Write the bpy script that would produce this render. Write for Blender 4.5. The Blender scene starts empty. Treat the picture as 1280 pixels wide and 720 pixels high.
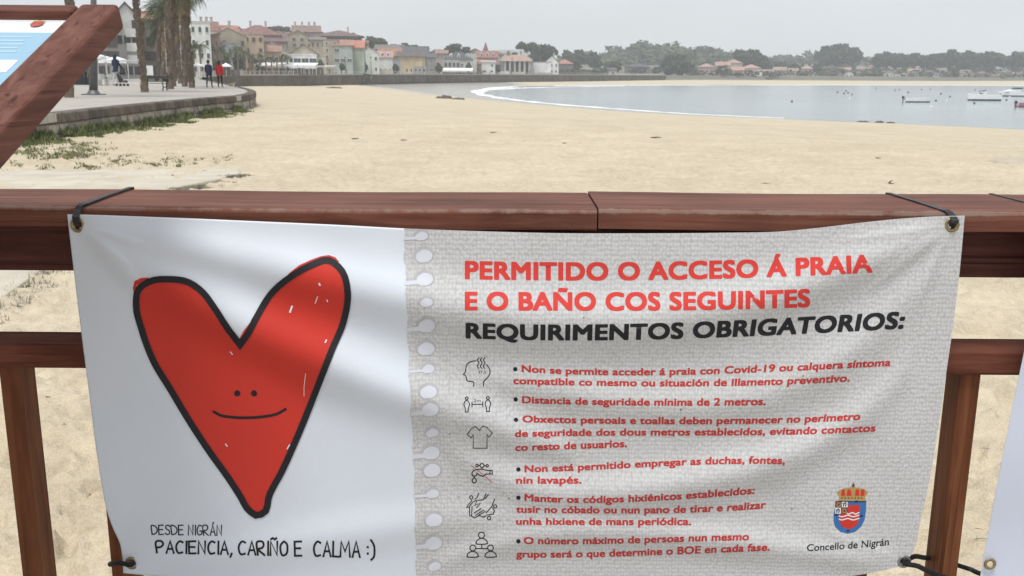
import bpy, bmesh, math, random
import numpy as np
from mathutils import Vector, Matrix, Euler
R = math.radians
random.seed(7); rng = np.random.RandomState(7)
S = bpy.context.scene
COL = S.collection

# ------------------------------------------------------------------ camera
F = 1200.0                                    # focal length in photo pixels (photo is 1280 wide)
CAM_Z = 1.30
PITCH = math.degrees(math.atan((360 - 89.4) / F)); ROLL = 0.43
cd = bpy.data.cameras.new('camera'); cam = bpy.data.objects.new('camera', cd); COL.objects.link(cam)
cam.location = (0, 0, CAM_Z)
ROT = (Euler((R(90 - PITCH), 0, 0)).to_matrix() @ Matrix.Rotation(R(ROLL), 3, 'Z'))
cam.rotation_euler = ROT.to_euler()
cd.sensor_width = 36; cd.lens = F / 1280 * 36; cd.clip_start = 0.05; cd.clip_end = 12000
cd.dof.use_dof = True; cd.dof.focus_distance = 1.7; cd.dof.aperture_fstop = 20
S.camera = cam

# ------------------------------------------------------------------ sky, sun, exposure
SUN_EL, SUN_AZ = 67.0, -158.0                 # azimuth measured from +Y clockwise (behind the camera, to the left)
w = bpy.data.worlds.new('World'); S.world = w; w.use_nodes = True
nt = w.node_tree; nt.nodes.clear()
out = nt.nodes.new('ShaderNodeOutputWorld'); bg = nt.nodes.new('ShaderNodeBackground'); bg.inputs['Strength'].default_value = 0.10
sky = nt.nodes.new('ShaderNodeTexSky'); sky.sky_type = 'NISHITA'; sky.sun_disc = False
sky.sun_elevation = R(SUN_EL); sky.sun_rotation = R(SUN_AZ); sky.air_density = 1.0; sky.dust_density = 4.0
hs = nt.nodes.new('ShaderNodeHueSaturation'); hs.inputs['Saturation'].default_value = 0.25
nt.links.new(sky.outputs[0], hs.inputs['Color'])
tc = nt.nodes.new('ShaderNodeTexCoord'); sep = nt.nodes.new('ShaderNodeSeparateXYZ'); nt.links.new(tc.outputs['Generated'], sep.inputs[0])
# a closed cloud layer: brighter towards the zenith (the standard overcast sky), with soft cloud structure
m1 = nt.nodes.new('ShaderNodeMapRange'); m1.inputs['From Min'].default_value = 0; m1.inputs['From Max'].default_value = 1
m1.inputs['To Min'].default_value = 7.0; m1.inputs['To Max'].default_value = 7.6
nt.links.new(sep.outputs['Z'], m1.inputs['Value'])
mp = nt.nodes.new('ShaderNodeMapping'); mp.inputs['Scale'].default_value = (1.2, 1.2, 7.0); nt.links.new(tc.outputs['Generated'], mp.inputs['Vector'])
nz = nt.nodes.new('ShaderNodeTexNoise'); nz.inputs['Scale'].default_value = 2.2; nz.inputs['Detail'].default_value = 5; nz.inputs['Roughness'].default_value = .5
nt.links.new(mp.outputs[0], nz.inputs['Vector'])
m2 = nt.nodes.new('ShaderNodeMapRange'); m2.inputs['From Min'].default_value = .3; m2.inputs['From Max'].default_value = .7
m2.inputs['To Min'].default_value = .86; m2.inputs['To Max'].default_value = 1.09; nt.links.new(nz.outputs[0], m2.inputs['Value'])
mm = nt.nodes.new('ShaderNodeMath'); mm.operation = 'MULTIPLY'; nt.links.new(m1.outputs[0], mm.inputs[0]); nt.links.new(m2.outputs[0], mm.inputs[1])
vm = nt.nodes.new('ShaderNodeVectorMath'); vm.operation = 'SCALE'; vm.inputs[0].default_value = (.955, .99, 1.045); nt.links.new(mm.outputs[0], vm.inputs['Scale'])
mx = nt.nodes.new('ShaderNodeMixRGB'); mx.inputs[0].default_value = .93
nt.links.new(hs.outputs[0], mx.inputs[1]); nt.links.new(vm.outputs[0], mx.inputs[2])
nt.links.new(mx.outputs[0], bg.inputs['Color']); nt.links.new(bg.outputs[0], out.inputs['Surface'])

sl = bpy.data.lights.new('sun', 'SUN'); sun = bpy.data.objects.new('sun', sl); COL.objects.link(sun)
sl.energy = 1.9; sl.angle = R(18); sl.color = (1, .975, .94)
sd = Vector((math.sin(R(SUN_AZ)) * math.cos(R(SUN_EL)), math.cos(R(SUN_AZ)) * math.cos(R(SUN_EL)), math.sin(R(SUN_EL))))
sun.rotation_euler = (-sd).to_track_quat('-Z', 'Y').to_euler()
S.view_settings.view_transform = 'Standard'; S.view_settings.look = 'None'; S.view_settings.exposure = 0.36; S.view_settings.gamma = 1
S.render.engine = 'CYCLES'; S.render.resolution_x = 1024; S.render.resolution_y = 576
S.cycles.volume_bounces = 1; S.cycles.max_bounces = 6

# ------------------------------------------------------------------ pixel <-> place helpers (photo pixels, 1280 x 720)
ROTN = np.array(ROT)
def ray(px, py):
    d = ROT @ Vector(((px - 640) / F, -(py - 360) / F, -1.0)); return d
def P(px, py, D):                              # the place seen at a pixel, D metres ahead
    d = ray(px, py); k = D / d.y; return Vector((d.x * k, D, CAM_Z + d.z * k))
def G(px, py, z=0.0):                          # the place seen at a pixel on a level z
    d = ray(px, py); k = (z - CAM_Z) / d.z; return Vector((d.x * k, d.y * k, z))
def PX(px, D): return P(px, 90, D).x
def HZ(px, py, D): return P(px, py, D).z

# ------------------------------------------------------------------ materials
MATS = {}
def mat(name, col, rough=.8, var=.12, scale=6., bump=0., bscale=60., spec=.3, metal=0., stretch=(1, 1, 1), detail=6, col2=None):
    if name in MATS: return MATS[name]
    m = bpy.data.materials.new(name); m.use_nodes = True; n = m.node_tree; b = n.nodes['Principled BSDF']
    b.inputs['Roughness'].default_value = rough; b.inputs['Metallic'].default_value = metal; b.inputs['Specular IOR Level'].default_value = spec
    t = n.nodes.new('ShaderNodeTexCoord'); mpp = n.nodes.new('ShaderNodeMapping'); mpp.inputs['Scale'].default_value = stretch
    n.links.new(t.outputs['Object'], mpp.inputs['Vector'])
    z = n.nodes.new('ShaderNodeTexNoise'); z.inputs['Scale'].default_value = scale; z.inputs['Detail'].default_value = detail
    n.links.new(mpp.outputs[0], z.inputs['Vector'])
    r = n.nodes.new('ShaderNodeValToRGB'); r.color_ramp.elements[0].position = .3; r.color_ramp.elements[1].position = .7
    a = [max(0, c * (1 - var)) for c in col]; d = col2 or [min(1, c * (1 + var)) for c in col]
    r.color_ramp.elements[0].color = (*a, 1); r.color_ramp.elements[1].color = (*d, 1)
    n.links.new(z.outputs[0], r.inputs[0]); n.links.new(r.outputs[0], b.inputs['Base Color'])
    if bump:
        z2 = n.nodes.new('ShaderNodeTexNoise'); z2.inputs['Scale'].default_value = bscale; z2.inputs['Detail'].default_value = 5
        n.links.new(mpp.outputs[0], z2.inputs['Vector'])
        bp = n.nodes.new('ShaderNodeBump'); bp.inputs['Strength'].default_value = bump; bp.inputs['Distance'].default_value = .02
        n.links.new(z2.outputs[0], bp.inputs['Height']); n.links.new(bp.outputs[0], b.inputs['Normal'])
    MATS[name] = m; return m

def wood_mat(name, dark, light, worn=0.0, axis='X', edge=None):
    m = bpy.data.materials.new(name); m.use_nodes = True; n = m.node_tree; b = n.nodes['Principled BSDF']; L = n.links.new
    t = n.nodes.new('ShaderNodeNewGeometry'); mpp = n.nodes.new('ShaderNodeMapping')
    mpp.inputs['Scale'].default_value = (2.2, 34, 34) if axis == 'X' else ((34, 34, 2.2) if axis == 'Z' else (34, 2.2, 34))
    L(t.outputs['Position'], mpp.inputs['Vector'])
    z = n.nodes.new('ShaderNodeTexNoise'); z.inputs['Scale'].default_value = 1.6; z.inputs['Detail'].default_value = 9; z.inputs['Roughness'].default_value = .62; z.inputs['Distortion'].default_value = .6
    L(mpp.outputs[0], z.inputs['Vector'])
    z3 = n.nodes.new('ShaderNodeTexNoise'); z3.inputs['Scale'].default_value = 5; z3.inputs['Detail'].default_value = 4; L(t.outputs['Position'], z3.inputs['Vector'])
    r = n.nodes.new('ShaderNodeValToRGB'); e = r.color_ramp.elements
    e[0].position = .28; e[0].color = (*[c * .62 for c in dark], 1); e[1].position = .72; e[1].color = (*light, 1)
    x = e.new(.47); x.color = (*dark, 1)
    L(z.outputs[0], r.inputs[0])
    mxx = n.nodes.new('ShaderNodeMixRGB'); mxx.blend_type = 'MULTIPLY'; mxx.inputs[0].default_value = .55
    r3 = n.nodes.new('ShaderNodeValToRGB'); r3.color_ramp.elements[0].position = .33; r3.color_ramp.elements[0].color = (.62, .58, .58, 1); r3.color_ramp.elements[1].position = .66; r3.color_ramp.elements[1].color = (1.25, 1.2, 1.15, 1)
    L(z3.outputs[0], r3.inputs[0]); L(r.outputs[0], mxx.inputs[1]); L(r3.outputs[0], mxx.inputs[2])
    last = mxx.outputs[0]
    if edge:                                   # worn, paler arris along the front edge of the handrail: (y, z, radius)
        sp = n.nodes.new('ShaderNodeSeparateXYZ'); L(t.outputs['Position'], sp.inputs[0])
        def mth(op, a, bb):
            q = n.nodes.new('ShaderNodeMath'); q.operation = op
            for i, v in enumerate((a, bb)):
                if isinstance(v, (int, float)): q.inputs[i].default_value = v
                else: L(v, q.inputs[i])
            return q.outputs[0]
        dy = mth('SUBTRACT', sp.outputs['Y'], edge[0]); dz = mth('SUBTRACT', sp.outputs['Z'], edge[1])
        dd = mth('SQRT', mth('ADD', mth('MULTIPLY', dy, dy), mth('MULTIPLY', dz, dz)), 0)
        z4 = n.nodes.new('ShaderNodeTexNoise'); z4.inputs['Scale'].default_value = 26; z4.inputs['Detail'].default_value = 8; z4.inputs['Roughness'].default_value = .75
        L(t.outputs['Position'], z4.inputs['Vector'])
        k = mth('SUBTRACT', mth('ADD', mth('MULTIPLY', z4.outputs[0], 1.38), mth('MULTIPLY', dd, -1.0 / edge[2])), .08)
        k = mth('MINIMUM', mth('MAXIMUM', mth('MULTIPLY', k, 2.6), 0), .8)
        m3 = n.nodes.new('ShaderNodeMixRGB'); L(k, m3.inputs[0]); L(last, m3.inputs[1]); m3.inputs[2].default_value = (.24, .165, .135, 1); last = m3.outputs[0]
    mq = n.nodes.new('ShaderNodeMapping'); mq.inputs['Scale'].default_value = (1.1, 95, 95) if axis == 'X' else ((95, 95, 1.1) if axis == 'Z' else (95, 1.1, 95)); L(t.outputs['Position'], mq.inputs['Vector'])
    zc_ = n.nodes.new('ShaderNodeTexNoise'); zc_.inputs['Scale'].default_value = 1.3; zc_.inputs['Detail'].default_value = 5; zc_.inputs['Distortion'].default_value = .25; L(mq.outputs[0], zc_.inputs['Vector'])
    rc = n.nodes.new('ShaderNodeValToRGB'); rc.color_ramp.elements[0].position = .30; rc.color_ramp.elements[0].color = (.32, .28, .27, 1); rc.color_ramp.elements[1].position = .42; rc.color_ramp.elements[1].color = (1, 1, 1, 1); L(zc_.outputs[0], rc.inputs[0])
    mq2 = n.nodes.new('ShaderNodeMixRGB'); mq2.blend_type = 'MULTIPLY'; mq2.inputs[0].default_value = .85; L(last, mq2.inputs[1]); L(rc.outputs[0], mq2.inputs[2]); last = mq2.outputs[0]
    L(last, b.inputs['Base Color'])
    b.inputs['Roughness'].default_value = .58; b.inputs['Specular IOR Level'].default_value = .12
    bp = n.nodes.new('ShaderNodeBump'); bp.inputs['Strength'].default_value = .38; bp.inputs['Distance'].default_value = .003
    L(z.outputs[0], bp.inputs['Height']); L(bp.outputs[0], b.inputs['Normal'])
    return m

# ------------------------------------------------------------------ object helpers
def smooth(me):
    me.polygons.foreach_set('use_smooth', [True] * len(me.polygons))
class MB:
    def __init__(s): s.v = []; s.f = []; s.m = []; s.mi = 0
    def add(s, vs, fs):
        o = len(s.v); s.v += [tuple(v) for v in vs]; s.f += [tuple(o + i for i in f) for f in fs]; s.m += [s.mi] * len(fs); return s
    def box(s, lo, hi, M=None):
        x0, y0, z0 = lo; x1, y1, z1 = hi
        vs = [Vector(p) for p in ((x0, y0, z0), (x1, y0, z0), (x1, y1, z0), (x0, y1, z0), (x0, y0, z1), (x1, y0, z1), (x1, y1, z1), (x0, y1, z1))]
        if M: vs = [M @ v for v in vs]
        return s.add(vs, [(0, 3, 2, 1), (4, 5, 6, 7), (0, 1, 5, 4), (1, 2, 6, 5), (2, 3, 7, 6), (3, 0, 4, 7)])
    def tube(s, pts, rad, n=8, cap=True):
        pts = [Vector(p) for p in pts]; rad = rad if isinstance(rad, (list, tuple)) else [rad] * len(pts)
        vs = []; fs = []; up = None
        for i, p in enumerate(pts):
            t = (pts[min(i + 1, len(pts) - 1)] - pts[max(i - 1, 0)]).normalized()
            if up is None: up = Vector((0, 0, 1)) if abs(t.z) < .9 else Vector((1, 0, 0))
            a = t.cross(up).normalized(); up = a.cross(t).normalized()
            for k in range(n):
                an = 2 * math.pi * k / n; vs.append(p + (a * math.cos(an) + up * math.sin(an)) * rad[i])
        for i in range(len(pts) - 1):
            for k in range(n): fs.append((i * n + k, i * n + (k + 1) % n, (i + 1) * n + (k + 1) % n, (i + 1) * n + k))
        if cap: fs.append(tuple(range(n))[::-1]); fs.append(tuple((len(pts) - 1) * n + k for k in range(n)))
        return s.add(vs, fs)
    def prism(s, poly, axis_vec):              # closed polygon extruded along a vector
        n = len(poly); a = [Vector(p) for p in poly]; b = [p + Vector(axis_vec) for p in a]
        fs = [tuple(range(n))[::-1], tuple(range(n, 2 * n))] + [(i, (i + 1) % n, n + (i + 1) % n, n + i) for i in range(n)]
        return s.add(a + b, fs)
    def ball(s, c, r, n=8, m=5, sc=(1, 1, 1)):
        vs = [Vector(c) + Vector((0, 0, r * sc[2]))]; fs = []
        for i in range(1, m):
            th = math.pi * i / m
            for k in range(n):
                ph = 2 * math.pi * k / n; vs.append(Vector(c) + Vector((r * sc[0] * math.sin(th) * math.cos(ph), r * sc[1] * math.sin(th) * math.sin(ph), r * sc[2] * math.cos(th))))
        vs.append(Vector(c) - Vector((0, 0, r * sc[2])))
        for k in range(n): fs.append((0, 1 + k, 1 + (k + 1) % n))
        for i in range(m - 2):
            for k in range(n): fs.append((1 + i * n + k, 1 + (i + 1) * n + k, 1 + (i + 1) * n + (k + 1) % n, 1 + i * n + (k + 1) % n))
        l = len(vs) - 1
        for k in range(n): fs.append((l, 1 + (m - 2) * n + (k + 1) % n, 1 + (m - 2) * n + k))
        return s.add(vs, fs)
    def mesh(s, mats, sm=False):
        me = bpy.data.meshes.new('mesh'); me.from_pydata(s.v, [], s.f)
        for m in (mats if isinstance(mats, (list, tuple)) else [mats]): me.materials.append(m)
        me.polygons.foreach_set('material_index', s.m)
        if sm: smooth(me)
        me.update(); return me
    def build(s, name, mats, parent=None, sm=False, **kw):
        return link(name, s.mesh(mats, sm), parent, **kw)
def link(name, me, parent=None, label=None, cat=None, group=None, kind=None, loc=None, rot=None):
    o = bpy.data.objects.new(name, me); COL.objects.link(o)
    if parent is not None: o.parent = parent
    if loc is not None: o.location = loc
    if rot is not None: o.rotation_euler = rot
    tag(o, label, cat, group, kind); return o
def tag(o, label=None, cat=None, group=None, kind=None):
    if label: o['label'] = label
    if cat: o['category'] = cat
    if group: o['group'] = group
    if kind: o['kind'] = kind
def empty(name, loc, label, cat, group=None, rz=0):
    o = bpy.data.objects.new(name, None); COL.objects.link(o); o.location = loc; o.rotation_euler = (0, 0, rz); o.empty_display_size = .2
    tag(o, label, cat, group); return o
def kids(o): return [c for c in COL.objects if c.parent == o]
def copy_tree(root, loc, rz=0, sc=1.0, label=None, group=None, tree=None):
    c = root.copy(); COL.objects.link(c); c.location = loc; c.rotation_euler = (0, 0, rz); c.scale = (sc, sc, sc) if isinstance(sc, (int, float)) else sc
    if label: c['label'] = label
    if group: c['group'] = group
    for ch in (tree or kids(root)):
        d = ch.copy(); COL.objects.link(d); d.parent = c
    return c
def bevelled(o, wdt, seg=2):
    bm = bmesh.new(); bm.from_mesh(o.data); bmesh.ops.bevel(bm, geom=bm.edges[:], offset=wdt, segments=seg, profile=.5, affect='EDGES')
    bm.to_mesh(o.data); bm.free(); return o

# ================================================================== GROUND
ZW = -3.70
def poly_world(pts, z): return np.array([tuple(G(x, y, z))[:2] for x, y in pts])
shore_px = [(592, 117), (598, 112.5), (620, 109.6), (660, 108), (720, 107), (800, 106.3), (900, 106), (1000, 106), (1100, 106.2), (1280, 107), (1500, 109)]
near_px = [(1500, 173), (1280, 161), (1180, 156.5), (1080, 152.5), (960, 147.5), (860, 143), (800, 139), (740, 134.5), (680, 129.5), (640, 125.5), (612, 121.5)]
WATER = np.vstack([poly_world(shore_px, ZW), [[900, 520], [900, 60]], poly_world(near_px, ZW)])
COAST_PX = [(50, 144), (111, 137), (186, 129.3), (240, 124.3), (270, 121.7), (300, 119.8), (314, 117.6), (320, 115), (317, 112.5), (305, 109.5), (285, 105.3), (265, 101.5), (252, 98.8)]
COAST = [Vector((-60, 2, 0)), Vector((-32, 7, 0)), Vector((-17.5, 13.5, 0))] + [G(x, y, 0) for x, y in COAST_PX]
NEARC = len(COAST)
FARW = [(252, 165), (268, 205), (300, 230), (350, 250), (400, 272), (450, 300), (500, 330), (550, 358), (600, 385), (650, 408), (700, 430), (770, 468), (830, 500)]
COAST += [Vector((PX(x, D), D, 0)) for x, D in FARW]
FARD = [(900, 530), (960, 545), (1100, 565), (1280, 590), (1500, 640)]
LANDLINE = COAST + [Vector((PX(x, D), D, 0)) for x, D in FARD]
LAND = np.array([tuple(v)[:2] for v in LANDLINE] + [(1600, 900), (3500, 3500), (-3500, 3500), (-3500, -100), (-60, -100)])
def inside(poly, X, Y):
    c = np.zeros(X.shape, bool); n = len(poly)
    for i in range(n):
        x0, y0 = poly[i]; x1, y1 = poly[(i + 1) % n]
        k = ((y0 > Y) != (y1 > Y)); c ^= k & (X < (x1 - x0) * (Y - y0) / ((y1 - y0) if y1 != y0 else 1e-9) + x0)
    return c
def dist(poly, X, Y, closed=True):
    d = np.full(X.shape, 1e9); n = len(poly)
    for i in range(n if closed else n - 1):
        a = poly[i]; b = poly[(i + 1) % n]; ab = b - a; t = np.clip(((X - a[0]) * ab[0] + (Y - a[1]) * ab[1]) / (ab @ ab + 1e-12), 0, 1)
        d = np.minimum(d, np.hypot(X - a[0] - t * ab[0], Y - a[1] - t * ab[1]))
    return d
LL = np.array([tuple(v)[:2] for v in LANDLINE])
def vnoise(X, Y, s, seed=0):                    # smooth value noise
    xs = X / s; ys = Y / s; xi = np.floor(xs).astype(int); yi = np.floor(ys).astype(int); fx = xs - xi; fy = ys - yi
    def h(a, b): return ((np.sin(a * 127.1 + b * 311.7 + seed * 74.7) * 43758.5453) % 1.0)
    fx = fx * fx * (3 - 2 * fx); fy = fy * fy * (3 - 2 * fy)
    return (h(xi, yi) * (1 - fx) + h(xi + 1, yi) * fx) * (1 - fy) + (h(xi, yi + 1) * (1 - fx) + h(xi + 1, yi + 1) * fx) * fy
def ground_z(X, Y, micro=True):
    X = np.asarray(X, float); Y = np.asarray(Y, float)
    inw = inside(WATER, X, Y); d = dist(WATER, X, Y); sdd = np.where(inw, -d, d)
    far = np.clip((Y - 100) / 150, 0, 1); sl_ = .042 * (1 - far) + .019 * far
    z = np.where(inw, ZW - np.minimum(d * .05, 1.5), np.minimum(ZW + sdd * sl_, -.75))
    dl = dist(LL, X, Y, False); inl = inside(LAND, X, Y) & (dl > np.minimum(9, .036 * np.hypot(X, Y)))
    left = np.clip((320 - X - Y * .25) / 300, 0, 1)
    rise = np.clip(dl - 45, 0, 260) * (.028 + .045 * left) * np.clip((Y - 60) / 120, 0, 1)
    zl = -.30 + rise + np.where(Y > 150, np.clip(dl, 0, 20) / 20 * .28, 0)
    z = np.where(inl, zl, z)
    if micro:
        r = np.hypot(X, Y); k = np.clip((r - 70) / -50, 0, 1) * (~inl)
        w1 = X + .3 * vnoise(X, Y, .6, 3); w2 = Y * 1.5 + .3 * vnoise(X, Y, .5, 4)
        b = vnoise(w1, w2, .34, 1); b2 = vnoise(w1, w2, .17, 2); b3 = vnoise(X, Y, 1.1, 5); b4 = vnoise(w1, w2, .085, 8)
        kn = 1 + .35 * np.clip((14 - r) / 5, 0, 1); z = z + k * kn * ((np.abs(b - .5) * -.10) + (np.abs(b2 - .5) * -.13) + (b2 - .5) * .05 + (b3 - .5) * .09 + (b4 - .5) * .034)
        z = z + (~inl) * (~inw) * (vnoise(X, Y, 4, 6) - .5) * .10 * np.clip(d / 25, 0, 1)
    return z
def gz(x, y): return float(ground_z(np.array([x]), np.array([y]))[0])
# polar sheet: dense in front of the camera, coarse all round, out to the horizon
ang = np.concatenate([np.linspace(-180, -36, 20, endpoint=False), np.linspace(-36, 36, 460, endpoint=False), np.linspace(36, 180, 20, endpoint=False)])
rad = np.concatenate([[0.6, 1.4], np.geomspace(2.2, 14, 230, endpoint=False), np.geomspace(14, 120, 110, endpoint=False), np.geomspace(120, 800, 170, endpoint=False), np.geomspace(800, 9000, 14)])
A, RR = np.meshgrid(np.radians(ang), rad); GX = np.sin(A) * RR; GY = np.cos(A) * RR
GZ = ground_z(GX, GY); GZ = np.where(RR < 2.0, np.minimum(GZ, -.8), GZ)
na, nr = len(ang), len(rad)
vs = np.stack([GX, GY, GZ], -1).reshape(-1, 3); vs = np.vstack([vs, [[0, 0, -.9]]])
i, j = np.meshgrid(np.arange(nr - 1), np.arange(na), indexing='ij'); jn = (j + 1) % na
fs = np.stack([i * na + j, i * na + jn, (i + 1) * na + jn, (i + 1) * na + j], -1).reshape(-1, 4)
fs = [tuple(int(q) for q in f[::-1]) for f in fs] + [(len(vs) - 1, (k + 1) % na, k) for k in range(na)]
me = bpy.data.meshes.new('mesh'); me.from_pydata(vs.tolist(), [], fs); smooth(me)
WETPX = [(385, 103.5), (420, 106), (480, 110), (520, 114), (560, 119.5), (612, 124), (700, 132), (860, 145.5), (1080, 154.5), (1280, 163.5), (1500, 176), (1500, 150), (640, 112), (640, 105), (560, 102.5), (440, 101.5)]
WET = poly_world(WETPX, ZW + .25)
d = dist(WET, vs[:, 0], vs[:, 1]); wet = np.where(inside(WET, vs[:, 0], vs[:, 1]), 1.0, np.clip(1 - d / (1.0 + .02 * np.abs(vs[:, 1])), 0, 1))
wet = np.maximum(wet, np.clip((ZW + .12 - vs[:, 2]) / .1, 0, 1))
a = me.attributes.new('wet', 'FLOAT', 'POINT'); a.data.foreach_set('value', wet.astype(np.float32))
inl = inside(LAND, vs[:, 0], vs[:, 1]).astype(np.float32)
dune = np.clip(1 - dist(LL[-5:], vs[:, 0], vs[:, 1], False) / 14, 0, 1) * (vs[:, 1] > 505)
a = me.attributes.new('land', 'FLOAT', 'POINT'); a.data.foreach_set('value', np.maximum(inl, dune).astype(np.float32))
ms = bpy.data.materials.new('sand'); ms.use_nodes = True; n = ms.node_tree; b = n.nodes['Principled BSDF']; L = n.links.new
geo = n.nodes.new('ShaderNodeNewGeometry')
def tn(scale, detail=6, rough=.55, vec=None, sc=None):
    t = n.nodes.new('ShaderNodeTexNoise'); t.inputs['Scale'].default_value = scale; t.inputs['Detail'].default_value = detail; t.inputs['Roughness'].default_value = rough
    if sc:
        q = n.nodes.new('ShaderNodeMapping'); q.inputs['Scale'].default_value = sc; L(geo.outputs['Position'], q.inputs['Vector']); L(q.outputs[0], t.inputs['Vector'])
    else: L(geo.outputs['Position'], t.inputs['Vector'])
    return t
def ramp(src, p0, c0, p1, c1):
    r = n.nodes.new('ShaderNodeValToRGB'); e = r.color_ramp.elements; e[0].position = p0; e[0].color = (*c0, 1); e[1].position = p1; e[1].color = (*c1, 1); L(src, r.inputs[0]); return r.outputs[0]
def mixc(f, c1, c2, mode='MIX'):
    q = n.nodes.new('ShaderNodeMixRGB'); q.blend_type = mode
    for k, v in enumerate((f, c1, c2)):
        if isinstance(v, (int, float)): q.inputs[k].default_value = v
        elif isinstance(v, tuple): q.inputs[k].default_value = (*v, 1)
        else: L(v, q.inputs[k])
    return q.outputs[0]
t1 = tn(.35, 7, .6, sc=(1, 1.0, 1)); t2 = tn(7, 6, .65); t3 = tn(90, 3, .6)
sandc = ramp(t1.outputs[0], .32, (.545, .470, .350), .68, (.620, .545, .415))
sandc = mixc(.7, sandc, ramp(tn(1.3, 8, .7, sc=(.7, 1.3, 1)).outputs[0], .32, (.84, .83, .81), .6, (1.05, 1.05, 1.04)), 'MULTIPLY')
sandc = mixc(.6, sandc, ramp(t2.outputs[0], .3, (.76, .75, .73), .62, (1.08, 1.07, 1.05)), 'MULTIPLY')
sandc = mixc(.5, sandc, ramp(t3.outputs[0], .35, (.72, .70, .68), .6, (1.08, 1.08, 1.08)), 'MULTIPLY')
tk = tn(3.2, 8, .8)                              # dark specks of dry seaweed and wood
sandc = mixc(ramp(tk.outputs[0], .70, (0, 0, 0), .735, (1, 1, 1)), sandc, (.16, .12, .085))
at = n.nodes.new('ShaderNodeAttribute'); at.attribute_name = 'wet'; atl = n.nodes.new('ShaderNodeAttribute'); atl.attribute_name = 'land'
sandc = mixc(at.outputs['Fac'], sandc, (.36, .34, .30))
landc = ramp(tn(.05, 6).outputs[0], .35, (.17, .155, .125), .65, (.13, .125, .09))
sandc = mixc(atl.outputs['Fac'], sandc, landc)
L(sandc, b.inputs['Base Color'])
rr = n.nodes.new('ShaderNodeMapRange'); rr.inputs['To Min'].default_value = .93; rr.inputs['To Max'].default_value = .22; L(at.outputs['Fac'], rr.inputs['Value']); L(rr.outputs[0], b.inputs['Roughness'])
b.inputs['Specular IOR Level'].default_value = .25
bp = n.nodes.new('ShaderNodeBump'); bp.inputs['Strength'].default_value = .55; bp.inputs['Distance'].default_value = .05
ad = n.nodes.new('ShaderNodeMath'); ad.operation = 'MULTIPLY_ADD'; ad.inputs[1].default_value = .22; L(t3.outputs[0], ad.inputs[0]); L(tn(11, 5, .6).outputs[0], ad.inputs[2])
iv = n.nodes.new('ShaderNodeMath'); iv.operation = 'SUBTRACT'; iv.inputs[0].default_value = 1; L(at.outputs['Fac'], iv.inputs[1])
ad2 = n.nodes.new('ShaderNodeMath'); ad2.operation = 'MULTIPLY_ADD'; ad2.inputs[1].default_value = 3.2; L(tn(2.3, 5, .6, sc=(1, 1.4, 1)).outputs[0], ad2.inputs[0]); L(ad.outputs[0], ad2.inputs[2])
hm = n.nodes.new('ShaderNodeMath'); hm.operation = 'MULTIPLY'; L(ad2.outputs[0], hm.inputs[0]); L(iv.outputs[0], hm.inputs[1])
L(hm.outputs[0], bp.inputs['Height']); L(bp.outputs[0], b.inputs['Normal'])
me.materials.append(ms); link('sand', me, kind='structure')

# water
mw = bpy.data.materials.new('water'); mw.use_nodes = True; n = mw.node_tree; b = n.nodes['Principled BSDF']; L = n.links.new
b.inputs['Base Color'].default_value = (.3, .34, .34, 1); b.inputs['Roughness'].default_value = .16; b.inputs['IOR'].default_value = 1.33
geo = n.nodes.new('ShaderNodeNewGeometry')
ta = tn(.9, 4, .6, sc=(.5, 1.0, 1)); tb = tn(.11, 3, .5, sc=(.35, 1, 1))
ad = n.nodes.new('ShaderNodeMath'); ad.operation = 'MULTIPLY_ADD'; ad.inputs[1].default_value = 2.2; L(tb.outputs[0], ad.inputs[0]); L(ta.outputs[0], ad.inputs[2])
bp = n.nodes.new('ShaderNodeBump'); bp.inputs['Strength'].default_value = .35; bp.inputs['Distance'].default_value = .12; L(ad.outputs[0], bp.inputs['Height']); L(bp.outputs[0], b.inputs['Normal'])
L(ramp(tn(.035, 4, .5, sc=(.4, 1, 1)).outputs[0], .35, (.25, .30, .31), .65, (.31, .35, .355)), b.inputs['Base Color'])
q = MB(); q.add([(-120, 60, ZW), (1200, 40, ZW), (1500, 900, ZW), (-120, 640, ZW)], [(0, 1, 2, 3)]); q.build('water', mw, kind='structure')

# foam line along the near shore and the far shore: low rolls of broken wave
mf = mat('foam', (.78, .80, .80), .7, .12, 3, .5, 8)
def foam(px, wid, label, z=ZW):
    pts = [G(x, y, z) for x, y in px]; q = MB(); P2 = []
    for a_, b_ in zip(pts[:-1], pts[1:]):
        for k in range(14): P2.append(a_.lerp(b_, k / 14))
    P2.append(pts[-1]); m = len(P2); vs_ = []
    for k, p in enumerate(P2):
        t = (P2[min(k + 1, m - 1)] - P2[max(k - 1, 0)]).normalized(); nn = Vector((-t.y, t.x, 0))
        s = wid(k / (m - 1)) * (.35 + 1.2 * float(vnoise(np.array([k * 1.]), np.array([0.]), 3.1, 9)[0])); o_ = nn * (random.random() - .5) * s * .35
        vs_ += [p - nn * s + o_ + Vector((0, 0, .012)), p + o_ + Vector((0, 0, .05 + .12 * min(1, s))), p + nn * s + o_ + Vector((0, 0, .012))]
    q.add(vs_, [(3 * k + c, 3 * k + 3 + c, 3 * k + 4 + c, 3 * k + 1 + c) for k in range(m - 1) for c in (0, 1)])
    q.build('foam', mf, sm=True, label=label, kind='stuff')
foam([(640, 108.6), (620, 109.8), (604, 112), (596, 115), (602, 118.5), (625, 122.6), (660, 127), (700, 131), (760, 135.6), (800, 138.6), (860, 142.6), (930, 146), (980, 148)],
     lambda t: 2.3 * (1 - t) ** 1.8 + .12, 'curved white foam line along the near waterline')
foam([(600, 113), (640, 110.6), (700, 108.9), (780, 107.8)], lambda t: 1.6 * (1 - t) + .3, 'thin white foam line in the far corner of the bay')
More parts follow.
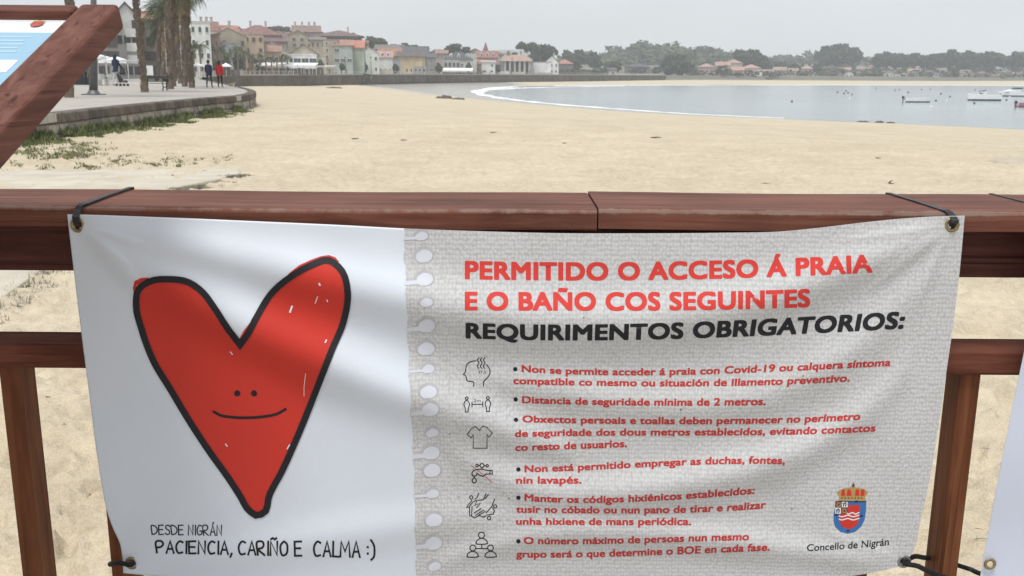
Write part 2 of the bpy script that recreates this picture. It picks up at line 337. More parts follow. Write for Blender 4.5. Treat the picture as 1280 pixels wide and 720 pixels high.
foam([(930, 106.6), (1050, 106.4), (1180, 106.8), (1300, 107.5)], lambda t: 1.9, 'pale foam line along the far beach')
foam([(690, 107.4), (780, 106.8), (930, 106.6)], lambda t: .9, 'faint foam line under the far wall')

# ================================================================== PROMENADE
mpv = bpy.data.materials.new('paving'); mpv.use_nodes = True; n = mpv.node_tree; b = n.nodes['Principled BSDF']; L = n.links.new
geo = n.nodes.new('ShaderNodeNewGeometry'); br = n.nodes.new('ShaderNodeTexBrick'); L(geo.outputs['Position'], br.inputs['Vector'])
br.inputs['Scale'].default_value = .5; br.inputs['Color1'].default_value = (.40, .375, .335, 1); br.inputs['Color2'].default_value = (.45, .42, .375, 1); br.inputs['Mortar'].default_value = (.30, .28, .25, 1); br.inputs['Mortar Size'].default_value = .012
L(mixc(.6, br.outputs[0], ramp(tn(.5, 7, .6).outputs[0], .3, (.82, .82, .82), .7, (1.1, 1.1, 1.08)), 'MULTIPLY'), b.inputs['Base Color']); b.inputs['Roughness'].default_value = .85
back = [Vector((PX(240, 520) - 40, 540, 0)), Vector((-260, 330, 0)), Vector((-300, 200, 0)), Vector((-200, 60, 0)), Vector((-90, 2, 0))]
back = [COAST[-1] + Vector((6, 26, 0)), COAST[-4] + Vector((-12, 30, 0)), COAST[-7] + Vector((-16, 30, 0)), COAST[-10] + Vector((-25, 30, 0)), Vector((-150, 245, 0)), Vector((-160, 60, 0)), Vector((-90, -2, 0))]
pv = MB(); poly = COAST + back
pv.prism([v - Vector((0, 0, .25)) for v in poly], (0, 0, .25)); pv.build('promenade', mpv, kind='structure')
pv = MB(); pv.box((-8, -6, -.9), (8, 1.95, 0)); pv.build('walkway', mpv, kind='structure')

# retaining wall of the near promenade: coping stones over two courses of rubble blocks
def resample(pts, step):
    o = [pts[0].copy()]; acc = 0
    for a_, b_ in zip(pts[:-1], pts[1:]):
        l = (b_ - a_).length; s = step - acc
        while s <= l: o.append(a_.lerp(b_, s / l)); s += step
        acc = l - (s - step)
    return o
def chaikin(pts, it=2):
    for _ in range(it):
        o = [pts[0]]
        for a_, b_ in zip(pts[:-1], pts[1:]): o += [a_.lerp(b_, .25), a_.lerp(b_, .75)]
        pts = o + [pts[-1]]
    return pts
wl = empty('retaining_wall', COAST[3], 'low grey stone retaining wall with dark coping round the near promenade end', 'wall')
m_cop = [mat('coping_a', (.115, .10, .083), .9, .3, 2.5, .5, 25), mat('coping_b', (.14, .12, .10), .9, .3, 2.5, .5, 25), mat('coping_c', (.09, .077, .064), .9, .3, 2.5, .5, 25)]
m_rub = [mat('rubble_a', (.30, .27, .225), .9, .3, 5, .6, 20), mat('rubble_b', (.22, .20, .17), .9, .3, 5, .6, 20), mat('rubble_c', (.36, .33, .28), .9, .3, 5, .6, 20)]
near = chaikin(COAST[1:NEARC], 2)
def course(step, z0, z1, outset, depth, mats, jit, name):
    pts = resample(near, step)
    for k, (a_, b_) in enumerate(zip(pts[:-1], pts[1:])):
        t = (b_ - a_); l = t.length; t.normalize(); nn = Vector((t.y, -t.x, 0))    # outward, to the beach
        g = .018; o_ = outset + random.uniform(-jit, jit); q = MB(); zt = z1 + random.uniform(-jit, jit) * .3; zb = z0
        c0 = a_ + t * g; c1 = b_ - t * g; f0 = o_; b0 = -depth; ins = min(.035, l * .08)
        ctr = (a_ + b_) / 2
        def pt(c, off, z): v = c + nn * off; return Vector((v.x, v.y, z)) - Vector((a_.x, a_.y, 0))
        vs_ = [pt(c0, b0, zb), pt(c1, b0, zb), pt(c1, b0, zt), pt(c0, b0, zt), pt(c0, f0 - ins, zb), pt(c1, f0 - ins, zb), pt(c1, f0 - ins, zt), pt(c0, f0 - ins, zt),
               pt(c0 + t * ins, f0, zb + ins), pt(c1 - t * ins, f0, zb + ins), pt(c1 - t * ins, f0, zt - ins), pt(c0 + t * ins, f0, zt - ins)]
        q.add(vs_, [(0, 1, 2, 3), (3, 2, 6, 7), (0, 3, 7, 4), (1, 5, 6, 2), (0, 4, 5, 1), (4, 8, 9, 5), (5, 9, 10, 6), (6, 10, 11, 7), (7, 11, 8, 4), (8, 11, 10, 9)])
        o = q.build(name, random.choice(mats), wl); o.matrix_parent_inverse = wl.matrix_world.inverted() if False else Matrix.Translation(-wl.location)
        o.location = (a_.x, a_.y, 0)
course(1.15, -.30, .012, .06, .45, m_cop, .008, 'coping_stone')
course(.62, -.62, -.305, .0, .3, m_rub, .03, 'stone')
course(.71, -1.1, -.625, .03, .3, m_rub, .03, 'stone')

# far sea wall
sw = empty('sea_wall', COAST[NEARC], 'long low dark sea wall under the seafront promenade', 'wall')
farp = chaikin([COAST[NEARC - 1]] + COAST[NEARC:], 2)
def strip(pts, off0, off1, z0, z1, name, m, parent, seg=1):
    q = MB()
    for k, p in enumerate(pts):
        t = (pts[min(k + 1, len(pts) - 1)] - pts[max(k - 1, 0)]).normalized(); nn = Vector((t.y, -t.x, 0))
        q.v += [tuple(p + nn * off0 + Vector((0, 0, z0))), tuple(p + nn * off1 + Vector((0, 0, z0))), tuple(p + nn * off1 + Vector((0, 0, z1))), tuple(p + nn * off0 + Vector((0, 0, z1)))]
        if k:
            o = 4 * k
            for c in range(4): q.f.append((o - 4 + c, o - 4 + (c + 1) % 4, o + (c + 1) % 4, o + c)); q.m.append(0)
    o = q.build(name, m, parent); o.matrix_parent_inverse = Matrix.Translation(-parent.location); return o
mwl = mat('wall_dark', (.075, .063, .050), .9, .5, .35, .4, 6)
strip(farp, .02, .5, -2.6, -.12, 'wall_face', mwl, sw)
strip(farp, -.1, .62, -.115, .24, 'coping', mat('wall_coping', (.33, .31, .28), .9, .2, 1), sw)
m_but = mat('buttress', (.10, .086, .068), .9, .3, 1)
q = MB()
for p, p2 in list(zip(resample(farp, 11), resample(farp, 11)[1:])):
    t = (p2 - p).normalized(); M = Matrix.Translation(p) @ Matrix.Rotation(math.atan2(t.y, t.x), 4, 'Z')
    q.box((-.35, -.62, -2.6), (.35, -.51, -.2 - random.random() * .3), M)
o = q.build('buttresses', m_but, sw, kind='stuff'); o.matrix_parent_inverse = Matrix.Translation(-sw.location)
# railing posts and lamps along the far promenade
m_post = mat('pale_post', (.55, .54, .5), .6, .1)
rl = empty('seafront_railing', farp[0], 'thin pale railing with posts along the seafront wall', 'railing')
strip(farp, .05, .11, .92, .99, 'top_rail', m_post, rl); strip(farp, .06, .10, .5, .54, 'lower_rail', m_post, rl)
q = MB()
for p in resample(farp, 2.6): q.box((p.x - .05, p.y - .05, .06), (p.x + .05, p.y + .05, .93))
o = q.build('posts', m_post, rl, kind='stuff'); o.matrix_parent_inverse = Matrix.Translation(-rl.location)

# concrete ramp half buried in sand, lower left
mr = mat('ramp_concrete', (.52, .475, .39), .92, .12, 1.8, .5, 18)
rp = [(-260, 214), (0, 213), (150, 212), (250, 211), (298, 211.5), (300, 216), (270, 224), (215, 235), (150, 262), (90, 300), (50, 338), (10, 366), (-60, 420), (-400, 560)]
rpw = [G(x, y, -.735) for x, y in rp]
q = MB(); q.prism([v - Vector((0, 0, .22)) for v in rpw], (0, 0, .22)); o = q.build('ramp', mr, kind='structure'); bevelled(o, .03, 2)

# ================================================================== grass, tufts, twigs on the sand
mg = [mat('grass_a', (.085, .125, .035), .8, .35, 2), mat('grass_b', (.12, .15, .05), .8, .3, 2), mat('grass_dry', (.30, .26, .15), .85, .3, 2)]
def tuft_mesh(q, c, r, h, n_, lean=.5, wf=1.0):
    for _ in range(n_):
        an = random.uniform(0, 6.283); rr_ = r * math.sqrt(random.random()); x = c[0] + math.cos(an) * rr_; y = c[1] + math.sin(an) * rr_
        z = c[2]; a2 = random.uniform(0, 6.283); hh = h * random.uniform(.4, 1.1); w_ = random.uniform(.008, .02) * (1 + h * 2) * wf; dx, dy = math.cos(a2), math.sin(a2)
        tip = (x + dx * hh * lean * random.random() * 1.6, y + dy * hh * lean * random.random() * 1.6, z + hh)
        q.mi = random.choice((0, 0, 0, 1, 1, 2))
        q.add([(x - dy * w_, y + dx * w_, z - .03), (x + dy * w_, y - dx * w_, z - .03), tip], [(0, 1, 2)])
q = MB(); pts = resample(near, .22)
for p in pts:
    r_ = p.length
    if r_ < 12 or r_ > 60 or p.x < -20: continue
    px_ = 640 + p.x / p.y * F
    t = (near[-1] - near[0]).normalized(); wdt = .3 + 1.6 * max(0, 1 - abs(px_ - 215) / 150) + (.8 if px_ < 110 else 0)
    if px_ > 325 or p.y > 49.5: continue
    for _ in range(int(7 + wdt * 15)):
        off = .1 + abs(random.gauss(0, .55)) * wdt; X_, Y_ = p.x + off * .75, p.y - off * .66
        if float(vnoise(np.array([X_]), np.array([Y_]), 1.3, 11)[0]) < .30 + .12 * off: continue
        tuft_mesh(q, (X_, Y_, gz(X_, Y_) + (.14 if off < .3 else 0)), .09, random.uniform(.05, .19) * (1.3 if off < .5 else .8), 9)
q.build('grass', mg, label='green grass growing along the foot of the stone wall', kind='stuff')
# creeping ground plants on the sand in front (patches)
mtu = [mat('plant_a', (.13, .16, .06), .85, .3, 3), mat('plant_b', (.22, .21, .11), .85, .3, 3), mat('plant_c', (.27, .22, .15), .85, .3, 3)]
q = MB()
patches = [(92, 193, 30, 1.2, 0), (60, 198, 10, .5, 0), (20, 204, 9, .5, 2), (55, 209, 12, .5, 1), (120, 208, 20, .5, 1), (150, 200, 18, .5, 1), (165, 196, 14, .4, 1), (190, 206, 20, .5, 1), (215, 197, 16, .5, 1), (232, 201, 16, .4, 2), (225, 207, 10, .3, 1), (250, 198, 8, .3, 1), (270, 200, 8, .3, 1), (285, 196, 8, .3, 2), (130, 193, 6, .3, 1), (40, 190, 30, .8, 0), (10, 190, 20, .6, 0), (100, 184, 40, .7, 0), (5, 214, 10, .3, 1), (102, 209, 8, .4, 1)]
for (x, y, sx, dens, kind_) in patches:
    for _ in range(int(sx * dens * 4.5)):
        c = G(x + random.gauss(0, sx * .45), y + random.gauss(0, 1.5 + sx * .05), -.75); c.z = gz(c.x, c.y); tuft_mesh(q, c, .07, random.uniform(.02, .07) * (1.7 if kind_ == 0 else 1), 5, 1.2)
q.build('creeping_plants', mtu, label='sparse low green and brown plants on the sand before the wall', kind='stuff')
# dry grey scrub along the ramp edge
mdry = [mat('dry_a', (.20, .20, .17), .9, .3, 3), mat('dry_b', (.27, .25, .20), .9, .3, 3), mat('dry_c', (.14, .15, .11), .9, .3, 3)]
q = MB()
edge = [G(x, y, -.68) for x, y in ((300, 212), (270, 221), (215, 233), (150, 259), (90, 297), (50, 335), (10, 363), (-60, 415))]
for p in resample(edge, .05):
    for _ in range(5 if p.y < 13 else 9):
        c = p + Vector((random.gauss(.06, .13), random.gauss(-.02, .12), 0))
        if float(vnoise(np.array([c.x]), np.array([c.y]), .5, 12)[0]) < .28: continue
        c.z = gz(c.x, c.y); tuft_mesh(q, c, .06, random.uniform(.015, .05), 7, 1.6, .28 if p.y < 12 else .6)
q.build('dry_scrub', mdry, label='dry grey scrub along the edge of the concrete ramp', kind='stuff')
m_twig = mat('twig_wood', (.075, .055, .04), .9, .3, 20)
def twig(px, py, length, label, ang_=None, br_=2, thick=.012, z=None):
    c = G(px, py, -.75); c.z = gz(c.x, c.y)
    c = G(px, py, c.z); c.z = gz(c.x, c.y) + .01
    q = MB(); an = ang_ if ang_ is not None else random.uniform(-.5, .5)
    d_ = Vector((math.cos(an), math.sin(an), 0)); pts_ = [Vector((0, 0, 0)) + d_ * (t_ - .5) * length + Vector((random.gauss(0, .03), random.gauss(0, .03), .02 + random.random() * .03)) * length * 1.4 for t_ in (0, .2, .4, .6, .8, 1)]
    q.tube(pts_, [thick * k for k in (.5, .9, 1, .8, .6, .2)], 5)
    for k in range(br_):
        s_ = pts_[1 + k]; e_ = s_ + Vector((random.gauss(0, 1), random.gauss(0, 1), .04)).normalized() * length * .25
        q.tube([s_, (s_ + e_) / 2 + Vector((0, 0, .01)), e_], [thick * .6, thick * .5, thick * .15], 4)
    q.build('twig', m_twig, sm=True, label=label, cat='twig', loc=c)
tw = [(1114, 229, .55, 'largest dark curled twig on the open sand above the right half of the rail', .1, .05), (1098, 198, .3, 'small dark twig on sand midway between the rail and the rocks', 0, .03), (820, 173, .8, 'dark driftwood scrap on sand below the middle of the foam line', .3, .05), (617, 165.5, .5, 'dark scrap of weed on mid sand left of centre', .2, .04),
      (444, 175.5, .5, 'dark scrap on the sand at left centre, right of the promenade end', .4, .05), (505, 178, .35, 'tiny dark scrap right of the left centre scrap', .1, .04), (958, 234, .25, 'thin dark twig lying just behind the rail, right of centre', 0, .012), (706, 182, .3, 'tiny dark scrap on mid sand near the centre line', .3, .03),
      (305, 219, .38, 'short dark twig at the tip of the concrete ramp', -.3, .02), (290, 227, .30, 'thin twig beside the ramp edge, nearer than the tip twig', -.5, .014), (278, 231, .28, 'thin twig nearest the rail beside the ramp edge', -.4, .012), (257, 213, .22, 'short dark stick lying on the concrete ramp', 0, .02), (219, 228.5, .14, 'small dark stub on the concrete ramp near the strap', 0, .02),
      (37, 359, .09, 'dark seed pod under the handrail at far left', -.3, .012), (26, 391, .09, 'small dark twig on sand above the lower left rail', -.2, .008), (60, 497, .04, 'small dark twig right of the leftmost baluster', .2, .005), (83, 545, .03, 'tiny twig bit halfway down beside the leftmost baluster', .4, .004), (115, 622, .03, 'small dark twig by the lower left edge of the banner', .9, .005),
      (1240, 508, .05, 'small pale chip on sand right of the right baluster', .2, .004), (1232, 570, .09, 'thin dry stem on sand between the baluster and the right sheet', .3, .003), (1226, 675, .10, 'long thin twig lowest on the sand beside the right baluster', .15, .003), (1222, 672, .06, 'short thin twig just above the lowest twig by the right baluster', -.4, .003), (1238, 545, .07, 'thin curved dry stem near the middle of the right gap', -.2, .003)]
for x, y, l_, lab, an, th in tw: far_ = y < 215; twig(x, y, l_ * (.5 if far_ else .8), lab, an, 2 if y < 240 else random.choice((0, 1, 1)), th * (.4 if far_ else .5))
# rocks and heaps of weed by the waterline
m_weed = mat('seaweed', (.11, .085, .055), .85, .4, 4, .6, 12)
def lump(px, py, wid, hgt, label, name='seaweed_heap', cat='seaweed', m=m_weed, z=None):
    c = G(px, py, z if z is not None else ZW + .25); c.z = min(gz(c.x, c.y), 0) if z is None else z
    q = MB(); q.ball((0, 0, 0), 1, 14, 8, (wid, wid * .35, hgt)); me_ = q.mesh(m, True)
    for v in me_.vertices:
        f_ = 1 + .35 * math.sin(v.co.x * 9 / wid + px) + .25 * math.sin(v.co.x * 21 / wid) * math.cos(v.co.y * 13 / wid); v.co.z *= max(.25, f_)
    link(name, me_, label=label, cat=cat, loc=c, rot=(0, 0, random.uniform(-.1, .1)))
m_rock = mat('dark_rock', (.06, .055, .05), .8, .4, 3, .6, 8)
lump(1078, 152.3, .75, .10, 'leftmost low dark rock of three at the water edge, right of centre', 'rock', 'rock', m_rock, ZW + .05); lump(1099, 153.0, .5, .14, 'middle low dark rock of three at the water edge', 'rock', 'rock', m_rock, ZW + .05); lump(1113, 153.6, .5, .10, 'rightmost low dark rock of three at the water edge', 'rock', 'rock', m_rock, ZW + .05)
lump(1258, 162.5, .8, .05, 'flat dark rock at the water edge by the right picture border', 'rock', 'rock', m_rock, ZW + .1)
lump(555, 122.8, 1.5, .45, 'brown seaweed heap at the tip of the wet sand, left of the foam', z=ZW + .45); lump(573, 124, 1.1, .25, 'smaller seaweed heap right beside the brown heap', z=ZW + .4); lump(417, 110.3, 2.2, .3, 'low brown seaweed heap on the left wet sand edge', z=ZW + .7)
def sand_heap():
    c = G(1275, 202, -.75); c.z = gz(c.x, c.y) - .02; q = MB(); q.ball((0, 0, 0), 1, 24, 12, (.75, .5, .12)); me_ = q.mesh(ms, True)
    a_ = me_.attributes.new('wet', 'FLOAT', 'POINT'); a_.data.foreach_set('value', [.45] * len(me_.vertices)); link('sand_mound', me_, label='small rounded mound of damp sand at the right border', cat='sand mound', loc=c)
sand_heap()

# ================================================================== buildings
def win_mat(): return mat('window_glass', (.05, .06, .07), .15, .3, 2, spec=.6)
M_GL = win_mat(); M_FR = mat('window_frame', (.6, .58, .54), .6, .1); M_FRD = mat('window_frame_dark', (.16, .09, .06), .6, .2)
WALLS = {}
_FX = [f[0] for f in FARW] + [900, 1400]; _FD = [f[1] for f in FARW] + [0, 0]
def KD(x):                                     # the town stands a street's width behind the sea wall
    return float(np.interp(x, [235, 262, 300, 350, 400, 450, 520, 600, 700, 740], [1.04, 1.22, 1.27, 1.26, 1.19, 1.13, 1.09, 1.06, 1.04, 1.0]))
def wallmat(c):
    k = tuple(round(x, 2) for x in c)
    if k not in WALLS:
        g_ = sum(c) / 3; c2 = tuple((.97 if min(c) > .6 else .84) * (.78 * x + .22 * g_) for x in c); WALLS[k] = mat('render_%d_%d_%d' % tuple(int(x * 100) for x in k), c2, .9, .20, .5, 0, stretch=(1, 1, .45))
    return WALLS[k]
def roofmat(c):
    l_ = .3 * c[0] + .6 * c[1] + .1 * c[2]; c = tuple(.92 * (.72 * x + .28 * l_) for x in c)
    k = ('r',) + tuple(round(x, 2) for x in c)
    if k not in WALLS:
        m = mat('roof_%d_%d_%d' % tuple(int(x * 100) for x in c), c, .88, .25, .8, .8, 3, stretch=(1, 1, 1)); WALLS[k] = m
    return WALLS[k]
WINCACHE = {}
def winmesh(wd, ht, dark):
    k = (round(wd, 1), round(ht, 1), dark)
    if k not in WINCACHE:
        wd, ht = k[0], k[1]; t = .09; f = MB()
        f.box((-wd / 2, -.10, -ht / 2), (-wd / 2 + t, 0, ht / 2)); f.box((wd / 2 - t, -.10, -ht / 2), (wd / 2, 0, ht / 2))
        f.box((-wd / 2 + t, -.10, ht / 2 - t), (wd / 2 - t, 0, ht / 2)); f.box((-wd / 2 + t, -.16, -ht / 2), (wd / 2 - t, 0, -ht / 2 + t))
        if wd > 1.0: f.box((-.03, -.09, -ht / 2 + t), (.03, 0, ht / 2 - t))
        p = MB(); p.box((-wd / 2 + t, -.05, -ht / 2 + t), (wd / 2 - t, -.005, ht / 2 - t))
        WINCACHE[k] = (f.mesh(M_FRD if dark else M_FR), p.mesh(M_GL))
    return WINCACHE[k]
def window(parent, x, z, wd, ht, dark=False, y=0):
    a_, b_ = winmesh(wd, ht, dark); o = link('window', a_, parent, loc=(x, y, z)); link('pane', b_, o); return o
def house(name, x0, x1, ye, yr, yb, D, wall, roof, kind='side', depth=9., yaw=0, rows=0, cols=0, label='', cat='house', ww=None, wh=None, dark=False, chimneys=(), dormers=0, over=.35, balcony=(), win_y=None, group=None):
    """a building whose front spans photo columns x0..x1 at distance D: ye eaves, yr ridge, yb lowest visible row"""
    xc = (x0 + x1) / 2; D *= KD(xc); X0, X1 = PX(x0, D), PX(x1, D); W = X1 - X0
    zt = HZ(xc, ye, D); zr = HZ(xc, yr, D) if yr is not None else zt; zb_vis = HZ(xc, yb, D); zb = min(zb_vis, 0) if zb_vis < 1.5 else zb_vis
    zfoot = min(zb, gz((X0 + X1) / 2, D)) - .3
    root = empty(name, ((X0 + X1) / 2, D, zb), label, cat, group, rz=R(yaw) - math.atan2((X0 + X1) / 2, D)); hw = W / 2
    q = MB(); t = zt - zb; r_ = zr - zb; f0 = zfoot - zb
    if kind == 'side':
        q.box((-hw, 0, f0), (hw, depth, t)); q.add([(-hw, 0, t), (-hw, depth, t), (-hw, depth / 2, r_), (hw, 0, t), (hw, depth, t), (hw, depth / 2, r_)], [(0, 2, 1), (3, 4, 5)])
    elif kind == 'front':
        q.prism([(-hw, 0, f0), (hw, 0, f0), (hw, 0, t), (0, 0, r_), (-hw, 0, t)], (0, depth, 0))
    elif kind in ('shed_l', 'shed_r'):
        l_, rr_ = (t, r_) if kind == 'shed_l' else (r_, t)
        q.prism([(-hw, 0, f0), (hw, 0, f0), (hw, 0, rr_), (-hw, 0, l_)], (0, depth, 0))
    else: q.box((-hw, 0, f0), (hw, depth, t))
    q.build('wall', wallmat(wall), root)
    if roof is not None:
        rm = roofmat(roof); q = MB(); o_ = over; th = .22
        if kind == 'side':
            for s_ in (0, 1):
                y0, y1 = (-o_, depth / 2) if s_ == 0 else (depth + o_, depth / 2)
                dz = (r_ - t) / (depth / 2) * o_
                q.prism([(-hw - o_, y0, t - dz + .02), (-hw - o_, y1, r_ + .02), (-hw - o_, y1, r_ + .02 + th), (-hw - o_, y0, t - dz + .02 + th)], (W + 2 * o_, 0, 0))
        elif kind == 'front':
            dz = (r_ - t) / hw * o_
            for s_ in (-1, 1):
                q.prism([(s_ * (hw + o_), -o_, t - dz + .02), (0, -o_, r_ + .02), (0, -o_, r_ + .02 + th), (s_ * (hw + o_), -o_, t - dz + .02 + th)], (0, depth + 2 * o_, 0))
        elif kind == 'hip':
            a_ = min(hw, depth / 2) * .95; e = [(-hw - o_, -o_, t), (hw + o_, -o_, t), (hw + o_, depth + o_, t), (-hw - o_, depth + o_, t)]
            vs_ = e + [(x, y, t + .2) for x, y, _ in e] + [(-hw + a_, depth / 2, r_ + .2), (hw - a_, depth / 2, r_ + .2)]
            q.add(vs_, [(3, 2, 1, 0), (0, 1, 5, 4), (1, 2, 6, 5), (2, 3, 7, 6), (3, 0, 4, 7), (4, 5, 9, 8), (5, 6, 9), (6, 7, 8, 9), (7, 4, 8)])
        elif kind in ('shed_l', 'shed_r'):
            l_, rr_ = (t, r_) if kind == 'shed_l' else (r_, t)
            q.prism([(-hw - o_, -o_, l_ + .02), (hw + o_, -o_, rr_ + .02), (hw + o_, -o_, rr_ + .02 + th), (-hw - o_, -o_, l_ + .02 + th)], (0, depth + 2 * o_, 0))
        else: q.box((-hw - .12, -.12, t), (hw + .12, depth + .12, t + .28))
        rf = q.build('roof', rm, root)
        for cx in chimneys:
            c = MB(); c.box((cx * hw - .35, depth * .42, min(t, r_) + .1), (cx * hw + .35, depth * .42 + .6, max(t, r_) + 1.3)); c.box((cx * hw - .45, depth * .42 - .1, max(t, r_) + 1.3), (cx * hw + .45, depth * .42 + .7, max(t, r_) + 1.5))
            c.build('chimney', wallmat((.55, .48, .42)), rf)
        for k in range(dormers):
            cx = (-1 + (2 * k + 1) / dormers) * hw * .85; h_ = (r_ - t); zz = t + h_ * .25; y_ = depth / 2 * .22
            c = MB(); c.prism([(cx - .55, y_, zz), (cx + .55, y_, zz), (cx + .55, y_, zz + h_ * .42), (cx, y_, zz + h_ * .62), (cx - .55, y_, zz + h_ * .42)], (0, depth * .3, 0)); dm = c.build('dormer', wallmat((.72, .71, .68)), rf)
            c = MB(); c.box((cx - .3, y_ - .04, zz + .1), (cx + .3, y_ - .005, zz + h_ * .38)); c.build('dormer_window', M_GL, rf)
    if rows and cols:
        z_hi = t if win_y is None else HZ(xc, win_y[0], D) - zb; z_lo = (0 if zb_vis < 1.5 else 0) if win_y is None else HZ(xc, win_y[1], D) - zb
        ch = (z_hi - z_lo) / rows; cw = W / cols; w_ = (ww or min(1.3, cw * .45)) * .82; h_ = (wh or min(1.5, ch * .5)) * .82
        for i_ in range(rows):
            for j_ in range(cols):
                if random.random() < .13: continue
                window(root, -hw + (j_ + .5) * cw + random.uniform(-.05, .05), z_lo + (i_ + .52) * ch, w_, h_, dark)
    for (bx0, bx1, by) in balcony:
        z_ = HZ(xc, by, D) - zb; q = MB(); a_ = PX(bx0, D) - (X0 + X1) / 2; b_ = PX(bx1, D) - (X0 + X1) / 2
        q.box((a_, -1.1, z_ - .15), (b_, -.005, z_)); q.box((a_, -1.1, z_), (b_, -1.03, z_ + .95)); q.build('balcony', wallmat((.78, .78, .76)), root)
    return root
BG, WH, CR = (.50, .43, .32), (.66, .66, .63), (.56, .53, .46)
TC, MR, OR, DKR, SL = (.30, .15, .11), (.21, .11, .10), (.42, .17, .10), (.14, .085, .07), (.09, .10, .11)
house('apartment_building', 100, 148, 24, 14, 99, 118, (.42, .41, .38), (.12, .08, .07), 'side', 14, 0, 4, 4, 'tall pale grey block behind the tilted board, dark glazed ground floor', 'building', 1.6, 1.7, True)
house('apartment_building', 148, 177, 21, 4, 97.5, 128, (.66, .67, .65), DKR, 'front', 12, 0, 4, 3, 'tall white gabled block with brown roof just left of the first palm', 'building', 1.2, 1.6, False, balcony=((161, 177, 45), (161, 177, 63), (161, 177, 78)))
house('apartment_building', 176, 205, 25, 13, 97, 140, (.36, .32, .28), OR, 'side', 12, 0, 4, 3, 'brownish block with bright orange roof between the first palm and the palm cluster', 'building', 1.3, 1.6, True)
house('apartment_building', 203, 234, 30, None, 96, 150, (.56, .56, .53), (.4, .39, .37), 'flat', 12, 0, 4, 3, 'pale grey flat block half hidden by the palm cluster', 'building', 1.3, 1.4, True, balcony=((206, 222, 50), (206, 222, 64)))
o = house('apartment_building', 233, 265, 29, None, 94, 176, (.66, .70, .66), (.5, .5, .48), 'flat', 13, 0, 4, 4, 'white four storey flat roofed block right of the palm cluster', 'building', .9, 1.5)
house('house', 246, 275, 38, 27, 60, 232, WH, TC, 'side', 9, 0, 1, 3, 'white house with terracotta roof above the white block, small turret chimneys', chimneys=(-.35, .1, .5))
house('house', 270, 300, 40, 32, 60, 228, (.48, .36, .28), OR, 'side', 9, 4, 0, 0, 'house showing only a bright orange roof behind the ochre gable', chimneys=(.4,))
house('gabled_house', 266, 310, 46, 35, 90, 200, (.45, .375, .265), (.40, .33, .24), 'front', 14, 3, 3, 4, 'large ochre gabled house behind the seafront palms', ww=.8, wh=1.3, dark=True, over=.15)
house('house', 262, 276, 45, 42, 82, 196, (.24, .14, .11), MR, 'shed_l', 8, 0, 2, 2, 'narrow red brown house between white block and ochre gable', dark=True)
house('house', 278, 300, 54, 52, 75, 194, (.36, .38, .40), (.3, .3, .32), 'flat', 4, 0, 1, 3, 'grey glazed extension before the ochre gabled house', dark=True)
house('house', 295, 352, 44, 31, 62, 262, (.34, .22, .17), (.26, .12, .105), 'hip', 14, -3, 1, 5, 'long house with wide crimson hipped roof on the slope', dark=True, chimneys=(-.3, .35))
house('house', 307, 331, 43, None, 83, 206, (.55, .42, .29), (.42, .30, .22), 'flat', 9, 0, 3, 3, 'tan square house with dark brown windows, flat topped', ww=1.0, wh=1.2, dark=True)
house('house', 330, 360, 52, 41, 66, 262, (.30, .24, .21), (.20, .12, .12), 'side', 12, 0, 0, 0, 'dark brown roofed house above the pale seafront gable')
house('gabled_house', 322, 362, 66, 53, 88, 216, (.62, .60, .56), (.46, .40, .35), 'front', 14, 0, 1, 4, 'low wide pale gable house behind the row of small palms', wh=1.2, win_y=(66, 78), over=.2)
house('house', 332, 352, 64, 58, 70, 213, (.56, .40, .32), (.42, .22, .16), 'side', 3, 0, 0, 0, 'small salmon roofed front wing of the pale gable')
house('house', 355, 393, 47, 38, 66, 282, (.54, .46, .33), (.40, .33, .27), 'front', 12, 4, 2, 4, 'big beige house with glazed balcony on the slope', ww=1.6, wh=1.6, chimneys=(-.1, .4), win_y=(46, 60))
house('house', 368, 402, 40, 32, 50, 300, (.40, .32, .28), (.27, .17, .15), 'side', 9, 0, 0, 0, 'maroon roofed house with several chimneys on the skyline', chimneys=(-.8, -.3, .2, .6))
house('restaurant', 358, 396, 69, 69, 83, 240, (.74, .78, .80), (.8, .8, .8), 'flat', 6, 0, 1, 4, 'white glazed seafront restaurant floor with pale blue windows', 'building', 2.6, 1.7)
house('house', 364, 398, 68, 56, 72, 243, (.60, .52, .38), (.23, .12, .09), 'front', 12, 0, 1, 1, 'cream attic gable with brown roof over the white restaurant', ww=2.4, wh=1.0, over=.5)
house('house', 389, 408, 50, 47, 62, 276, (.50, .42, .30), (.22, .2, .2), 'side', 8, 0, 1, 3, 'beige house with two dark windows and slate roof left of the long block', dark=True)
house('hotel', 396, 452, 45.5, 37.5, 52, 345, (.30, .29, .28), (.19, .12, .11), 'hip', 18, -3, 1, 12, 'long dark roofed hotel with a band of windows on the hilltop', 'building', 1.6, 1.3, True, chimneys=(.4,), over=1.2)
house('house', 395, 408, 70, 68, 84, 250, (.62, .57, .45), (.5, .45, .36), 'flat', 6, 0, 1, 1, 'small cream annex right of the white restaurant')
house('apartment_building', 405, 424, 50, 49, 84, 258, (.50, .43, .32), (.35, .25, .2), 'flat', 9, 0, 4, 2, 'plain beige narrow block left of the green bay windows', 'building', .8, 1.1)
house('house', 418, 441, 57, 50, 82, 262, (.42, .50, .47), (.42, .2, .13), 'side', 9, 0, 2, 3, 'pale green house with bay windows behind the seafront', ww=1.8, wh=1.3)
house('house', 428, 455, 60, 50.5, 84, 270, (.40, .47, .37), (.54, .18, .10), 'side', 10, -4, 0, 0, 'green walled house with the brightest orange red roof')
house('gabled_house', 450, 474, 67, 60, 88, 286, (.68, .72, .66), (.55, .5, .46), 'front', 10, 0, 2, 3, 'white gabled house right of the orange red roof', over=.15)
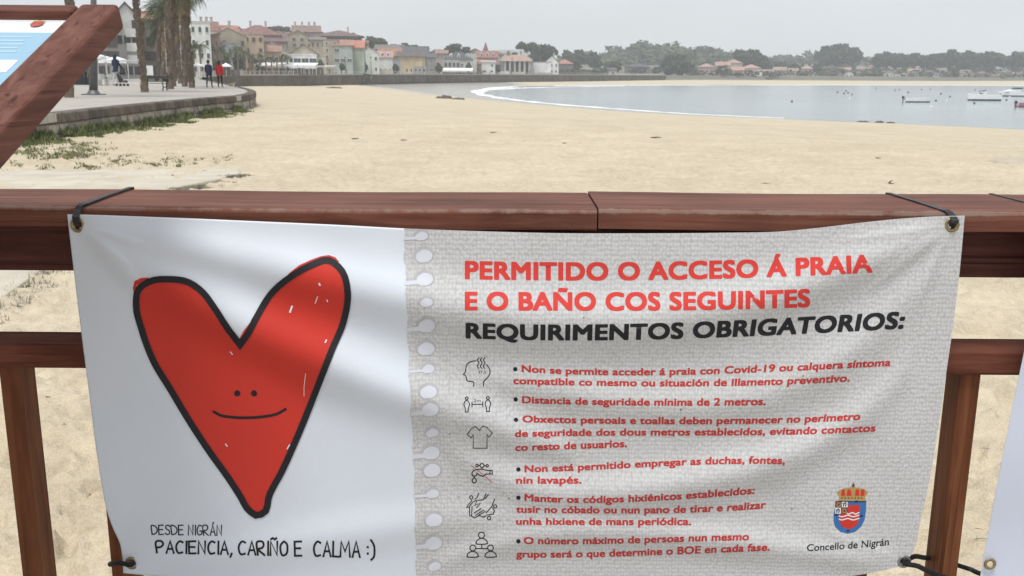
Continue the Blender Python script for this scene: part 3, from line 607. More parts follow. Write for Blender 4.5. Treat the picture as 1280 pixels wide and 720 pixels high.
house('house', 466, 491, 72, 64, 91, 300, (.68, .67, .65), (.45, .26, .22), 'side', 9, 0, 2, 4, 'white house with pink roof and three little dormers', dormers=3)
house('house', 474, 502, 70, 60, 76, 326, (.42, .25, .18), (.36, .17, .10), 'side', 9, 0, 0, 0, 'rust roofed house behind the three dormers')
house('house', 489, 501, 75, 73, 88, 312, (.34, .40, .45), (.3, .3, .3), 'flat', 5, 0, 1, 2, 'small grey blue house left of the yellow one')
house('house', 498, 531, 70.5, 64, 83, 330, (.60, .47, .24), (.13, .11, .11), 'side', 9, 0, 0, 0, 'bright yellow house with dark roof on grey columns', over=.6)
q = house('house', 506, 533, 83, None, 93, 331, (.36, .33, .32), None, 'flat', 6, 0, 1, 5, 'grey colonnade floor under the yellow house', 'building', 1.0, 1.6)
house('house', 502, 536, 66, 58, 72, 372, (.22, .21, .21), (.11, .11, .12), 'side', 10, 0, 0, 0, 'slate roofed house behind the yellow house')
house('house', 470, 505, 62, 56, 70, 392, (.30, .26, .24), (.18, .16, .16), 'side', 12, 0, 0, 0, 'long grey brown roof under the hill trees')
house('house', 534, 545, 72, 67, 90, 350, (.30, .30, .29), (.12, .12, .13), 'side', 8, 0, 2, 1, 'narrow dark slate house right of the yellow one')
house('house', 540, 575, 76, 75, 86, 362, (.55, .53, .48), (.5, .5, .5), 'flat', 8, 0, 1, 7, 'long pale arcade with a row of dark openings', 'building', 1.4, 1.9, True)
house('house', 545, 560, 67, 63, 75, 400, (.46, .36, .30), (.33, .2, .16), 'side', 9, 0, 1, 3, 'brown house peeking over the long arcade')
house('house', 556, 591, 75, 65, 88, 370, (.56, .60, .50), (.085, .095, .105), 'hip', 9, 0, 1, 4, 'pale green house with steep slate roof and white dormers', dormers=3)
house('house', 584, 596, 67, 65, 90, 384, (.62, .62, .56), (.4, .38, .36), 'flat', 8, 0, 3, 1, 'slim cream house right of the slate roof')
house('house', 596, 622, 72, 64, 84, 402, (.48, .26, .20), (.33, .13, .10), 'side', 9, 0, 1, 4, 'brick red house with dormers in front of the steeple', dormers=3)
house('house', 602, 619, 78, 76, 92, 390, (.66, .68, .66), (.5, .4, .35), 'side', 6, 0, 2, 2, 'small white cottage right of the red house')
house('house', 592, 603, 80, 75, 92, 392, (.52, .34, .24), (.42, .2, .13), 'side', 6, 0, 1, 1, 'small salmon cottage beside the white cottage')
# church steeple
D = 430 * KD(607); root = empty('church_steeple', (PX(607, D), D, HZ(607, 75, D)), 'pointed dark red church steeple above the red roofs', 'steeple')
q = MB(); q.box((-1.7, -1.7, -8), (1.7, 1.7, 2.4)); q.build('tower', wallmat((.38, .22, .18)), root)
q = MB(); q.add([(-1.9, -1.9, 2.4), (1.9, -1.9, 2.4), (1.9, 1.9, 2.4), (-1.9, 1.9, 2.4), (0, 0, 8.2)], [(0, 1, 4), (1, 2, 4), (2, 3, 4), (3, 0, 4), (3, 2, 1, 0)]); q.build('spire', roofmat((.2, .11, .1)), root)
# pillared hall
D = 412 * KD(645); X0, X1 = PX(629, D), PX(664, D); root = empty('pillared_hall', ((X0 + X1) / 2, D, 0), 'large open hall with salmon roof carried on tall grey pillars', 'hall'); hw = (X1 - X0) / 2; zt = HZ(645, 76.5, D); zr = HZ(645, 68, D)
q = MB(); q.box((-hw + .2, 2.5, -1), (hw - .2, 12, zt - .1)); q.build('wall', wallmat((.10, .11, .12)), root)
q = MB(); q.add([(-hw - 2, -1, zt), (hw + 1, -1, zt), (hw + 1, 14, zt), (-hw - 2, 14, zt), (-hw * .6 - 2, 7, zr), (hw * .55, 7, zr)], [(3, 2, 1, 0), (0, 1, 5, 4), (1, 2, 5), (2, 3, 4, 5), (3, 0, 4)]); q.build('roof', roofmat((.42, .26, .2)), root)
for k in range(6):
    q = MB(); x = -hw + .8 + k * (2 * hw - 1.6) / 5; q.box((x - .45, -.5, -1), (x + .45, .4, zt - .02)); q.build('pillar', wallmat((.48, .46, .42)), root)
q = MB(); q.box((-hw + 1.5, 6, zr - 1), (-hw + 2.9, 7.2, zr + 1.5)); q.build('chimney', wallmat((.25, .15, .13)), root)
house('house', 663, 689, 78, 76, 92, 420, (.70, .71, .69), (.35, .33, .33), 'flat', 7, 0, 0, 0, 'plain white annex left of the white gabled house by the pines')
house('gabled_house', 681, 698, 78, 70, 92, 424, (.70, .71, .69), (.12, .11, .11), 'front', 9, 0, 2, 3, 'tall white gabled house with dark roof under the umbrella pines', ww=.9, wh=1.3, chimneys=(.3,), dark=True, over=.2)
house('house', 695, 716, 80, 74.5, 92, 450, (.20, .17, .15), (.45, .18, .12), 'hip', 9, 0, 1, 3, 'dark walled house with orange roof right of the white gable')
# right side: villas among trees, farther off
vill = [(756, 770, 88, 85, 93, 520, CR, SL, 'side', 'low grey roofed house behind the white fence'), (782, 812, 84, 79.5, 92, 540, (.22, .22, .23), (.10, .10, .12), 'hip', 'dark low house with slate roof among the trees'), (806, 830, 86, 82, 93, 560, (.42, .40, .36), (.2, .18, .18), 'side', 'grey brown house left of the dark bushes'),
        (873, 894, 84, 79.5, 93, 560, (.50, .38, .33), (.42, .26, .22), 'hip', 'pink walled villa at the start of the villa group'), (894, 912, 82, 77.5, 92, 590, (.58, .50, .42), (.45, .24, .17), 'side', 'tan villa behind the bush with orange roof'), (905, 926, 79, 74.5, 90, 620, (.55, .46, .36), (.42, .27, .2), 'hip', 'highest villa of the group with brown roof'),
        (914, 930, 88, 84, 95, 560, (.66, .45, .38), (.48, .24, .17), 'side', 'small salmon villa by the shore'), (926, 950, 85.5, 81, 94, 575, (.66, .62, .58), (.50, .25, .19), 'hip', 'villa with pink red hipped roof and white terrace'), (950, 966, 90, 87, 97, 590, (.40, .34, .30), (.3, .2, .17), 'side', 'low brown house right of the white terrace villa'),
        (966, 982, 88, 84, 97, 610, (.48, .38, .32), (.38, .24, .2), 'side', 'brown house, third right of the pink red roof'), (984, 998, 89, 85.5, 98, 620, (.55, .50, .44), (.36, .22, .18), 'side', 'small tan house left of the pale pink one'), (1000, 1016, 86, 82, 97, 640, (.58, .44, .38), (.45, .28, .22), 'hip', 'pale pink house before the tallest far tree')]
for x0, x1, ye, yr, yb, D, wl_, rf_, kd, lab in vill:
    house('villa', x0, x1, ye, yr, yb + 2, D, wl_, rf_, kd, 10, random.uniform(-6, 6), 1, max(2, int((x1 - x0) / 7)), lab, 'house', 1.4, 1.3, True)
cols_ = [((.70, .70, .68), 'white'), ((.56, .50, .42), 'beige'), ((.55, .40, .33), 'pink'), ((.42, .38, .33), 'brown'), ((.62, .60, .55), 'cream')]
rfs_ = [(.40, .22, .17), (.30, .20, .17), (.22, .21, .21), (.46, .26, .2)]; rn = ['red', 'brown', 'grey', 'orange']
spots = [(1024, 93), (1040, 96), (1056, 91), (1066, 96), (1080, 90), (1092, 95), (1104, 88), (1118, 94), (1130, 97), (1142, 92), (1150, 87), (1163, 95), (1176, 91), (1188, 97), (1196, 85), (1208, 94), (1222, 90), (1232, 97), (1246, 88), (1255, 93), (1268, 86), (1274, 96), (1289, 92), (1112, 98), (1010, 98), (1170, 84)]
near_what = {0: 'under the tallest far tree', 1: 'beside a dark bush on the far shore', 2: 'right of the tallest far tree', 3: 'low on the far beach edge', 4: 'above the far beach at the gap in the woods', 5: 'left of the wood edge low down', 6: 'high under the left end of the long wood', 7: 'under the left end of the long wood', 8: 'touching the far beach above the first boat',
             9: 'above the first moored boat', 10: 'high beneath the long wood', 11: 'low over the beach right of the first boat', 12: 'mid slope right of the first boat', 13: 'by the beach beside the round bush', 14: 'high up inside the wood', 15: 'right of the round bush on the far shore', 16: 'mid slope above the second boat', 17: 'on the beach edge above the second boat', 18: 'high above the third boat', 19: 'mid slope above the third boat', 20: 'below the rightmost round tree', 21: 'by the beach at the right border', 22: 'cut by the right border', 23: 'lowest before the long wood on the sand edge', 24: 'low by the beach left of the tallest far tree', 25: 'topmost under the round crowns'}
for k, (x, yb) in enumerate(spots):
    D = 600 + (99 - yb) * 14; (wc, wn), ri = cols_[k % 5] if k % 3 else cols_[0], (k * 7 + 1) % 4; wpx = random.uniform(10, 17)
    house('far_house', x - wpx / 2, x + wpx / 2, yb + 1.2 - random.uniform(3.5, 5), yb + 1.2 - random.uniform(6.5, 8), yb + 3, D, wc, rfs_[ri], random.choice(('side', 'hip', 'side', 'front')), 9, random.uniform(-12, 12), 1, 3, '%s far house with %s roof %s' % (wn, rn[ri], near_what[k]), 'house', 1.2, 1.2, True)
random.seed(77)
wc_ = {'cream': (.56, .53, .46), 'white': (.66, .66, .63), 'tan': (.48, .40, .30), 'grey': (.38, .38, .37), 'pink': (.50, .38, .32)}; rc_ = {'rust': (.30, .15, .11), 'maroon': (.20, .11, .10), 'slate': (.13, .13, .14), 'brown': (.22, .16, .12)}
hill = [(256, 31, 'above the white flat roofed block'), (283, 31.5, 'just left of the crimson hipped roof'), (293, 33, 'touching the left end of the crimson hipped roof'), (312, 36, 'behind the crimson hipped roof'), (334, 37, 'right of the crimson hipped roof ridge'), (347, 39, 'under the dark skyline clump'), (357, 40, 'left of the maroon chimneyed roof'), (404, 40, 'between maroon roof and hilltop hotel'), (412, 47, 'just below the left end of the hilltop hotel'), (426, 47, 'below the middle of the hilltop hotel'), (441, 47.5, 'below the right end of the hilltop hotel'), (457, 51, 'right below the hotel end'), (469, 54, 'at the foot of the open crowned hill trees'), (484, 56, 'above the rust roof'), (515, 58, 'over the dark roof of the yellow house'),
        (527, 61, 'right over the yellow house gable'), (549, 62, 'at the left foot of the round dark tree'), (594, 61, 'left of the steeple'), (618, 65, 'right of the steeple'), (627, 67, 'left end of the salmon hall roof'), (660, 71, 'under the left umbrella pines'), (338, 46, 'mid slope over the pale seafront gable'), (318, 41, 'over the tan square house'), (379, 44, 'behind the big beige house')]
for k, (x, yr, wh_) in enumerate(hill):
    wn, rn_ = random.choice(list(wc_)), random.choice(list(rc_)); wp = random.uniform(9, 15); Dd = (360 if x < 460 else 430) + random.uniform(-20, 25)
    house('small_house', x - wp / 2, x + wp / 2, yr + random.uniform(2.2, 3.4), yr, yr + 12, Dd, wc_[wn], rc_[rn_], random.choice(('side', 'side', 'hip', 'front')), 8, random.uniform(-18, 18), 1, 2, 'small %s house with %s roof %s' % (wn, rn_, wh_), 'house', .9, 1.0, True, win_y=(yr + 3.4, yr + 7))
anch = [(962, 'right of the villa group'), (975, 'right of the villa group, farther'), (990, 'below the pale woodland'), (1006, 'left of the tallest far tree'), (1018, 'at the left foot of the tallest far tree'), (1033, 'under the tallest far tree'), (1046, 'under the middle of the tallest far tree'), (1061, 'at the right foot of the tallest far tree'), (1073, 'in the gap between tallest tree and long wood'), (1086, 'at the start of the long wood'), (1098, 'below the first tree of the long wood'), (1110, 'below the second tree of the long wood'), (1123, 'below the third tree of the long wood'), (1135, 'below the fourth tree of the long wood'),
        (1147, 'below the fifth tree of the long wood'), (1158, 'below the sixth tree of the long wood'), (1170, 'below the seventh tree of the long wood'), (1182, 'left of the solitary round bush'), (1203, 'right of the solitary round bush'), (1215, 'below the last tree of the long wood'), (1227, 'below the left edge of the large round crown'), (1239, 'below the large round crown'), (1251, 'between the two large round crowns'), (1262, 'left below the rightmost crown'), (1276, 'right below the rightmost crown')]
for x, wh_ in anch:
    for lv in (0, 1):
        if x < 985 and lv == 0: continue
        yb = random.uniform(85, 90) if lv == 0 else random.uniform(93.5, 98.5); xx = x + random.uniform(-4, 4); wn, rn_ = random.choice(list(wc_)), random.choice(list(rc_)); wp = random.uniform(6, 12)
        house('far_house', xx - wp / 2, xx + wp / 2, yb - random.uniform(2.6, 4), yb - random.uniform(4.6, 6), yb + 3, (790 if lv == 0 else 612) + random.uniform(-15, 15), wc_[wn], rc_[rn_], random.choice(('side', 'hip', 'front')), 8, random.uniform(-25, 25), 1, 2, '%s %s house with %s roof %s' % ('distant upper' if lv == 0 else 'low shoreline', wn, rn_, wh_), 'house', 1.0, 1.0, True)
# low white seafront fence, kiosk, low walls
def lowwall(name, x0, x1, yt, yb, D, c, lab, cat='wall', panels=0):
    D *= KD((x0 + x1) / 2)
    X0, X1 = PX(x0, D), PX(x1, D); zb = HZ((x0 + x1) / 2, yb, D); zt = HZ((x0 + x1) / 2, yt, D); root = empty(name, ((X0 + X1) / 2, D, zb), lab, cat); hw = (X1 - X0) / 2; n_ = panels or 1
    for k in range(n_):
        a_ = -hw + 2 * hw * k / n_; b_ = -hw + 2 * hw * (k + 1) / n_; q = MB(); q.box((a_ + .05, 0, -1.5), (b_ - .05, .15, zt - zb)); q.build('panel', wallmat(c), root)
    q = MB()
    q.box((-hw, -.02, zt - zb + .002), (hw, .2, zt - zb + .12)); q.build('coping', wallmat(c), root)
lowwall('boundary_wall', 760, 826, 93.0, 96.3, 520, (.72, .72, .68), 'long low white boundary wall right of the kiosk', panels=9)
lowwall('boundary_wall', 616, 636, 89, 93, 404, (.62, .62, .58), 'short white wall in front of the pillared hall', panels=3)
lowwall('boundary_wall', 640, 655, 90, 94, 406, (.50, .47, .40), 'short beige wall under the hall pillars', panels=2)
lowwall('boundary_wall', 664, 690, 91, 94, 416, (.40, .37, .34), 'brown boundary wall under the white gabled house', panels=4)
lowwall('boundary_wall', 425, 490, 87, 92.5, 292, (.56, .50, .42), 'beige garden wall behind the seafront railing', panels=10)
lowwall('boundary_wall', 930, 953, 90.5, 93, 560, (.72, .71, .68), 'white terrace wall of the red roofed villa', panels=3)
D = 452; root = empty('kiosk', (PX(733, D), D, 0), 'small pale blue canopy kiosk on the sea wall end', 'kiosk'); zt = HZ(733, 85, D)
q = MB(); q.box((-2.6, -1.5, zt - .5), (2.6, 1.5, zt)); q.build('roof', wallmat((.45, .5, .5)), root)
for sx in (-1.6, 1.6):
    q = MB(); q.box((sx - .25, -.3, -.1), (sx + .25, .3, zt - .5)); q.build('post', wallmat((.2, .2, .2)), root)
q = MB(); q.box((-1.3, .4, -.1), (1.3, 1.2, zt - 1.2)); q.build('counter', wallmat((.3, .32, .33)), root)

# ================================================================== trees
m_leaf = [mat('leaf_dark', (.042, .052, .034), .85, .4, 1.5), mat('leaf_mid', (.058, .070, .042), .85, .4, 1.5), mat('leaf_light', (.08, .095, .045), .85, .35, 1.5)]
m_bark = mat('bark', (.13, .10, .075), .95, .35, 6, .8, 30)
def crown_mesh(shape, n_clump, seed, leaf=.55, nleaf=22):
    rs = random.Random(seed); q = MB()
    for c_ in range(n_clump):
        if shape == 'umbrella':
            an = rs.uniform(0, 6.283); rr_ = math.sqrt(rs.random()); x, y = math.cos(an) * rr_, math.sin(an) * rr_; z = .30 * (1 - rr_ ** 2) * rs.uniform(.3, 1) + rs.uniform(-.04, .05)
            cr = .16
        elif shape == 'cone':
            z = rs.random(); rr_ = (1 - z) * .9 * math.sqrt(rs.random()) + .05; an = rs.uniform(0, 6.283); x, y = math.cos(an) * rr_ * .5, math.sin(an) * rr_ * .5; z = z * 1.6; cr = .14
        else:
            while True:
                x, y, z = rs.uniform(-1, 1), rs.uniform(-1, 1), rs.uniform(-.8, 1)
                d_ = math.sqrt(x * x + y * y + z * z)
                if .35 < d_ < 1: break
            z = z * .8; cr = .24
            if z < -.2: x *= .8; y *= .8
        cr *= rs.uniform(.6, 1.25); lo = rs.choice((0, 0, 1, 1, 2))
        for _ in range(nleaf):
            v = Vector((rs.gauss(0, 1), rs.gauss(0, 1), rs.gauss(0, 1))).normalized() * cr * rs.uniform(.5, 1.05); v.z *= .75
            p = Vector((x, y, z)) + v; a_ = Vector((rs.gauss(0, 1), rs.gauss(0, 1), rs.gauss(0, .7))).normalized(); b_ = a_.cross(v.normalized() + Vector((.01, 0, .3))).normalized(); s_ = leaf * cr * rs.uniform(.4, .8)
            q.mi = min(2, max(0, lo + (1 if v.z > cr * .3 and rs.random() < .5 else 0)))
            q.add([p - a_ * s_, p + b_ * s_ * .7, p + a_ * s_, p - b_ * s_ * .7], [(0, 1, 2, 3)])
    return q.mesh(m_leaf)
CROWN = {('round', k): crown_mesh('round', 110, 10 + k, leaf=.8, nleaf=24) for k in range(3)}
CROWN.update({('umbrella', k): crown_mesh('umbrella', 120, 20 + k, leaf=.75, nleaf=24) for k in range(2)}); CROWN[('cone', 0)] = crown_mesh('cone', 60, 31)
CROWN.update({('bush', k): crown_mesh('round', 40, 40 + k, leaf=.6) for k in range(2)})
def tree(x, ytop, ybot, wpx, D, shape, label, group=None, ytrunk=None, name='tree', k=None, fork=False, hz=None):
    """crown spans rows ytop..ybot and wpx columns at distance D"""
    D *= KD(x); zt = HZ(x, ytop, D); zb = HZ(x, ybot, D); rx = wpx / F * D / 2; X = PX(x, D); g = gz(X, D) - .2
    root = empty(name, (X, D, g), label, 'tree' if shape != 'bush' else 'bush', group); h = zt - zb
    me_ = CROWN[(shape, k if k is not None else random.randrange(sum(1 for q_ in CROWN if q_[0] == shape)))]
    if shape in ('round', 'bush'): sz = h / 1.55; cz = zt - sz * .85
    elif shape == 'umbrella': sz = h / .45; cz = zt - sz * .32
    else: sz = h / 1.7; cz = zb
    o = link('crown', me_, root, loc=(0, 0, cz - g)); o.scale = (rx / (1.0 if shape != 'cone' else .5) * .95, min(rx, 9) / (1.0 if shape != 'cone' else .5), sz); o.rotation_euler = (0, 0, 0)
    q = MB(); ztr = max(cz - g, .4) ; r0 = max(.12, min(.45, h * .05)); lx = random.uniform(-.05, .05) * ztr
    q.tube([(0, 0, -.5), (lx * .4, 0, ztr * .5), (lx, 0, ztr + sz * .1)], [r0 * 1.2, r0, r0 * .6], 6)
    for _ in range(4 if shape != 'cone' else 0):
        an = random.uniform(0, 6.28); q.tube([(lx * .7, 0, ztr * .72), (lx + math.cos(an) * rx * .3, math.sin(an) * rx * .3, ztr + sz * .02), (lx + math.cos(an) * rx * .62, math.sin(an) * rx * .5, ztr + sz * .14)], [r0 * .5, r0 * .35, r0 * .15], 5)
    q.build('trunk', m_bark, root); return root
# umbrella pines behind the hall
up = [(652, 53.5, 62, 15, 470, 'umbrella', 'leftmost umbrella pine of the tall group behind the hall'), (665, 54, 66, 20, 475, 'umbrella', 'second umbrella pine of the tall group'), (679, 54.5, 78, 24, 480, 'round', 'densest tallest crown of the pine group behind the white gable'), (690, 59, 70, 14, 478, 'umbrella', 'flat umbrella pine on the right end of the pine group'), (643, 65, 76, 9, 455, 'round', 'small dark tree at the foot of the pine group'), (668, 64, 82, 16, 462, 'round', 'lower dark crown in the middle of the pine group')]
for t_ in up: tree(*t_, group='tall pines behind the hall')
lt = [(570, 54, 67, 17, 430, 'round', 'round dark tree above the slate roof'), (561, 57, 68, 10, 432, 'round', 'smaller round tree left of the round dark tree'), (583, 58, 68, 12, 434, 'round', 'small tree right of the round dark tree'),
      (466, 45, 60, 20, 400, 'round', 'open crowned tree right of the hilltop hotel'), (478, 47, 60, 14, 405, 'round', 'second tree right of the hilltop hotel'), (443, 41, 48, 10, 420, 'round', 'small tree rising behind the hotel end'),
      (495, 55, 64, 18, 440, 'round', 'hill tree left of the slate roofed house'), (507, 53.5, 64, 15, 445, 'round', 'hill tree above the slate roofed house'), (519, 56, 66, 17, 450, 'round', 'hill tree behind the yellow house'), (531, 59, 68, 15, 455, 'round', 'hill tree right of the yellow house'), (541, 63, 74, 14, 440, 'bush', 'low dark bush between the slate houses'),
      (340, 33, 42, 13, 430, 'round', 'leftmost tree of the dark clump on the left skyline'), (350, 32, 42, 14, 435, 'round', 'second tree of the dark clump on the left skyline'), (360, 33, 42, 13, 432, 'round', 'third tree of the dark clump on the left skyline'), (369, 36, 43, 9, 430, 'round', 'rightmost tree of the dark clump on the left skyline'),
      (298, 66, 88, 14, 187, 'round', 'dark leafy tree among the small seafront palms'), (284, 70, 88, 10, 189, 'round', 'smaller dark tree left of the leafy tree among palms')]
lt += [(268, 72, 89, 9, 183, 'round', 'dark tree right of the white block at street level'), (324, 72, 88, 8, 204, 'bush', 'dark shrub right of the eighth small palm'), (401, 76, 86, 9, 246, 'round', 'dark tree between white restaurant and beige block'), (428, 79, 88, 8, 250, 'round', 'small dark tree before the pale green house'), (456, 78, 90, 8, 280, 'round', 'dark tree before the white gabled house'), (447, 55, 66, 8, 300, 'round', 'tree right behind the brightest orange roof'), (495, 80, 91, 8, 302, 'round', 'dark tree left of the yellow house base'), (549, 80, 91, 9, 350, 'round', 'dark tree left of the terrace awning'), (408, 52, 62, 10, 300, 'round', 'dark tree below the left end of the hilltop hotel'), (372, 50, 58, 8, 300, 'round', 'dark tree left of the big beige house'), (622, 80, 92, 8, 398, 'round', 'dark tree left of the pillared hall'), (586, 78, 90, 7, 362, 'round', 'narrow dark tree before the slim cream house')]
for t_ in lt: tree(*t_)
rt = [(709, 62, 80, 16, 600, 'round', 'hazy tree right of the white gabled house'), (724, 62, 82, 20, 620, 'round', 'hazy broad tree above the kiosk'), (742, 65, 84, 18, 610, 'round', 'hazy tree right of the kiosk tree'), (720, 78, 93, 15, 470, 'round', 'dark tree beside the orange roof'), (752, 78, 92, 18, 500, 'bush', 'dark bush left of the long white wall'), (768, 76, 90, 20, 540, 'round', 'dark tree over the left end of the white wall'), (800, 84, 94, 24, 530, 'bush', 'wide dark bush over the middle of the white wall'), (822, 82, 95, 16, 525, 'bush', 'dark bush over the right end of the white wall'),
      (838, 69, 94, 22, 540, 'round', 'tall green tree left of centre on the far shore'), (853, 67, 94, 26, 545, 'round', 'broad green tree right of the tall green tree'), (866, 86, 95, 16, 540, 'bush', 'low green bush right of the broad green tree'), (904, 81, 93, 22, 548, 'bush', 'round green bush before the tan villa'),
      (926, 61.5, 80, 26, 640, 'round', 'left part of the darkest big tree above the villas'), (941, 62, 84, 28, 645, 'round', 'right part of the darkest big tree above the villas'), (954, 70, 88, 16, 640, 'round', 'dark tree at the right foot of the darkest big tree'), (936, 60, 70, 8, 642, 'cone', 'pointed treetop on the darkest big tree'),
      (1034, 57, 82, 30, 760, 'round', 'left half of the tallest far tree'), (1050, 54.5, 82, 34, 770, 'round', 'highest crown of the tallest far tree'), (1066, 59, 80, 22, 765, 'round', 'thin crown right of the tallest far tree'), (1022, 79, 94, 16, 640, 'round', 'small dark tree left of the white far house'), (993, 80, 94, 16, 630, 'round', 'dark tree between two small far houses'), (1050, 85, 97, 14, 625, 'bush', 'bush below the tallest far tree'), (974, 76, 90, 22, 720, 'round', 'pale hazy tree left of the far houses'),
      (1194, 86, 98, 10, 600, 'round', 'solitary round bush on the far shore'), (1178, 88, 98, 9, 610, 'bush', 'small bush left of the solitary round bush'),
      (1239, 64, 84, 34, 720, 'round', 'large round crown right of the long wood'), (1272, 63.5, 84, 30, 725, 'round', 'large round crown at the right border'), (1255, 70, 84, 16, 722, 'round', 'smaller crown between the two large round crowns'), (1290, 68, 85, 22, 722, 'round', 'crown cut by the right border')]
for t_ in rt: tree(*t_)
lw = [1098, 1108, 1120, 1131, 1143, 1155, 1166, 1177, 1188, 1199, 1210, 1219]; tops = [66, 64, 65.5, 67, 66, 68, 67, 66, 61.5, 64.5, 62.5, 65]
words = ['first', 'second', 'third', 'fourth', 'fifth', 'sixth', 'seventh', 'eighth', 'ninth and highest', 'tenth', 'eleventh', 'last']
for x, t_, wd in zip(lw, tops, words): tree(x, t_, 84, 19, 730 + random.uniform(-10, 10), 'round', '%s tree from the left in the long dark wood right of centre' % wd, 'trees of the long dark wood')
# distant wooded hills: masses of small crowns
def woods(name, outline, D, depth, label, step=6, cs=7, nl=34, zb=2):
    """outline: (x, ytop) pairs; many leaf clumps over a slope up to the skyline"""
    q = MB(); rs = random.Random(int(D)); xs = [a_[0] for a_ in outline]; ys = [a_[1] for a_ in outline]
    X0, X1 = PX(xs[0], D), PX(xs[-1], D); nx = int((X1 - X0) / step)
    for r_ in range(9):
        f_ = r_ / 8.0
        for k in range(nx):
            x = X0 + (k + rs.random()) * step; px_ = 640 + (x / D) * F; zt = HZ(px_, float(np.interp(px_, xs, ys)), D)
            z = zb + (zt - cs * .8 - zb) * (f_ ** .8) ; y = D - depth * (1 - f_)
            s_ = cs * rs.uniform(.6, 1.15); zz = max(z + rs.uniform(-.5, .3) * s_, 0)
            if f_ == 1: zz += rs.choice((0, 0, 0, .5, 1)) * s_ * .35
            lo = rs.choice((0, 0, 1, 1, 2))
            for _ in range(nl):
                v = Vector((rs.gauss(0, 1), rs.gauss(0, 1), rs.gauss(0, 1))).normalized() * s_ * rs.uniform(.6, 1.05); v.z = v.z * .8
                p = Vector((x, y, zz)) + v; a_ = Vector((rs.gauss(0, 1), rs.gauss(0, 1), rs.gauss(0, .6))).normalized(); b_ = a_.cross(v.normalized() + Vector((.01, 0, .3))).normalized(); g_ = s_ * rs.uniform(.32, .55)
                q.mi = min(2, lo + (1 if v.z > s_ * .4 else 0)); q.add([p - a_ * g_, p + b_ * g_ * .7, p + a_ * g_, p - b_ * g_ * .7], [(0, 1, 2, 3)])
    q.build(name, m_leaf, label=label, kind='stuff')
woods('woodland', [(755, 64), (765, 60), (775, 58.5), (785, 54.5), (800, 54), (815, 54), (830, 56), (845, 59), (860, 57), (875, 57.5), (890, 60), (903, 64), (915, 70), (935, 74)], 900, 190, 'hazy wooded hill rising behind the far shore left of the villas')
woods('woodland', [(690, 72), (705, 66), (722, 63.5), (735, 66), (748, 66), (760, 66)], 840, 120, 'hazy low woodland between the pines and the wooded hill', 6, 6)
woods('woodland', [(940, 70), (958, 67), (975, 67), (992, 68), (1010, 69), (1028, 68), (1080, 70), (1100, 72)], 1050, 240, 'pale hazy woodland behind the houses right of centre', 7, 7)
woods('woodland', [(1080, 74), (1130, 73), (1180, 72), (1230, 74), (1300, 72), (1400, 74)], 900, 160, 'hazy woodland on the slope behind the right far houses', 7, 7)
def shrubs(x0, x1, D0, D1, n_, label, seed):
    q = MB(); rs = random.Random(seed)
    for _ in range(n_):
        D = rs.uniform(D0, D1); x = PX(rs.uniform(x0, x1), D); z = gz(x, D); s_ = rs.uniform(1.0, 2.6); lo = rs.choice((0, 0, 1, 1, 2))
        for _ in range(22):
            v = Vector((rs.gauss(0, 1), rs.gauss(0, 1), rs.gauss(0, 1))).normalized() * s_ * rs.uniform(.6, 1.05); p = Vector((x, D, z + s_ * .6)) + Vector((v.x * 1.3, v.y, v.z * .8)); a_ = Vector((rs.gauss(0, 1), rs.gauss(0, 1), rs.gauss(0, .6))).normalized(); b_ = a_.cross(v.normalized() + Vector((.01, 0, .3))).normalized(); g_ = s_ * rs.uniform(.3, .5)
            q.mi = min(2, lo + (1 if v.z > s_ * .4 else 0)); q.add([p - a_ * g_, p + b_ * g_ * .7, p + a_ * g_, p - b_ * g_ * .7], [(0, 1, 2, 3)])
    q.build('shrubs', m_leaf, label=label, kind='stuff')
shrubs(850, 1330, 596, 760, 620, 'low shrubs and gardens between the houses of the far shore', 3)
shrubs(262, 460, 300, 440, 260, 'garden shrubs between the houses of the left slope', 4)
shrubs(460, 600, 400, 500, 200, 'garden shrubs between the houses of the middle slope', 5)
shrubs(600, 755, 462, 540, 170, 'garden shrubs behind the right end of the sea wall', 8)
shrubs(860, 975, 550, 575, 60, 'low hedge along the dune before the villas', 6)
# far mountain in the mist
q = MB(); D = 2600; ol = [(480, 75), (540, 72), (590, 66), (620, 62.5), (640, 62), (658, 65), (680, 70), (720, 76), (800, 80), (900, 84), (1000, 86)]
vs_ = []
for x, y in ol:
    vs_ += [P(x, 92, D - 900), P(x, (y + 92) / 2 + 2, D - 400), P(x, y, D), P(x, 95, D + 600)]
q.add(vs_, [(4 * k + c, 4 * k + 4 + c, 4 * k + 5 + c, 4 * k + 1 + c) for k in range(len(ol) - 1) for c in range(3)]); q.build('mountain', mat('mountain_green', (.09, .11, .07), .9, .3, .005), sm=True, kind='structure')

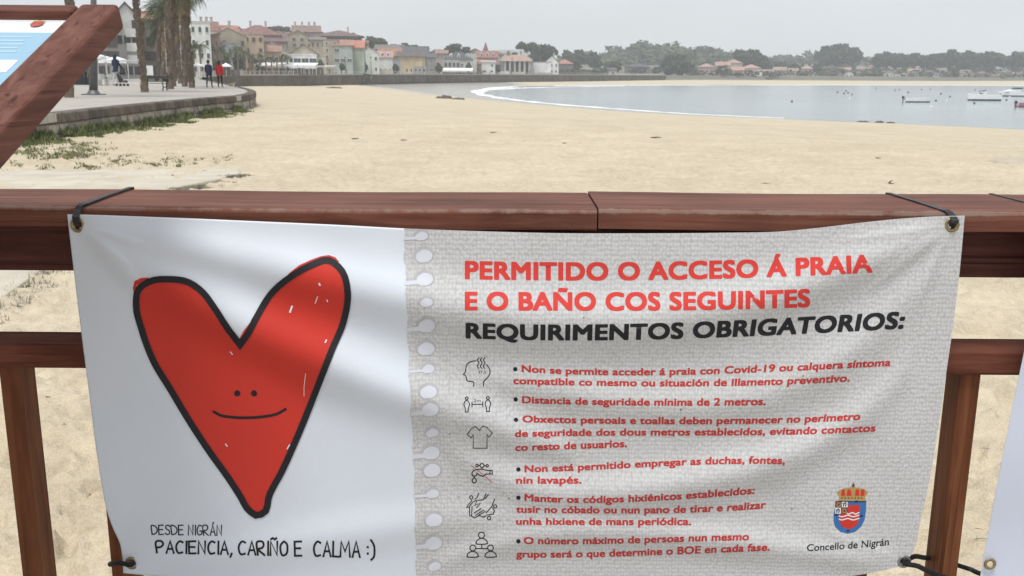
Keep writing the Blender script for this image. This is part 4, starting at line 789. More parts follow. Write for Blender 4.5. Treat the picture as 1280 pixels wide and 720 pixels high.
# ================================================================== palms
m_ptr = mat('palm_bark', (.17, .135, .105), .95, .4, 9, 1., 26, stretch=(1, 1, 2.2)); m_dead = mat('dead_frond', (.24, .17, .10), .9, .35, 5); m_frond = mat('palm_frond', (.075, .095, .045), .75, .35, 5)
def frond(q, base, an, elev, length, wid, droop, n_=9, mi=0):
    d_ = Vector((math.cos(an), math.sin(an), 0)); p = Vector(base); el = elev; pts_ = [p.copy()]
    for _ in range(n_):
        p = p + (d_ * math.cos(el) + Vector((0, 0, math.sin(el)))) * length / n_; el -= droop / n_; pts_.append(p.copy())
    side = Vector((-d_.y, d_.x, 0)); q.mi = mi
    for k in range(1, n_ + 1):
        a_, b_ = pts_[k - 1], pts_[k]; w_ = wid * math.sin(math.pi * min(1, (k + .6) / (n_ + 1.4))); t = (b_ - a_)
        for s_ in (-1, 1):
            for h_ in (0, .5):
                o_ = a_ + t * h_; e_ = o_ + side * s_ * w_ * random.uniform(.75, 1.1) + t * 1.0 + Vector((0, 0, -w_ * random.uniform(.25, .55))); q.add([o_, o_ + t * .4, e_], [(0, 1, 2)])
        q.add([a_ + side * .02, a_ - side * .02, b_ - side * .015, b_ + side * .015], [(0, 1, 2, 3)])
def palm(loc, h, r, lean, head, label, group, big=True, skirt=1.0):
    root = empty('palm_tree', loc, label, 'palm tree', group); n_ = 26 if big else 6; pts_ = []; rd = []
    for k in range(n_ + 1):
        t = k / n_; bend = lean[0] * t * (1.15 - .15 * t); pts_.append((bend + (.03 * math.sin(t * 9) if big else 0), lean[1] * t, h * t))
        rd.append(r * (1.35 if k == 0 else (1.12 if k == 1 and big else 1)) * (1 + (.10 * (k % 2) if big else 0)) * (1 - .12 * t))
    q = MB(); q.tube(pts_, rd, 12 if big else 6)
    if big:                                     # old leaf bases ringing the trunk
        for k in range(0, 420):
            t = random.random(); an = random.uniform(0, 6.283); z = t * h; rr_ = r * 1.0; bx = lean[0] * t * (1.15 - .15 * t); by = lean[1] * t
            c = Vector((bx + math.cos(an) * rr_, by + math.sin(an) * rr_, z)); o_ = Vector((math.cos(an), math.sin(an), 0)); s_ = Vector((-math.sin(an), math.cos(an), 0)) * .09
            q.add([c - s_, c + s_, c + o_ * .10 + Vector((0, 0, .22))], [(0, 1, 2)])
    q.build('trunk', m_ptr, root, sm=False)
    top = Vector(pts_[-1]); c = MB()
    nf = 34 if big else 20
    for k in range(nf):
        el = random.uniform(-.35, 1.25); frond(c, top, random.uniform(0, 6.283), el, head * random.uniform(.85, 1.1), head * (.20 if big else .26), 1.5, 8 if big else 5, 0)
    c.build('crown', m_frond, root)
    if skirt:
        c = MB()
        for k in range(int((46 if big else 12) * skirt)):
            z = random.uniform(0, head * .9 * skirt); an = random.uniform(0, 6.283); frond(c, top - Vector((0, 0, z)) + Vector((math.cos(an), math.sin(an), 0)) * r * .8, an, random.uniform(-1.3, -.6), head * random.uniform(.2, .40), head * .10, .7, 5, 0)
        c.build('dead_fronds', m_dead, root)
    return root
def palm_at(xb, yb, xt, head, r, label, ytop=-60, skirt=1.0, group='tall palms on the promenade'):
    g = G(xb, yb, 0); D = g.y; tp = P(xt, ytop, D); palm(g, tp.z, r, (tp.x - g.x, random.uniform(-.3, .3)), head, label, group, True, skirt)
palm_at(181, 115.5, 163, 3.2, .165, 'nearest tall palm with leaning rough trunk left of the bench', -95, .4)
palm_at(86, 122, 84, 3.0, .17, 'palm trunk seen under the tilted board', -160, .4)
palm_at(213, 111.5, 209, 2.6, .175, 'thick palm trunk right of the bench, left one of the cluster', -75, .6)
palm_at(196, 101.5, 199, 2.2, .155, 'slim palm trunk right behind the white board', 8, 2.2)
palm_at(236, 103.5, 229, 2.0, .15, 'slim palm trunk between the straight and the leaning ones', -6, 1.8)
palm_at(217, 108, 213, 2.2, .15, 'dark slim palm trunk touching the thick one', -34, 1.4)
palm_at(231, 108.5, 227, 2.8, .165, 'straight palm trunk in the middle of the cluster', -40, 1.2)
palm_at(240, 109.8, 231.5, 2.0, .17, 'leaning slim palm trunk on the right edge of the cluster', -12, .9)
palm_at(225, 104.5, 218, 2.4, .155, 'palm behind the gap in the cluster', 2, 1.4)
palm_at(204, 99.5, 203, 3.0, .18, 'farther palm with brown skirt right behind the white board', 20, 2.0)
palm_at(210, 98, 206, 3.0, .18, 'farther palm hidden behind the thick trunk', 14, 2.0)
palm_at(198, 97.5, 200, 3.4, .18, 'farthest palm of the cluster with the lowest brown skirt', 34, 1.6)
palm_at(219, 101, 214, 2.8, .18, 'brown skirted palm between the two thick trunks', 6, 2.0)
# the row of small seafront palms
small = [(243, 54, 90, 'leftmost small palm behind the walking couple'), (252, 52.5, 92, 'second small palm, before the white block'), (265, 55, 92, 'third small palm, right edge of the white block'), (277, 57, 92, 'fourth small palm, before the ochre house'), (288, 62, 91, 'fifth small palm, low and broad'), (298, 55, 92, 'sixth small palm, tall one before the ochre house'), (307, 60, 91, 'seventh small palm, right of the tall sixth'), (316, 65, 91, 'eighth small palm left of the awning'), (325, 64, 91, 'ninth small palm at the awning start'), (333, 69, 91, 'tenth small palm before the pale gable'), (340, 67, 91, 'eleventh small palm before the pale gable'), (347, 68, 91, 'twelfth small palm, over the awning'), (353, 66.5, 91, 'thirteenth small palm, over the awning'), (359.5, 66, 91, 'last small palm on the right of the row')]
protos = []
for k in range(3):
    hh = 1.0
    random.seed(50 + k); protos.append(palm(Vector((0, 0, 0)), 4.2, .16, (random.uniform(-.2, .2), 0), 1.75, 'x', 'small palms along the seafront', False, .8))
PT = [kids(p_) for p_ in protos]; used_p = set()
for k, (x, yt, yb, lab) in enumerate(small):
    D = (178 + max(0, (x - 243)) * .42) * KD(x) * .915; h = HZ(x, yt + 5.5, D); s_ = h / 4.2; sc = (1.0, 1.0, s_)
    sc = (max(.9, min(1.25, s_)),) * 2 + (s_,)
    i_ = k % 3
    if i_ not in used_p:
        o = protos[i_]; used_p.add(i_); o.location = (PX(x, D), D, 0); o.scale = sc; o['label'] = lab
    else: copy_tree(protos[i_], (PX(x, D), D, 0), random.uniform(0, 6), sc, lab, tree=PT[i_])

# ================================================================== street things
m_metal = mat('grey_metal', (.13, .135, .14), .45, .15, 8, metal=.4); m_black = mat('black_iron', (.022, .022, .024), .5, .2, 8); m_white = mat('white_canvas', (.80, .81, .82), .7, .04, 3); m_silver = mat('silver_pole', (.5, .5, .5), .4, .1, metal=.5)
# grey lamp post seen under the board
def lamp_post(px, py, ytop, r0, arm, label, m, xt=None):
    g = G(px, py, 0); tp = P(xt if xt is not None else px, ytop, g.y); root = empty('lamp_post', g, label, 'lamp post'); dx = tp.x - g.x
    q = MB(); q.tube([(0, 0, .06), (dx * .3, 0, tp.z * .3), (dx, 0, tp.z)], [r0, r0 * .75, r0 * .45], 10); q.build('pole', m, root, sm=True)
    q = MB(); q.box((-r0 * 2.1, -r0 * 2.1, 0), (r0 * 2.1, r0 * 2.1, .05)); q.tube([(0, 0, .051), (0, 0, .22)], [r0 * 1.6, r0 * 1.05], 10); q.build('base_plate', m, root)
    q = MB(); q.tube([(dx, 0, tp.z - .1), (dx + arm * .5, 0, tp.z + .25), (dx + arm, 0, tp.z + .3)], r0 * .35, 6); q.build('arm', m, root)
    q = MB(); q.ball((dx + arm, 0, tp.z + .27), .3, 10, 6, (1.6, .7, .4)); q.build('lamp_head', m, root, sm=True); return root
lamp_post(117, 118.5, -120, .21, -1.5, 'thick grey lamp post with square foot beneath the tilted board', m_metal)
lamp_post(228, 103, -40, .07, -1.3, 'thin pale leaning lamp post inside the palm cluster', m_silver, 221)
lamp_post(209, 100, 14, .08, -1.8, 'thin pale lamp post left in the palm cluster', m_silver, 205)
for k, (x, yb, lab) in enumerate([(432, 93, 'thin dark lamp post before the beige garden wall'), (464, 93, 'thin dark lamp post before the white gabled house'), (529, 93, 'thin lamp post at the right corner of the yellow house'), (594, 94, 'thin yellowish post left of the salmon cottage'), (640, 94, 'thin lamp post before the pillared hall'), (700, 94, 'thin lamp post right of the white gabled house'), (372, 92, 'thin pale pole at the left part of the white awning'), (397, 92, 'thin pale pole at the right end of the white awning')]):
    D = float(np.interp(x, [f[0] for f in FARW], [f[1] for f in FARW])) + 3; zt = HZ(x, yb - (21 if k < 5 else 14), D); root = empty('lamp_post', (PX(x, D), D, 0), lab, 'lamp post', 'lamp posts along the seafront')
    q = MB(); q.tube([(0, 0, 0), (0, 0, zt)], [.13, .08], 6); q.build('pole', m_silver if k in (3, 6, 7) else m_metal, root); q = MB(); q.ball((0, 0, zt + .1), .28, 8, 5, (1.3, .8, .6)); q.build('lamp_head', m_metal, root)
def parasol(px, D, yt, yb, wpx, label, group=None):
    D *= KD(px) if px > 240 else 1
    z = HZ(px, yt, D); zb = HZ(px, yb, D); r = wpx / 2 / F * D; root = empty('parasol', (PX(px, D), D, 0), label, 'parasol', group); q = MB(); n_ = 8
    q.add([(0, 0, z)] + [(r * math.cos(k * math.pi / 4), r * math.sin(k * math.pi / 4), zb + .1) for k in range(n_)] + [(r * math.cos(k * math.pi / 4), r * math.sin(k * math.pi / 4), zb - .12) for k in range(n_)], [(0, 1 + k, 1 + (k + 1) % n_) for k in range(n_)] + [(1 + k, 9 + k, 9 + (k + 1) % n_, 1 + (k + 1) % n_) for k in range(n_)]); q.build('canopy', m_white, root)
    q = MB(); q.tube([(0, 0, 0), (0, 0, z - .05)], .05, 6); q.build('pole', m_silver, root)
parasol(123, 78, 66.5, 72, 22, 'white parasol directly behind the grey lamp post', 'white parasols'); parasol(146, 82, 70, 76, 26, 'white parasol over the woman with the pushchair', 'white parasols'); parasol(134, 95, 70, 73, 12, 'small white parasol between the two larger ones', 'white parasols')
parasol(248, 150, 79, 82.5, 17, 'white parasol left of the walking couple', 'white parasols'); parasol(283, 160, 78.5, 83, 14, 'white parasol right of the woman in red', 'white parasols')
def awning(x0, x1, yt, yb, D, label, n_=6, m=m_white):
    D *= KD((x0 + x1) / 2) if x0 > 240 else 1
    X0, X1 = PX(x0, D), PX(x1, D); root = empty('awning', ((X0 + X1) / 2, D, 0), label, 'awning'); hw = (X1 - X0) / 2; zt = HZ((x0 + x1) / 2, yt, D); zb = HZ((x0 + x1) / 2, yb, D)
    for k in range(n_):
        a_ = -hw + 2 * hw * k / n_ + .06; b_ = -hw + 2 * hw * (k + 1) / n_ - .06; q = MB(); q.prism([(a_, 0, zb), (a_, 0, zb + .35), (a_, 4, zt + .1), (a_, 4, zt - .1), (a_, .1, zb + .25)], (b_ - a_, 0, 0)); q.build('canvas', m, root)
    for k in range(n_ + 1):
        x = -hw + 2 * hw * k / n_; q = MB(); q.box((x - .05, .05, -.02), (x + .05, .13, zb + .05)); q.build('post', m_silver, root)
awning(318, 395, 78.6, 82.8, 206, 'long bright white awning along the seafront terrace', 10)
awning(396, 418, 82, 84.2, 245, 'cream awning continuing right of the white one', 3, wallmat((.66, .62, .52)))
awning(553, 591, 85.3, 89, 352, 'white terrace awning before the slate roofed house', 4)
awning(119, 160, 76, 79, 104, 'pale canopy on the terrace behind the woman with the pushchair', 3)
# dark terrace windbreaks and furniture
m_dk = mat('terrace_dark', (.10, .09, .085), .8, .4, 2)
def windbreak(x0, x1, yt, D, label, n_):
    D *= KD((x0 + x1) / 2)
    X0, X1 = PX(x0, D), PX(x1, D); root = empty('windbreak', ((X0 + X1) / 2, D, 0), label, 'windbreak'); hw = (X1 - X0) / 2; zt = HZ((x0 + x1) / 2, yt, D)
    for k in range(n_):
        a_ = -hw + 2 * hw * k / n_ + .05; b_ = -hw + 2 * hw * (k + 1) / n_ - .05; q = MB(); q.box((a_, 0, 0), (b_, .06, zt * random.uniform(.85, 1))); q.build('panel', m_dk, root)
windbreak(320, 405, 84.5, 208, 'row of dark glazed windbreak panels under the white awning', 18); windbreak(553, 591, 90, 354, 'dark windbreak under the terrace awning', 8); windbreak(242, 300, 86.5, 168, 'dark windbreak panels behind the walking couple', 10)
# cafe tables and chairs near the woman with the pushchair
random.seed(21)
m_chair = mat('pale_chair', (.5, .5, .48), .6, .1)
def cafe_chair(loc, rz, label):
    root = empty('cafe_chair', loc, label, 'chair', 'pale cafe chairs on the terrace', rz); q = MB(); q.box((-.22, -.22, .43), (.22, .22, .47)); q.build('seat', m_chair, root); q = MB(); q.box((-.22, .19, .48), (.22, .23, .88)); q.build('backrest', m_chair, root)
    for sx in (-.19, .19):
        for sy in (-.19, .19): q = MB(); q.tube([(sx, sy, 0), (sx, sy, .43)], .02, 5); q.build('leg', m_chair, root)
    return root
for k, (x, D, rz, lab) in enumerate([(121, 76, .3, 'pale cafe chair right of the grey lamp post'), (126, 79, 2.8, 'pale cafe chair second right of the lamp post'), (130, 76, 1.2, 'pale cafe chair below the small white parasol'), (135, 80, 4, 'pale cafe chair left of the woman with the pushchair')]): cafe_chair((PX(x, D), D, 0), rz, lab)
for k, (x, D, lab) in enumerate([(124, 77.5, 'round white cafe table below the left parasol'), (132.5, 78, 'round white cafe table left of the woman with the pushchair')]):
    root = empty('cafe_table', (PX(x, D), D, 0), lab, 'table'); q = MB(); q.tube([(0, 0, .70), (0, 0, .74)], .42, 12); q.build('tabletop', m_white, root); q = MB(); q.tube([(0, 0, .02), (0, 0, .70)], .035, 6); q.tube([(0, 0, 0), (0, 0, .02)], .25, 8); q.build('leg', m_metal, root)
# bench
g = G(194.5, 113, 0); root = empty('bench', g, 'dark iron and timber bench right of the nearest palm', 'bench', rz=R(-8))
for k in range(4): q = MB(); q.box((-.75, -.24 + k * .125, .42), (.75, -.14 + k * .125, .455)); q.build('seat_slat', m_black, root)
for k in range(3):
    q = MB(); q.box((-.75, .26 + k * .03, .52 + k * .12), (.75, .285 + k * .03, .61 + k * .12)); q.build('back_slat', m_black, root)
for sx in (-.62, .62):
    q = MB(); q.tube([(sx, -.28, 0), (sx, -.2, .2), (sx, -.24, .41)], .035, 6); q.tube([(sx, .28, 0), (sx, .2, .2), (sx, .24, .42), (sx, .36, .88)], .035, 6); q.tube([(sx, -.2, .2), (sx, .2, .2)], .025, 5); q.tube([(sx, -.24, .41), (sx, -.22, .62), (sx, .3, .64)], .025, 5); q.build('leg_frame', m_black, root, sm=True)
# white board on legs behind the bench
g = G(186, 101, 0); root = empty('notice_board', g, 'plain white board on legs behind the bench', 'notice board'); q = MB(); q.box((-.55, 0, .6), (.55, .05, 1.65)); q.build('panel', m_white, root)
for sx in (-.45, .45): q = MB(); q.box((sx - .03, .055, 0), (sx + .03, .1, 1.65)); q.build('leg', m_silver, root)
# planter
g = G(99, 106, 0); root = empty('planter', g, 'dark square planter with green plants beneath the tilted board', 'planter'); q = MB(); q.prism([(-.75, -.4, 0), (.75, -.4, 0), (.85, -.4, .55), (-.85, -.4, .55)], (0, .8, 0)); q.build('box', m_black, root)
q = MB(); random.seed(4)
for _ in range(160):
    x, y = random.uniform(-.7, .7), random.uniform(-.3, .3); an = random.uniform(0, 6.28); h = random.uniform(.25, .65); q.mi = random.randrange(3); q.add([(x - .05, y, .5), (x + .05, y, .5), (x + math.cos(an) * .25, y + math.sin(an) * .25, .5 + h)], [(0, 1, 2)])
q.build('plant', mg, root)
q = MB()
for k in range(9): q.ball((random.uniform(-.6, .6), random.uniform(-.35, .1), random.uniform(.65, .95)), .07, 6, 4)
q.build('flowers', mat('yellow_flower', (.6, .5, .1), .7, .2), root, kind='stuff')

# ------------------------------------------------------------------ people and dog
def skin(name, nodes, edges, m, parent, sub=2, face_mat=None):
    """nodes: list of (xyz, radius); first is the root"""
    me_ = bpy.data.meshes.new('mesh'); me_.from_pydata([p for p, r_ in nodes], edges, []); o = bpy.data.objects.new('tmp', me_); COL.objects.link(o)
    md = o.modifiers.new('s', 'SKIN'); sb = o.modifiers.new('b', 'SUBSURF'); sb.levels = sub; sb.render_levels = sub
    for k, (p, r_) in enumerate(nodes):
        rr_ = r_ if isinstance(r_, tuple) else (r_, r_); me_.skin_vertices[0].data[k].radius = rr_; me_.skin_vertices[0].data[k].use_root = (k == 0)
    dg = bpy.context.evaluated_depsgraph_get(); dg.update(); mm_ = bpy.data.meshes.new_from_object(o.evaluated_get(dg)); bpy.data.objects.remove(o); mm_.materials.clear()
    for x in (m if isinstance(m, list) else [m]): mm_.materials.append(x)
    if face_mat:
        for p_ in mm_.polygons: p_.material_index = face_mat(p_.center)
    smooth(mm_); return link(name, mm_, parent)
m_skin = mat('skin', (.48, .30, .22), .6, .08); m_hair = mat('dark_hair', (.03, .022, .018), .7, .3, 20); m_hairb = mat('brown_hair', (.07, .045, .03), .7, .3, 20)
def person(loc, rz, h, top, legs, hair, label, stride=.18, coat_len=.50, hands='down', group=None, hood=False, detail=True):
    root = empty('person', loc, label, 'person', group, rz); s = h / 1.72
    def V_(x, y, z): return (x * s, y * s, z * s)
    fw = stride                                              # +y is forward
    hx = .22
    N = [(V_(0, 0, .95), (.14 * s, .11 * s)), (V_(0, 0, 1.12), (.135 * s, .10 * s)), (V_(0, .01, 1.30), (.15 * s, .10 * s)), (V_(0, 0, 1.42), (.10 * s, .08 * s)), (V_(0, .01, 1.50), (.052 * s, .052 * s)), (V_(0, .025, 1.58), (.075 * s, .085 * s)), (V_(0, .025, 1.66), (.07 * s, .082 * s)),
         (V_(.10, fw * .15, .88), (.088 * s, .09 * s)), (V_(.10, fw * .75, .50), (.058 * s, .06 * s)), (V_(.10, fw, .10), (.038 * s, .042 * s)), (V_(.11, fw + .13, .035), (.038 * s, .03 * s)),
         (V_(-.10, -fw * .1, .88), (.088 * s, .09 * s)), (V_(-.10, -fw * .45, .50), (.058 * s, .06 * s)), (V_(-.10, -fw * 1.2, .12), (.038 * s, .042 * s)), (V_(-.11, -fw * 1.2 + .13, .035), (.038 * s, .03 * s))]
    E = [(0, 1), (1, 2), (2, 3), (3, 4), (4, 5), (5, 6), (0, 7), (7, 8), (8, 9), (9, 10), (0, 11), (11, 12), (12, 13), (13, 14)]
    arms = []
    for sx in (-1, 1):
        k = len(N)
        if hands == 'push': pts_ = [(.185 * sx, 0, 1.38, .055), (.22 * sx, .03, 1.14, .045), (.19 * sx, .28, 1.05, .036), (.18 * sx, .36, 1.04, .03)]
        else:
            sw_ = -fw * .7 * sx if detail else 0; pts_ = [(.185 * sx, 0, 1.38, .055), (.235 * sx, sw_ * .4 - .02, 1.12, .045), (.23 * sx, sw_ + .05, .90, .035), (.225 * sx, sw_ + .08, .80, .028)]
        for (x, y, z, r_) in pts_: N.append((V_(x, y, z), r_ * s))
        E += [(3, k), (k, k + 1), (k + 1, k + 2), (k + 2, k + 3)]; arms.append(pts_)
    zc = coat_len * 1.72 * s
    def fm(c): return 0 if c.z > 1.47 * s else (1 if c.z > .93 * s or abs(c.x) > .205 * s else (3 if c.z < .085 * s else 2))
    m_shoe = mat('dark_shoe', (.03, .03, .03), .7, .2)
    skin('body', N, E, [m_skin, top, legs, m_shoe], root, 2 if detail else 1, fm)
    if detail:
        J = [(V_(0, 0, .93), (.165 * s, .135 * s)), (V_(0, 0, zc / s), (.17 * s, .145 * s)), (V_(0, 0, 1.12), (.16 * s, .125 * s)), (V_(0, 0, 1.30), (.175 * s, .125 * s)), (V_(0, 0, 1.43), (.11 * s, .09 * s)), (V_(0, .0, 1.485), (.07 * s, .07 * s))]
        JE = [(0, 1), (0, 2), (2, 3), (3, 4), (4, 5)]
        for pts_ in arms:
            k = len(J)
            for (x, y, z, r_) in pts_[:3]: J.append((V_(x, y, z), (r_ + .018) * s))
            JE += [(4, k), (k, k + 1), (k + 1, k + 2)]
        skin('jacket', J, JE, top, root, 2)
        for sx, pts_ in zip((-1, 1), arms):                  # hands: palm, four fingers, thumb
            x, y, z, _ = pts_[3]; q = MB(); d_ = Vector((0, .3, -1)).normalized() if hands == 'down' else Vector((0, 1, -.15)).normalized(); c = Vector(V_(x, y, z)); q.tube([c, c + d_ * .09 * s], [.028 * s, .036 * s], 8)
            for f_ in range(4):
                o_ = c + d_ * .085 * s + Vector((0, (f_ - 1.5) * .017 * s, 0)) if hands == 'down' else c + d_ * .085 * s + Vector(((f_ - 1.5) * .018 * s, 0, 0)); e = d_ * (.065 + (.012 if f_ in (1, 2) else 0)) * s; q.tube([o_, o_ + e * .6, o_ + e + Vector((-.012 * sx * s, 0, -.008 * s))], [.0095 * s, .009 * s, .007 * s], 6)
            o_ = c + d_ * .03 * s; q.tube([o_, o_ + Vector((-.02 * sx, .03, -.03)) * s, o_ + Vector((-.025 * sx, .04, -.06)) * s], [.012 * s, .011 * s, .008 * s], 6)
            q.build('hand', m_skin, root, sm=True)
        q = MB(); q.ball(V_(0, .0, 1.635), .112 * s, 14, 9, (.92, 1.0, 1.12));
        if hair == 'long': q.ball(V_(0, -.055, 1.53), .10 * s, 12, 8, (.95, .65, 1.5))
        o = q.build('hair' if not hood else 'hood', m_hair if not hood else top, root, sm=True)
        q = MB(); q.ball(V_(0, .115, 1.60), .018 * s, 8, 6, (.7, 1.3, 1.4))
        for sx in (-1, 1): q.ball(V_(.036 * sx, .104, 1.625), .010 * s, 6, 4); 
        q.box(V_(-.025, .098, 1.555), V_(.025, .108, 1.562)); q.build('face', m_skin, root, sm=True)
        for sx in (-1, 1): q = MB(); q.ball(V_(.088 * sx, .02, 1.61), .02 * s, 8, 6, (.5, .8, 1.4)); q.build('ear', m_skin, root, sm=True)
    else:
        q = MB(); q.ball(V_(0, .0, 1.635), .115 * s, 8, 6, (.95, 1.0, 1.12)); q.build('hair', m_hair, root, sm=True)
    return root
m_navy = mat('navy_jacket', (.018, .024, .06), .8, .2, 12, .3, 40); m_red = mat('red_jacket', (.55, .02, .025), .7, .15, 12, .3, 40); m_teal = mat('dark_jeans', (.03, .055, .065), .85, .2, 12); m_blk = mat('black_cloth', (.016, .016, .018), .85, .2, 12); m_wtr = mat('white_trousers', (.50, .51, .52), .85, .08, 12); m_bsh = mat('blue_shirt', (.09, .17, .42), .8, .15, 12)
random.seed(5)
g = G(262, 110, 0); person(g, R(-12), g.y * 33 / F, m_navy, m_teal, 'short', 'man in dark navy jacket and jeans walking away, left of the couple', .14)
g = G(275.5, 109.5, 0); person(g, R(-8), g.y * 32 / F, m_red, m_blk, 'long', 'woman in bright red jacket and black trousers walking away', .06)
g = G(146.5, 107.5, 0); person(g, R(-20), g.y * 37.5 / F, m_navy, m_wtr, 'long', 'woman in dark coat and white trousers pushing a pushchair', .16, .50, 'push', hood=True)
g = G(106, 106.5, 0); person(g, R(30), g.y * 37 / F, m_bsh, m_navy, 'short', 'person in blue shirt half hidden behind the grey lamp post', .08)
# pushchair
g = G(152, 107.8, 0) + Vector((.0, .1, 0)); root = empty('pushchair', g, 'black pushchair pushed by the woman in white trousers', 'pushchair', rz=R(-40)); sc_ = 1.0
q = MB(); q.prism([(-.22, -.12, .28), (-.22, .34, .26), (-.22, .36, .42), (-.22, .0, .48), (-.22, -.2, .92), (-.22, -.26, .9)], (.44, 0, 0)); q.build('seat', m_black, root)
q = MB(); q.prism([(-.23, -.22, .88), (-.23, -.26, 1.0), (-.23, 0.05, 1.04), (-.23, .16, .94), (-.23, .0, .94)], (.46, 0, 0)); q.build('hood', m_black, root)
for sx in (-.24, .24): q = MB(); q.tube([(sx, -.55, 1.05), (sx, -.3, .92), (sx, .3, .1)], .016, 6); q.tube([(sx, .1, .5), (sx, -.28, .1)], .016, 6); q.build('frame_tube', m_silver, root)
q = MB(); q.tube([(-.24, -.55, 1.05), (.24, -.55, 1.05)], .02, 6); q.build('handle', m_black, root)
for sx in (-.27, .27):
    for sy in (-.28, .32): q = MB(); q.tube([(sx - .025, sy, .1), (sx + .025, sy, .1)], .1, 12); q.build('wheel', m_black, root)
# small dog
g = G(289.5, 109.5, 0); root = empty('dog', g, 'small tan and white dog standing right of the woman in red', 'dog', rz=R(-70)); m_dog = mat('dog_fur', (.30, .25, .19), .9, .4, 8); k = .78
def V2(x, y, z): return (x * k, y * k, z * k)
Nn = [(V2(0, -.12, .30), .075), (V2(0, .02, .29), .085), (V2(0, .18, .31), .095), (V2(0, .27, .40), .06), (V2(0, .32, .47), .062), (V2(0, .41, .455), .03), (V2(.06, .18, .19), .035), (V2(.06, .17, .10), .022), (V2(.06, .19, .02), .022), (V2(-.06, .18, .19), .035), (V2(-.06, .21, .10), .022), (V2(-.06, .22, .02), .022),
      (V2(.06, -.12, .20), .045), (V2(.06, -.19, .12), .022), (V2(.06, -.16, .02), .022), (V2(-.06, -.12, .20), .045), (V2(-.06, -.17, .12), .022), (V2(-.06, -.13, .02), .022), (V2(0, -.24, .37), .025), (V2(0, -.27, .48), .018)]
skin('body', Nn, [(0, 1), (1, 2), (2, 3), (3, 4), (4, 5), (2, 6), (6, 7), (7, 8), (2, 9), (9, 10), (10, 11), (0, 12), (12, 13), (13, 14), (0, 15), (15, 16), (16, 17), (0, 18), (18, 19)], [m_dog, mat('dog_white', (.6, .57, .52), .9, .1)], root, 2, lambda c: 1 if c.z < .12 or (c.y > .1 and c.z < .27) else 0)
for sx in (-1, 1): q = MB(); q.add([V2(.02 * sx, .29, .52), V2(.055 * sx, .29, .50), V2(.05 * sx, .30, .60), V2(.035 * sx, .27, .51)], [(0, 1, 2), (1, 3, 2), (3, 0, 2), (0, 3, 1)]); q.build('ear', m_dog, root)
# far strollers on the seafront
fp = [(412, 'dark'), (420, 'pale'), (427, 'red'), (433, 'dark'), (457, 'dark'), (494, 'pale'), (526, 'white'), (662, 'dark'), (612, 'white'), (310, 'dark')]
lab_ = ['first tiny dark stroller at the end of the cream awning', 'tiny pale stroller below the green bay windows', 'tiny reddish stroller beside the garden wall start', 'tiny dark stroller before the garden wall', 'tiny dark stroller before the white gabled house', 'tiny pale stroller left of the yellow house', 'tiny white clad stroller below the yellow house', 'tiny dark stroller right of the pillared hall', 'tiny white clad stroller left of the pillared hall', 'tiny dark figure left of the white awning']
cm = {'dark': m_blk, 'pale': mat('pale_cloth', (.4, .38, .35), .85, .1), 'red': mat('rust_cloth', (.3, .08, .06), .85, .1), 'white': m_wtr}
for (x, c), lb in zip(fp, lab_):
    D = float(np.interp(x, [f[0] for f in FARW], [f[1] for f in FARW])) + 2.2; person(Vector((PX(x, D), D, 0)), random.uniform(-1.5, 1.5), 1.7, cm[c], m_blk, 'short', lb, .12, detail=False, group='strollers on the seafront')

# ================================================================== boats and buoys
m_hw = mat('boat_white', (.86, .87, .87), .35, .06, 2); m_hg = mat('boat_grey', (.06, .075, .10), .5, .1); m_in = mat('boat_inside', (.35, .38, .4), .6, .1); m_cab = mat('boat_canvas', (.05, .10, .09), .7, .2)
def hull(q, L_, B, H, sheer=.12, mi=(0, 0)):
    n_ = 11; rows = []
    for k in range(n_):
        t = k / (n_ - 1); x = (t - .5) * L_; w_ = B / 2 * (1 - max(0, (t - .45) / .55) ** 2.3) * (.88 + .12 * min(1, t * 4)); w_ = max(w_, .02); z1 = H * (1 + sheer * (t - .3) * 2 * t); rows.append([(x - (.08 if k == 0 else 0), -w_ * .62, -.18), (x, -w_ * .92, H * .25), (x + .1 * t, -w_, z1), (x + .1 * t, -w_ * .88, z1 + .01), (x, -w_ * .75, H * .35), (x, w_ * .75, H * .35), (x + .1 * t, w_ * .88, z1 + .01), (x + .1 * t, w_, z1), (x, w_ * .92, H * .25), (x - (.08 if k == 0 else 0), w_ * .62, -.18)])
    o = len(q.v); m_ = 10
    for r_ in rows: q.v += r_
    for k in range(n_ - 1):
        for c in range(m_):
            q.f.append((o + k * m_ + c, o + k * m_ + (c + 1) % m_, o + (k + 1) * m_ + (c + 1) % m_, o + (k + 1) * m_ + c)); q.m.append(1 if c in (0, 8, 9) else (2 if c in (3, 4, 5) else 0))
    q.f.append(tuple(o + c for c in (0, 1, 2, 3, 4, 5, 6, 7, 8, 9))); q.m.append(0)
def outboard(root, x, z, m=m_black):
    q = MB(); q.box((x - .38, -.16, z), (x - .02, .16, z + .42)); q.box((x - .26, -.07, z - .8), (x - .12, .07, z)); o = q.build('outboard_motor', m, root); bevelled(o, .05, 2)
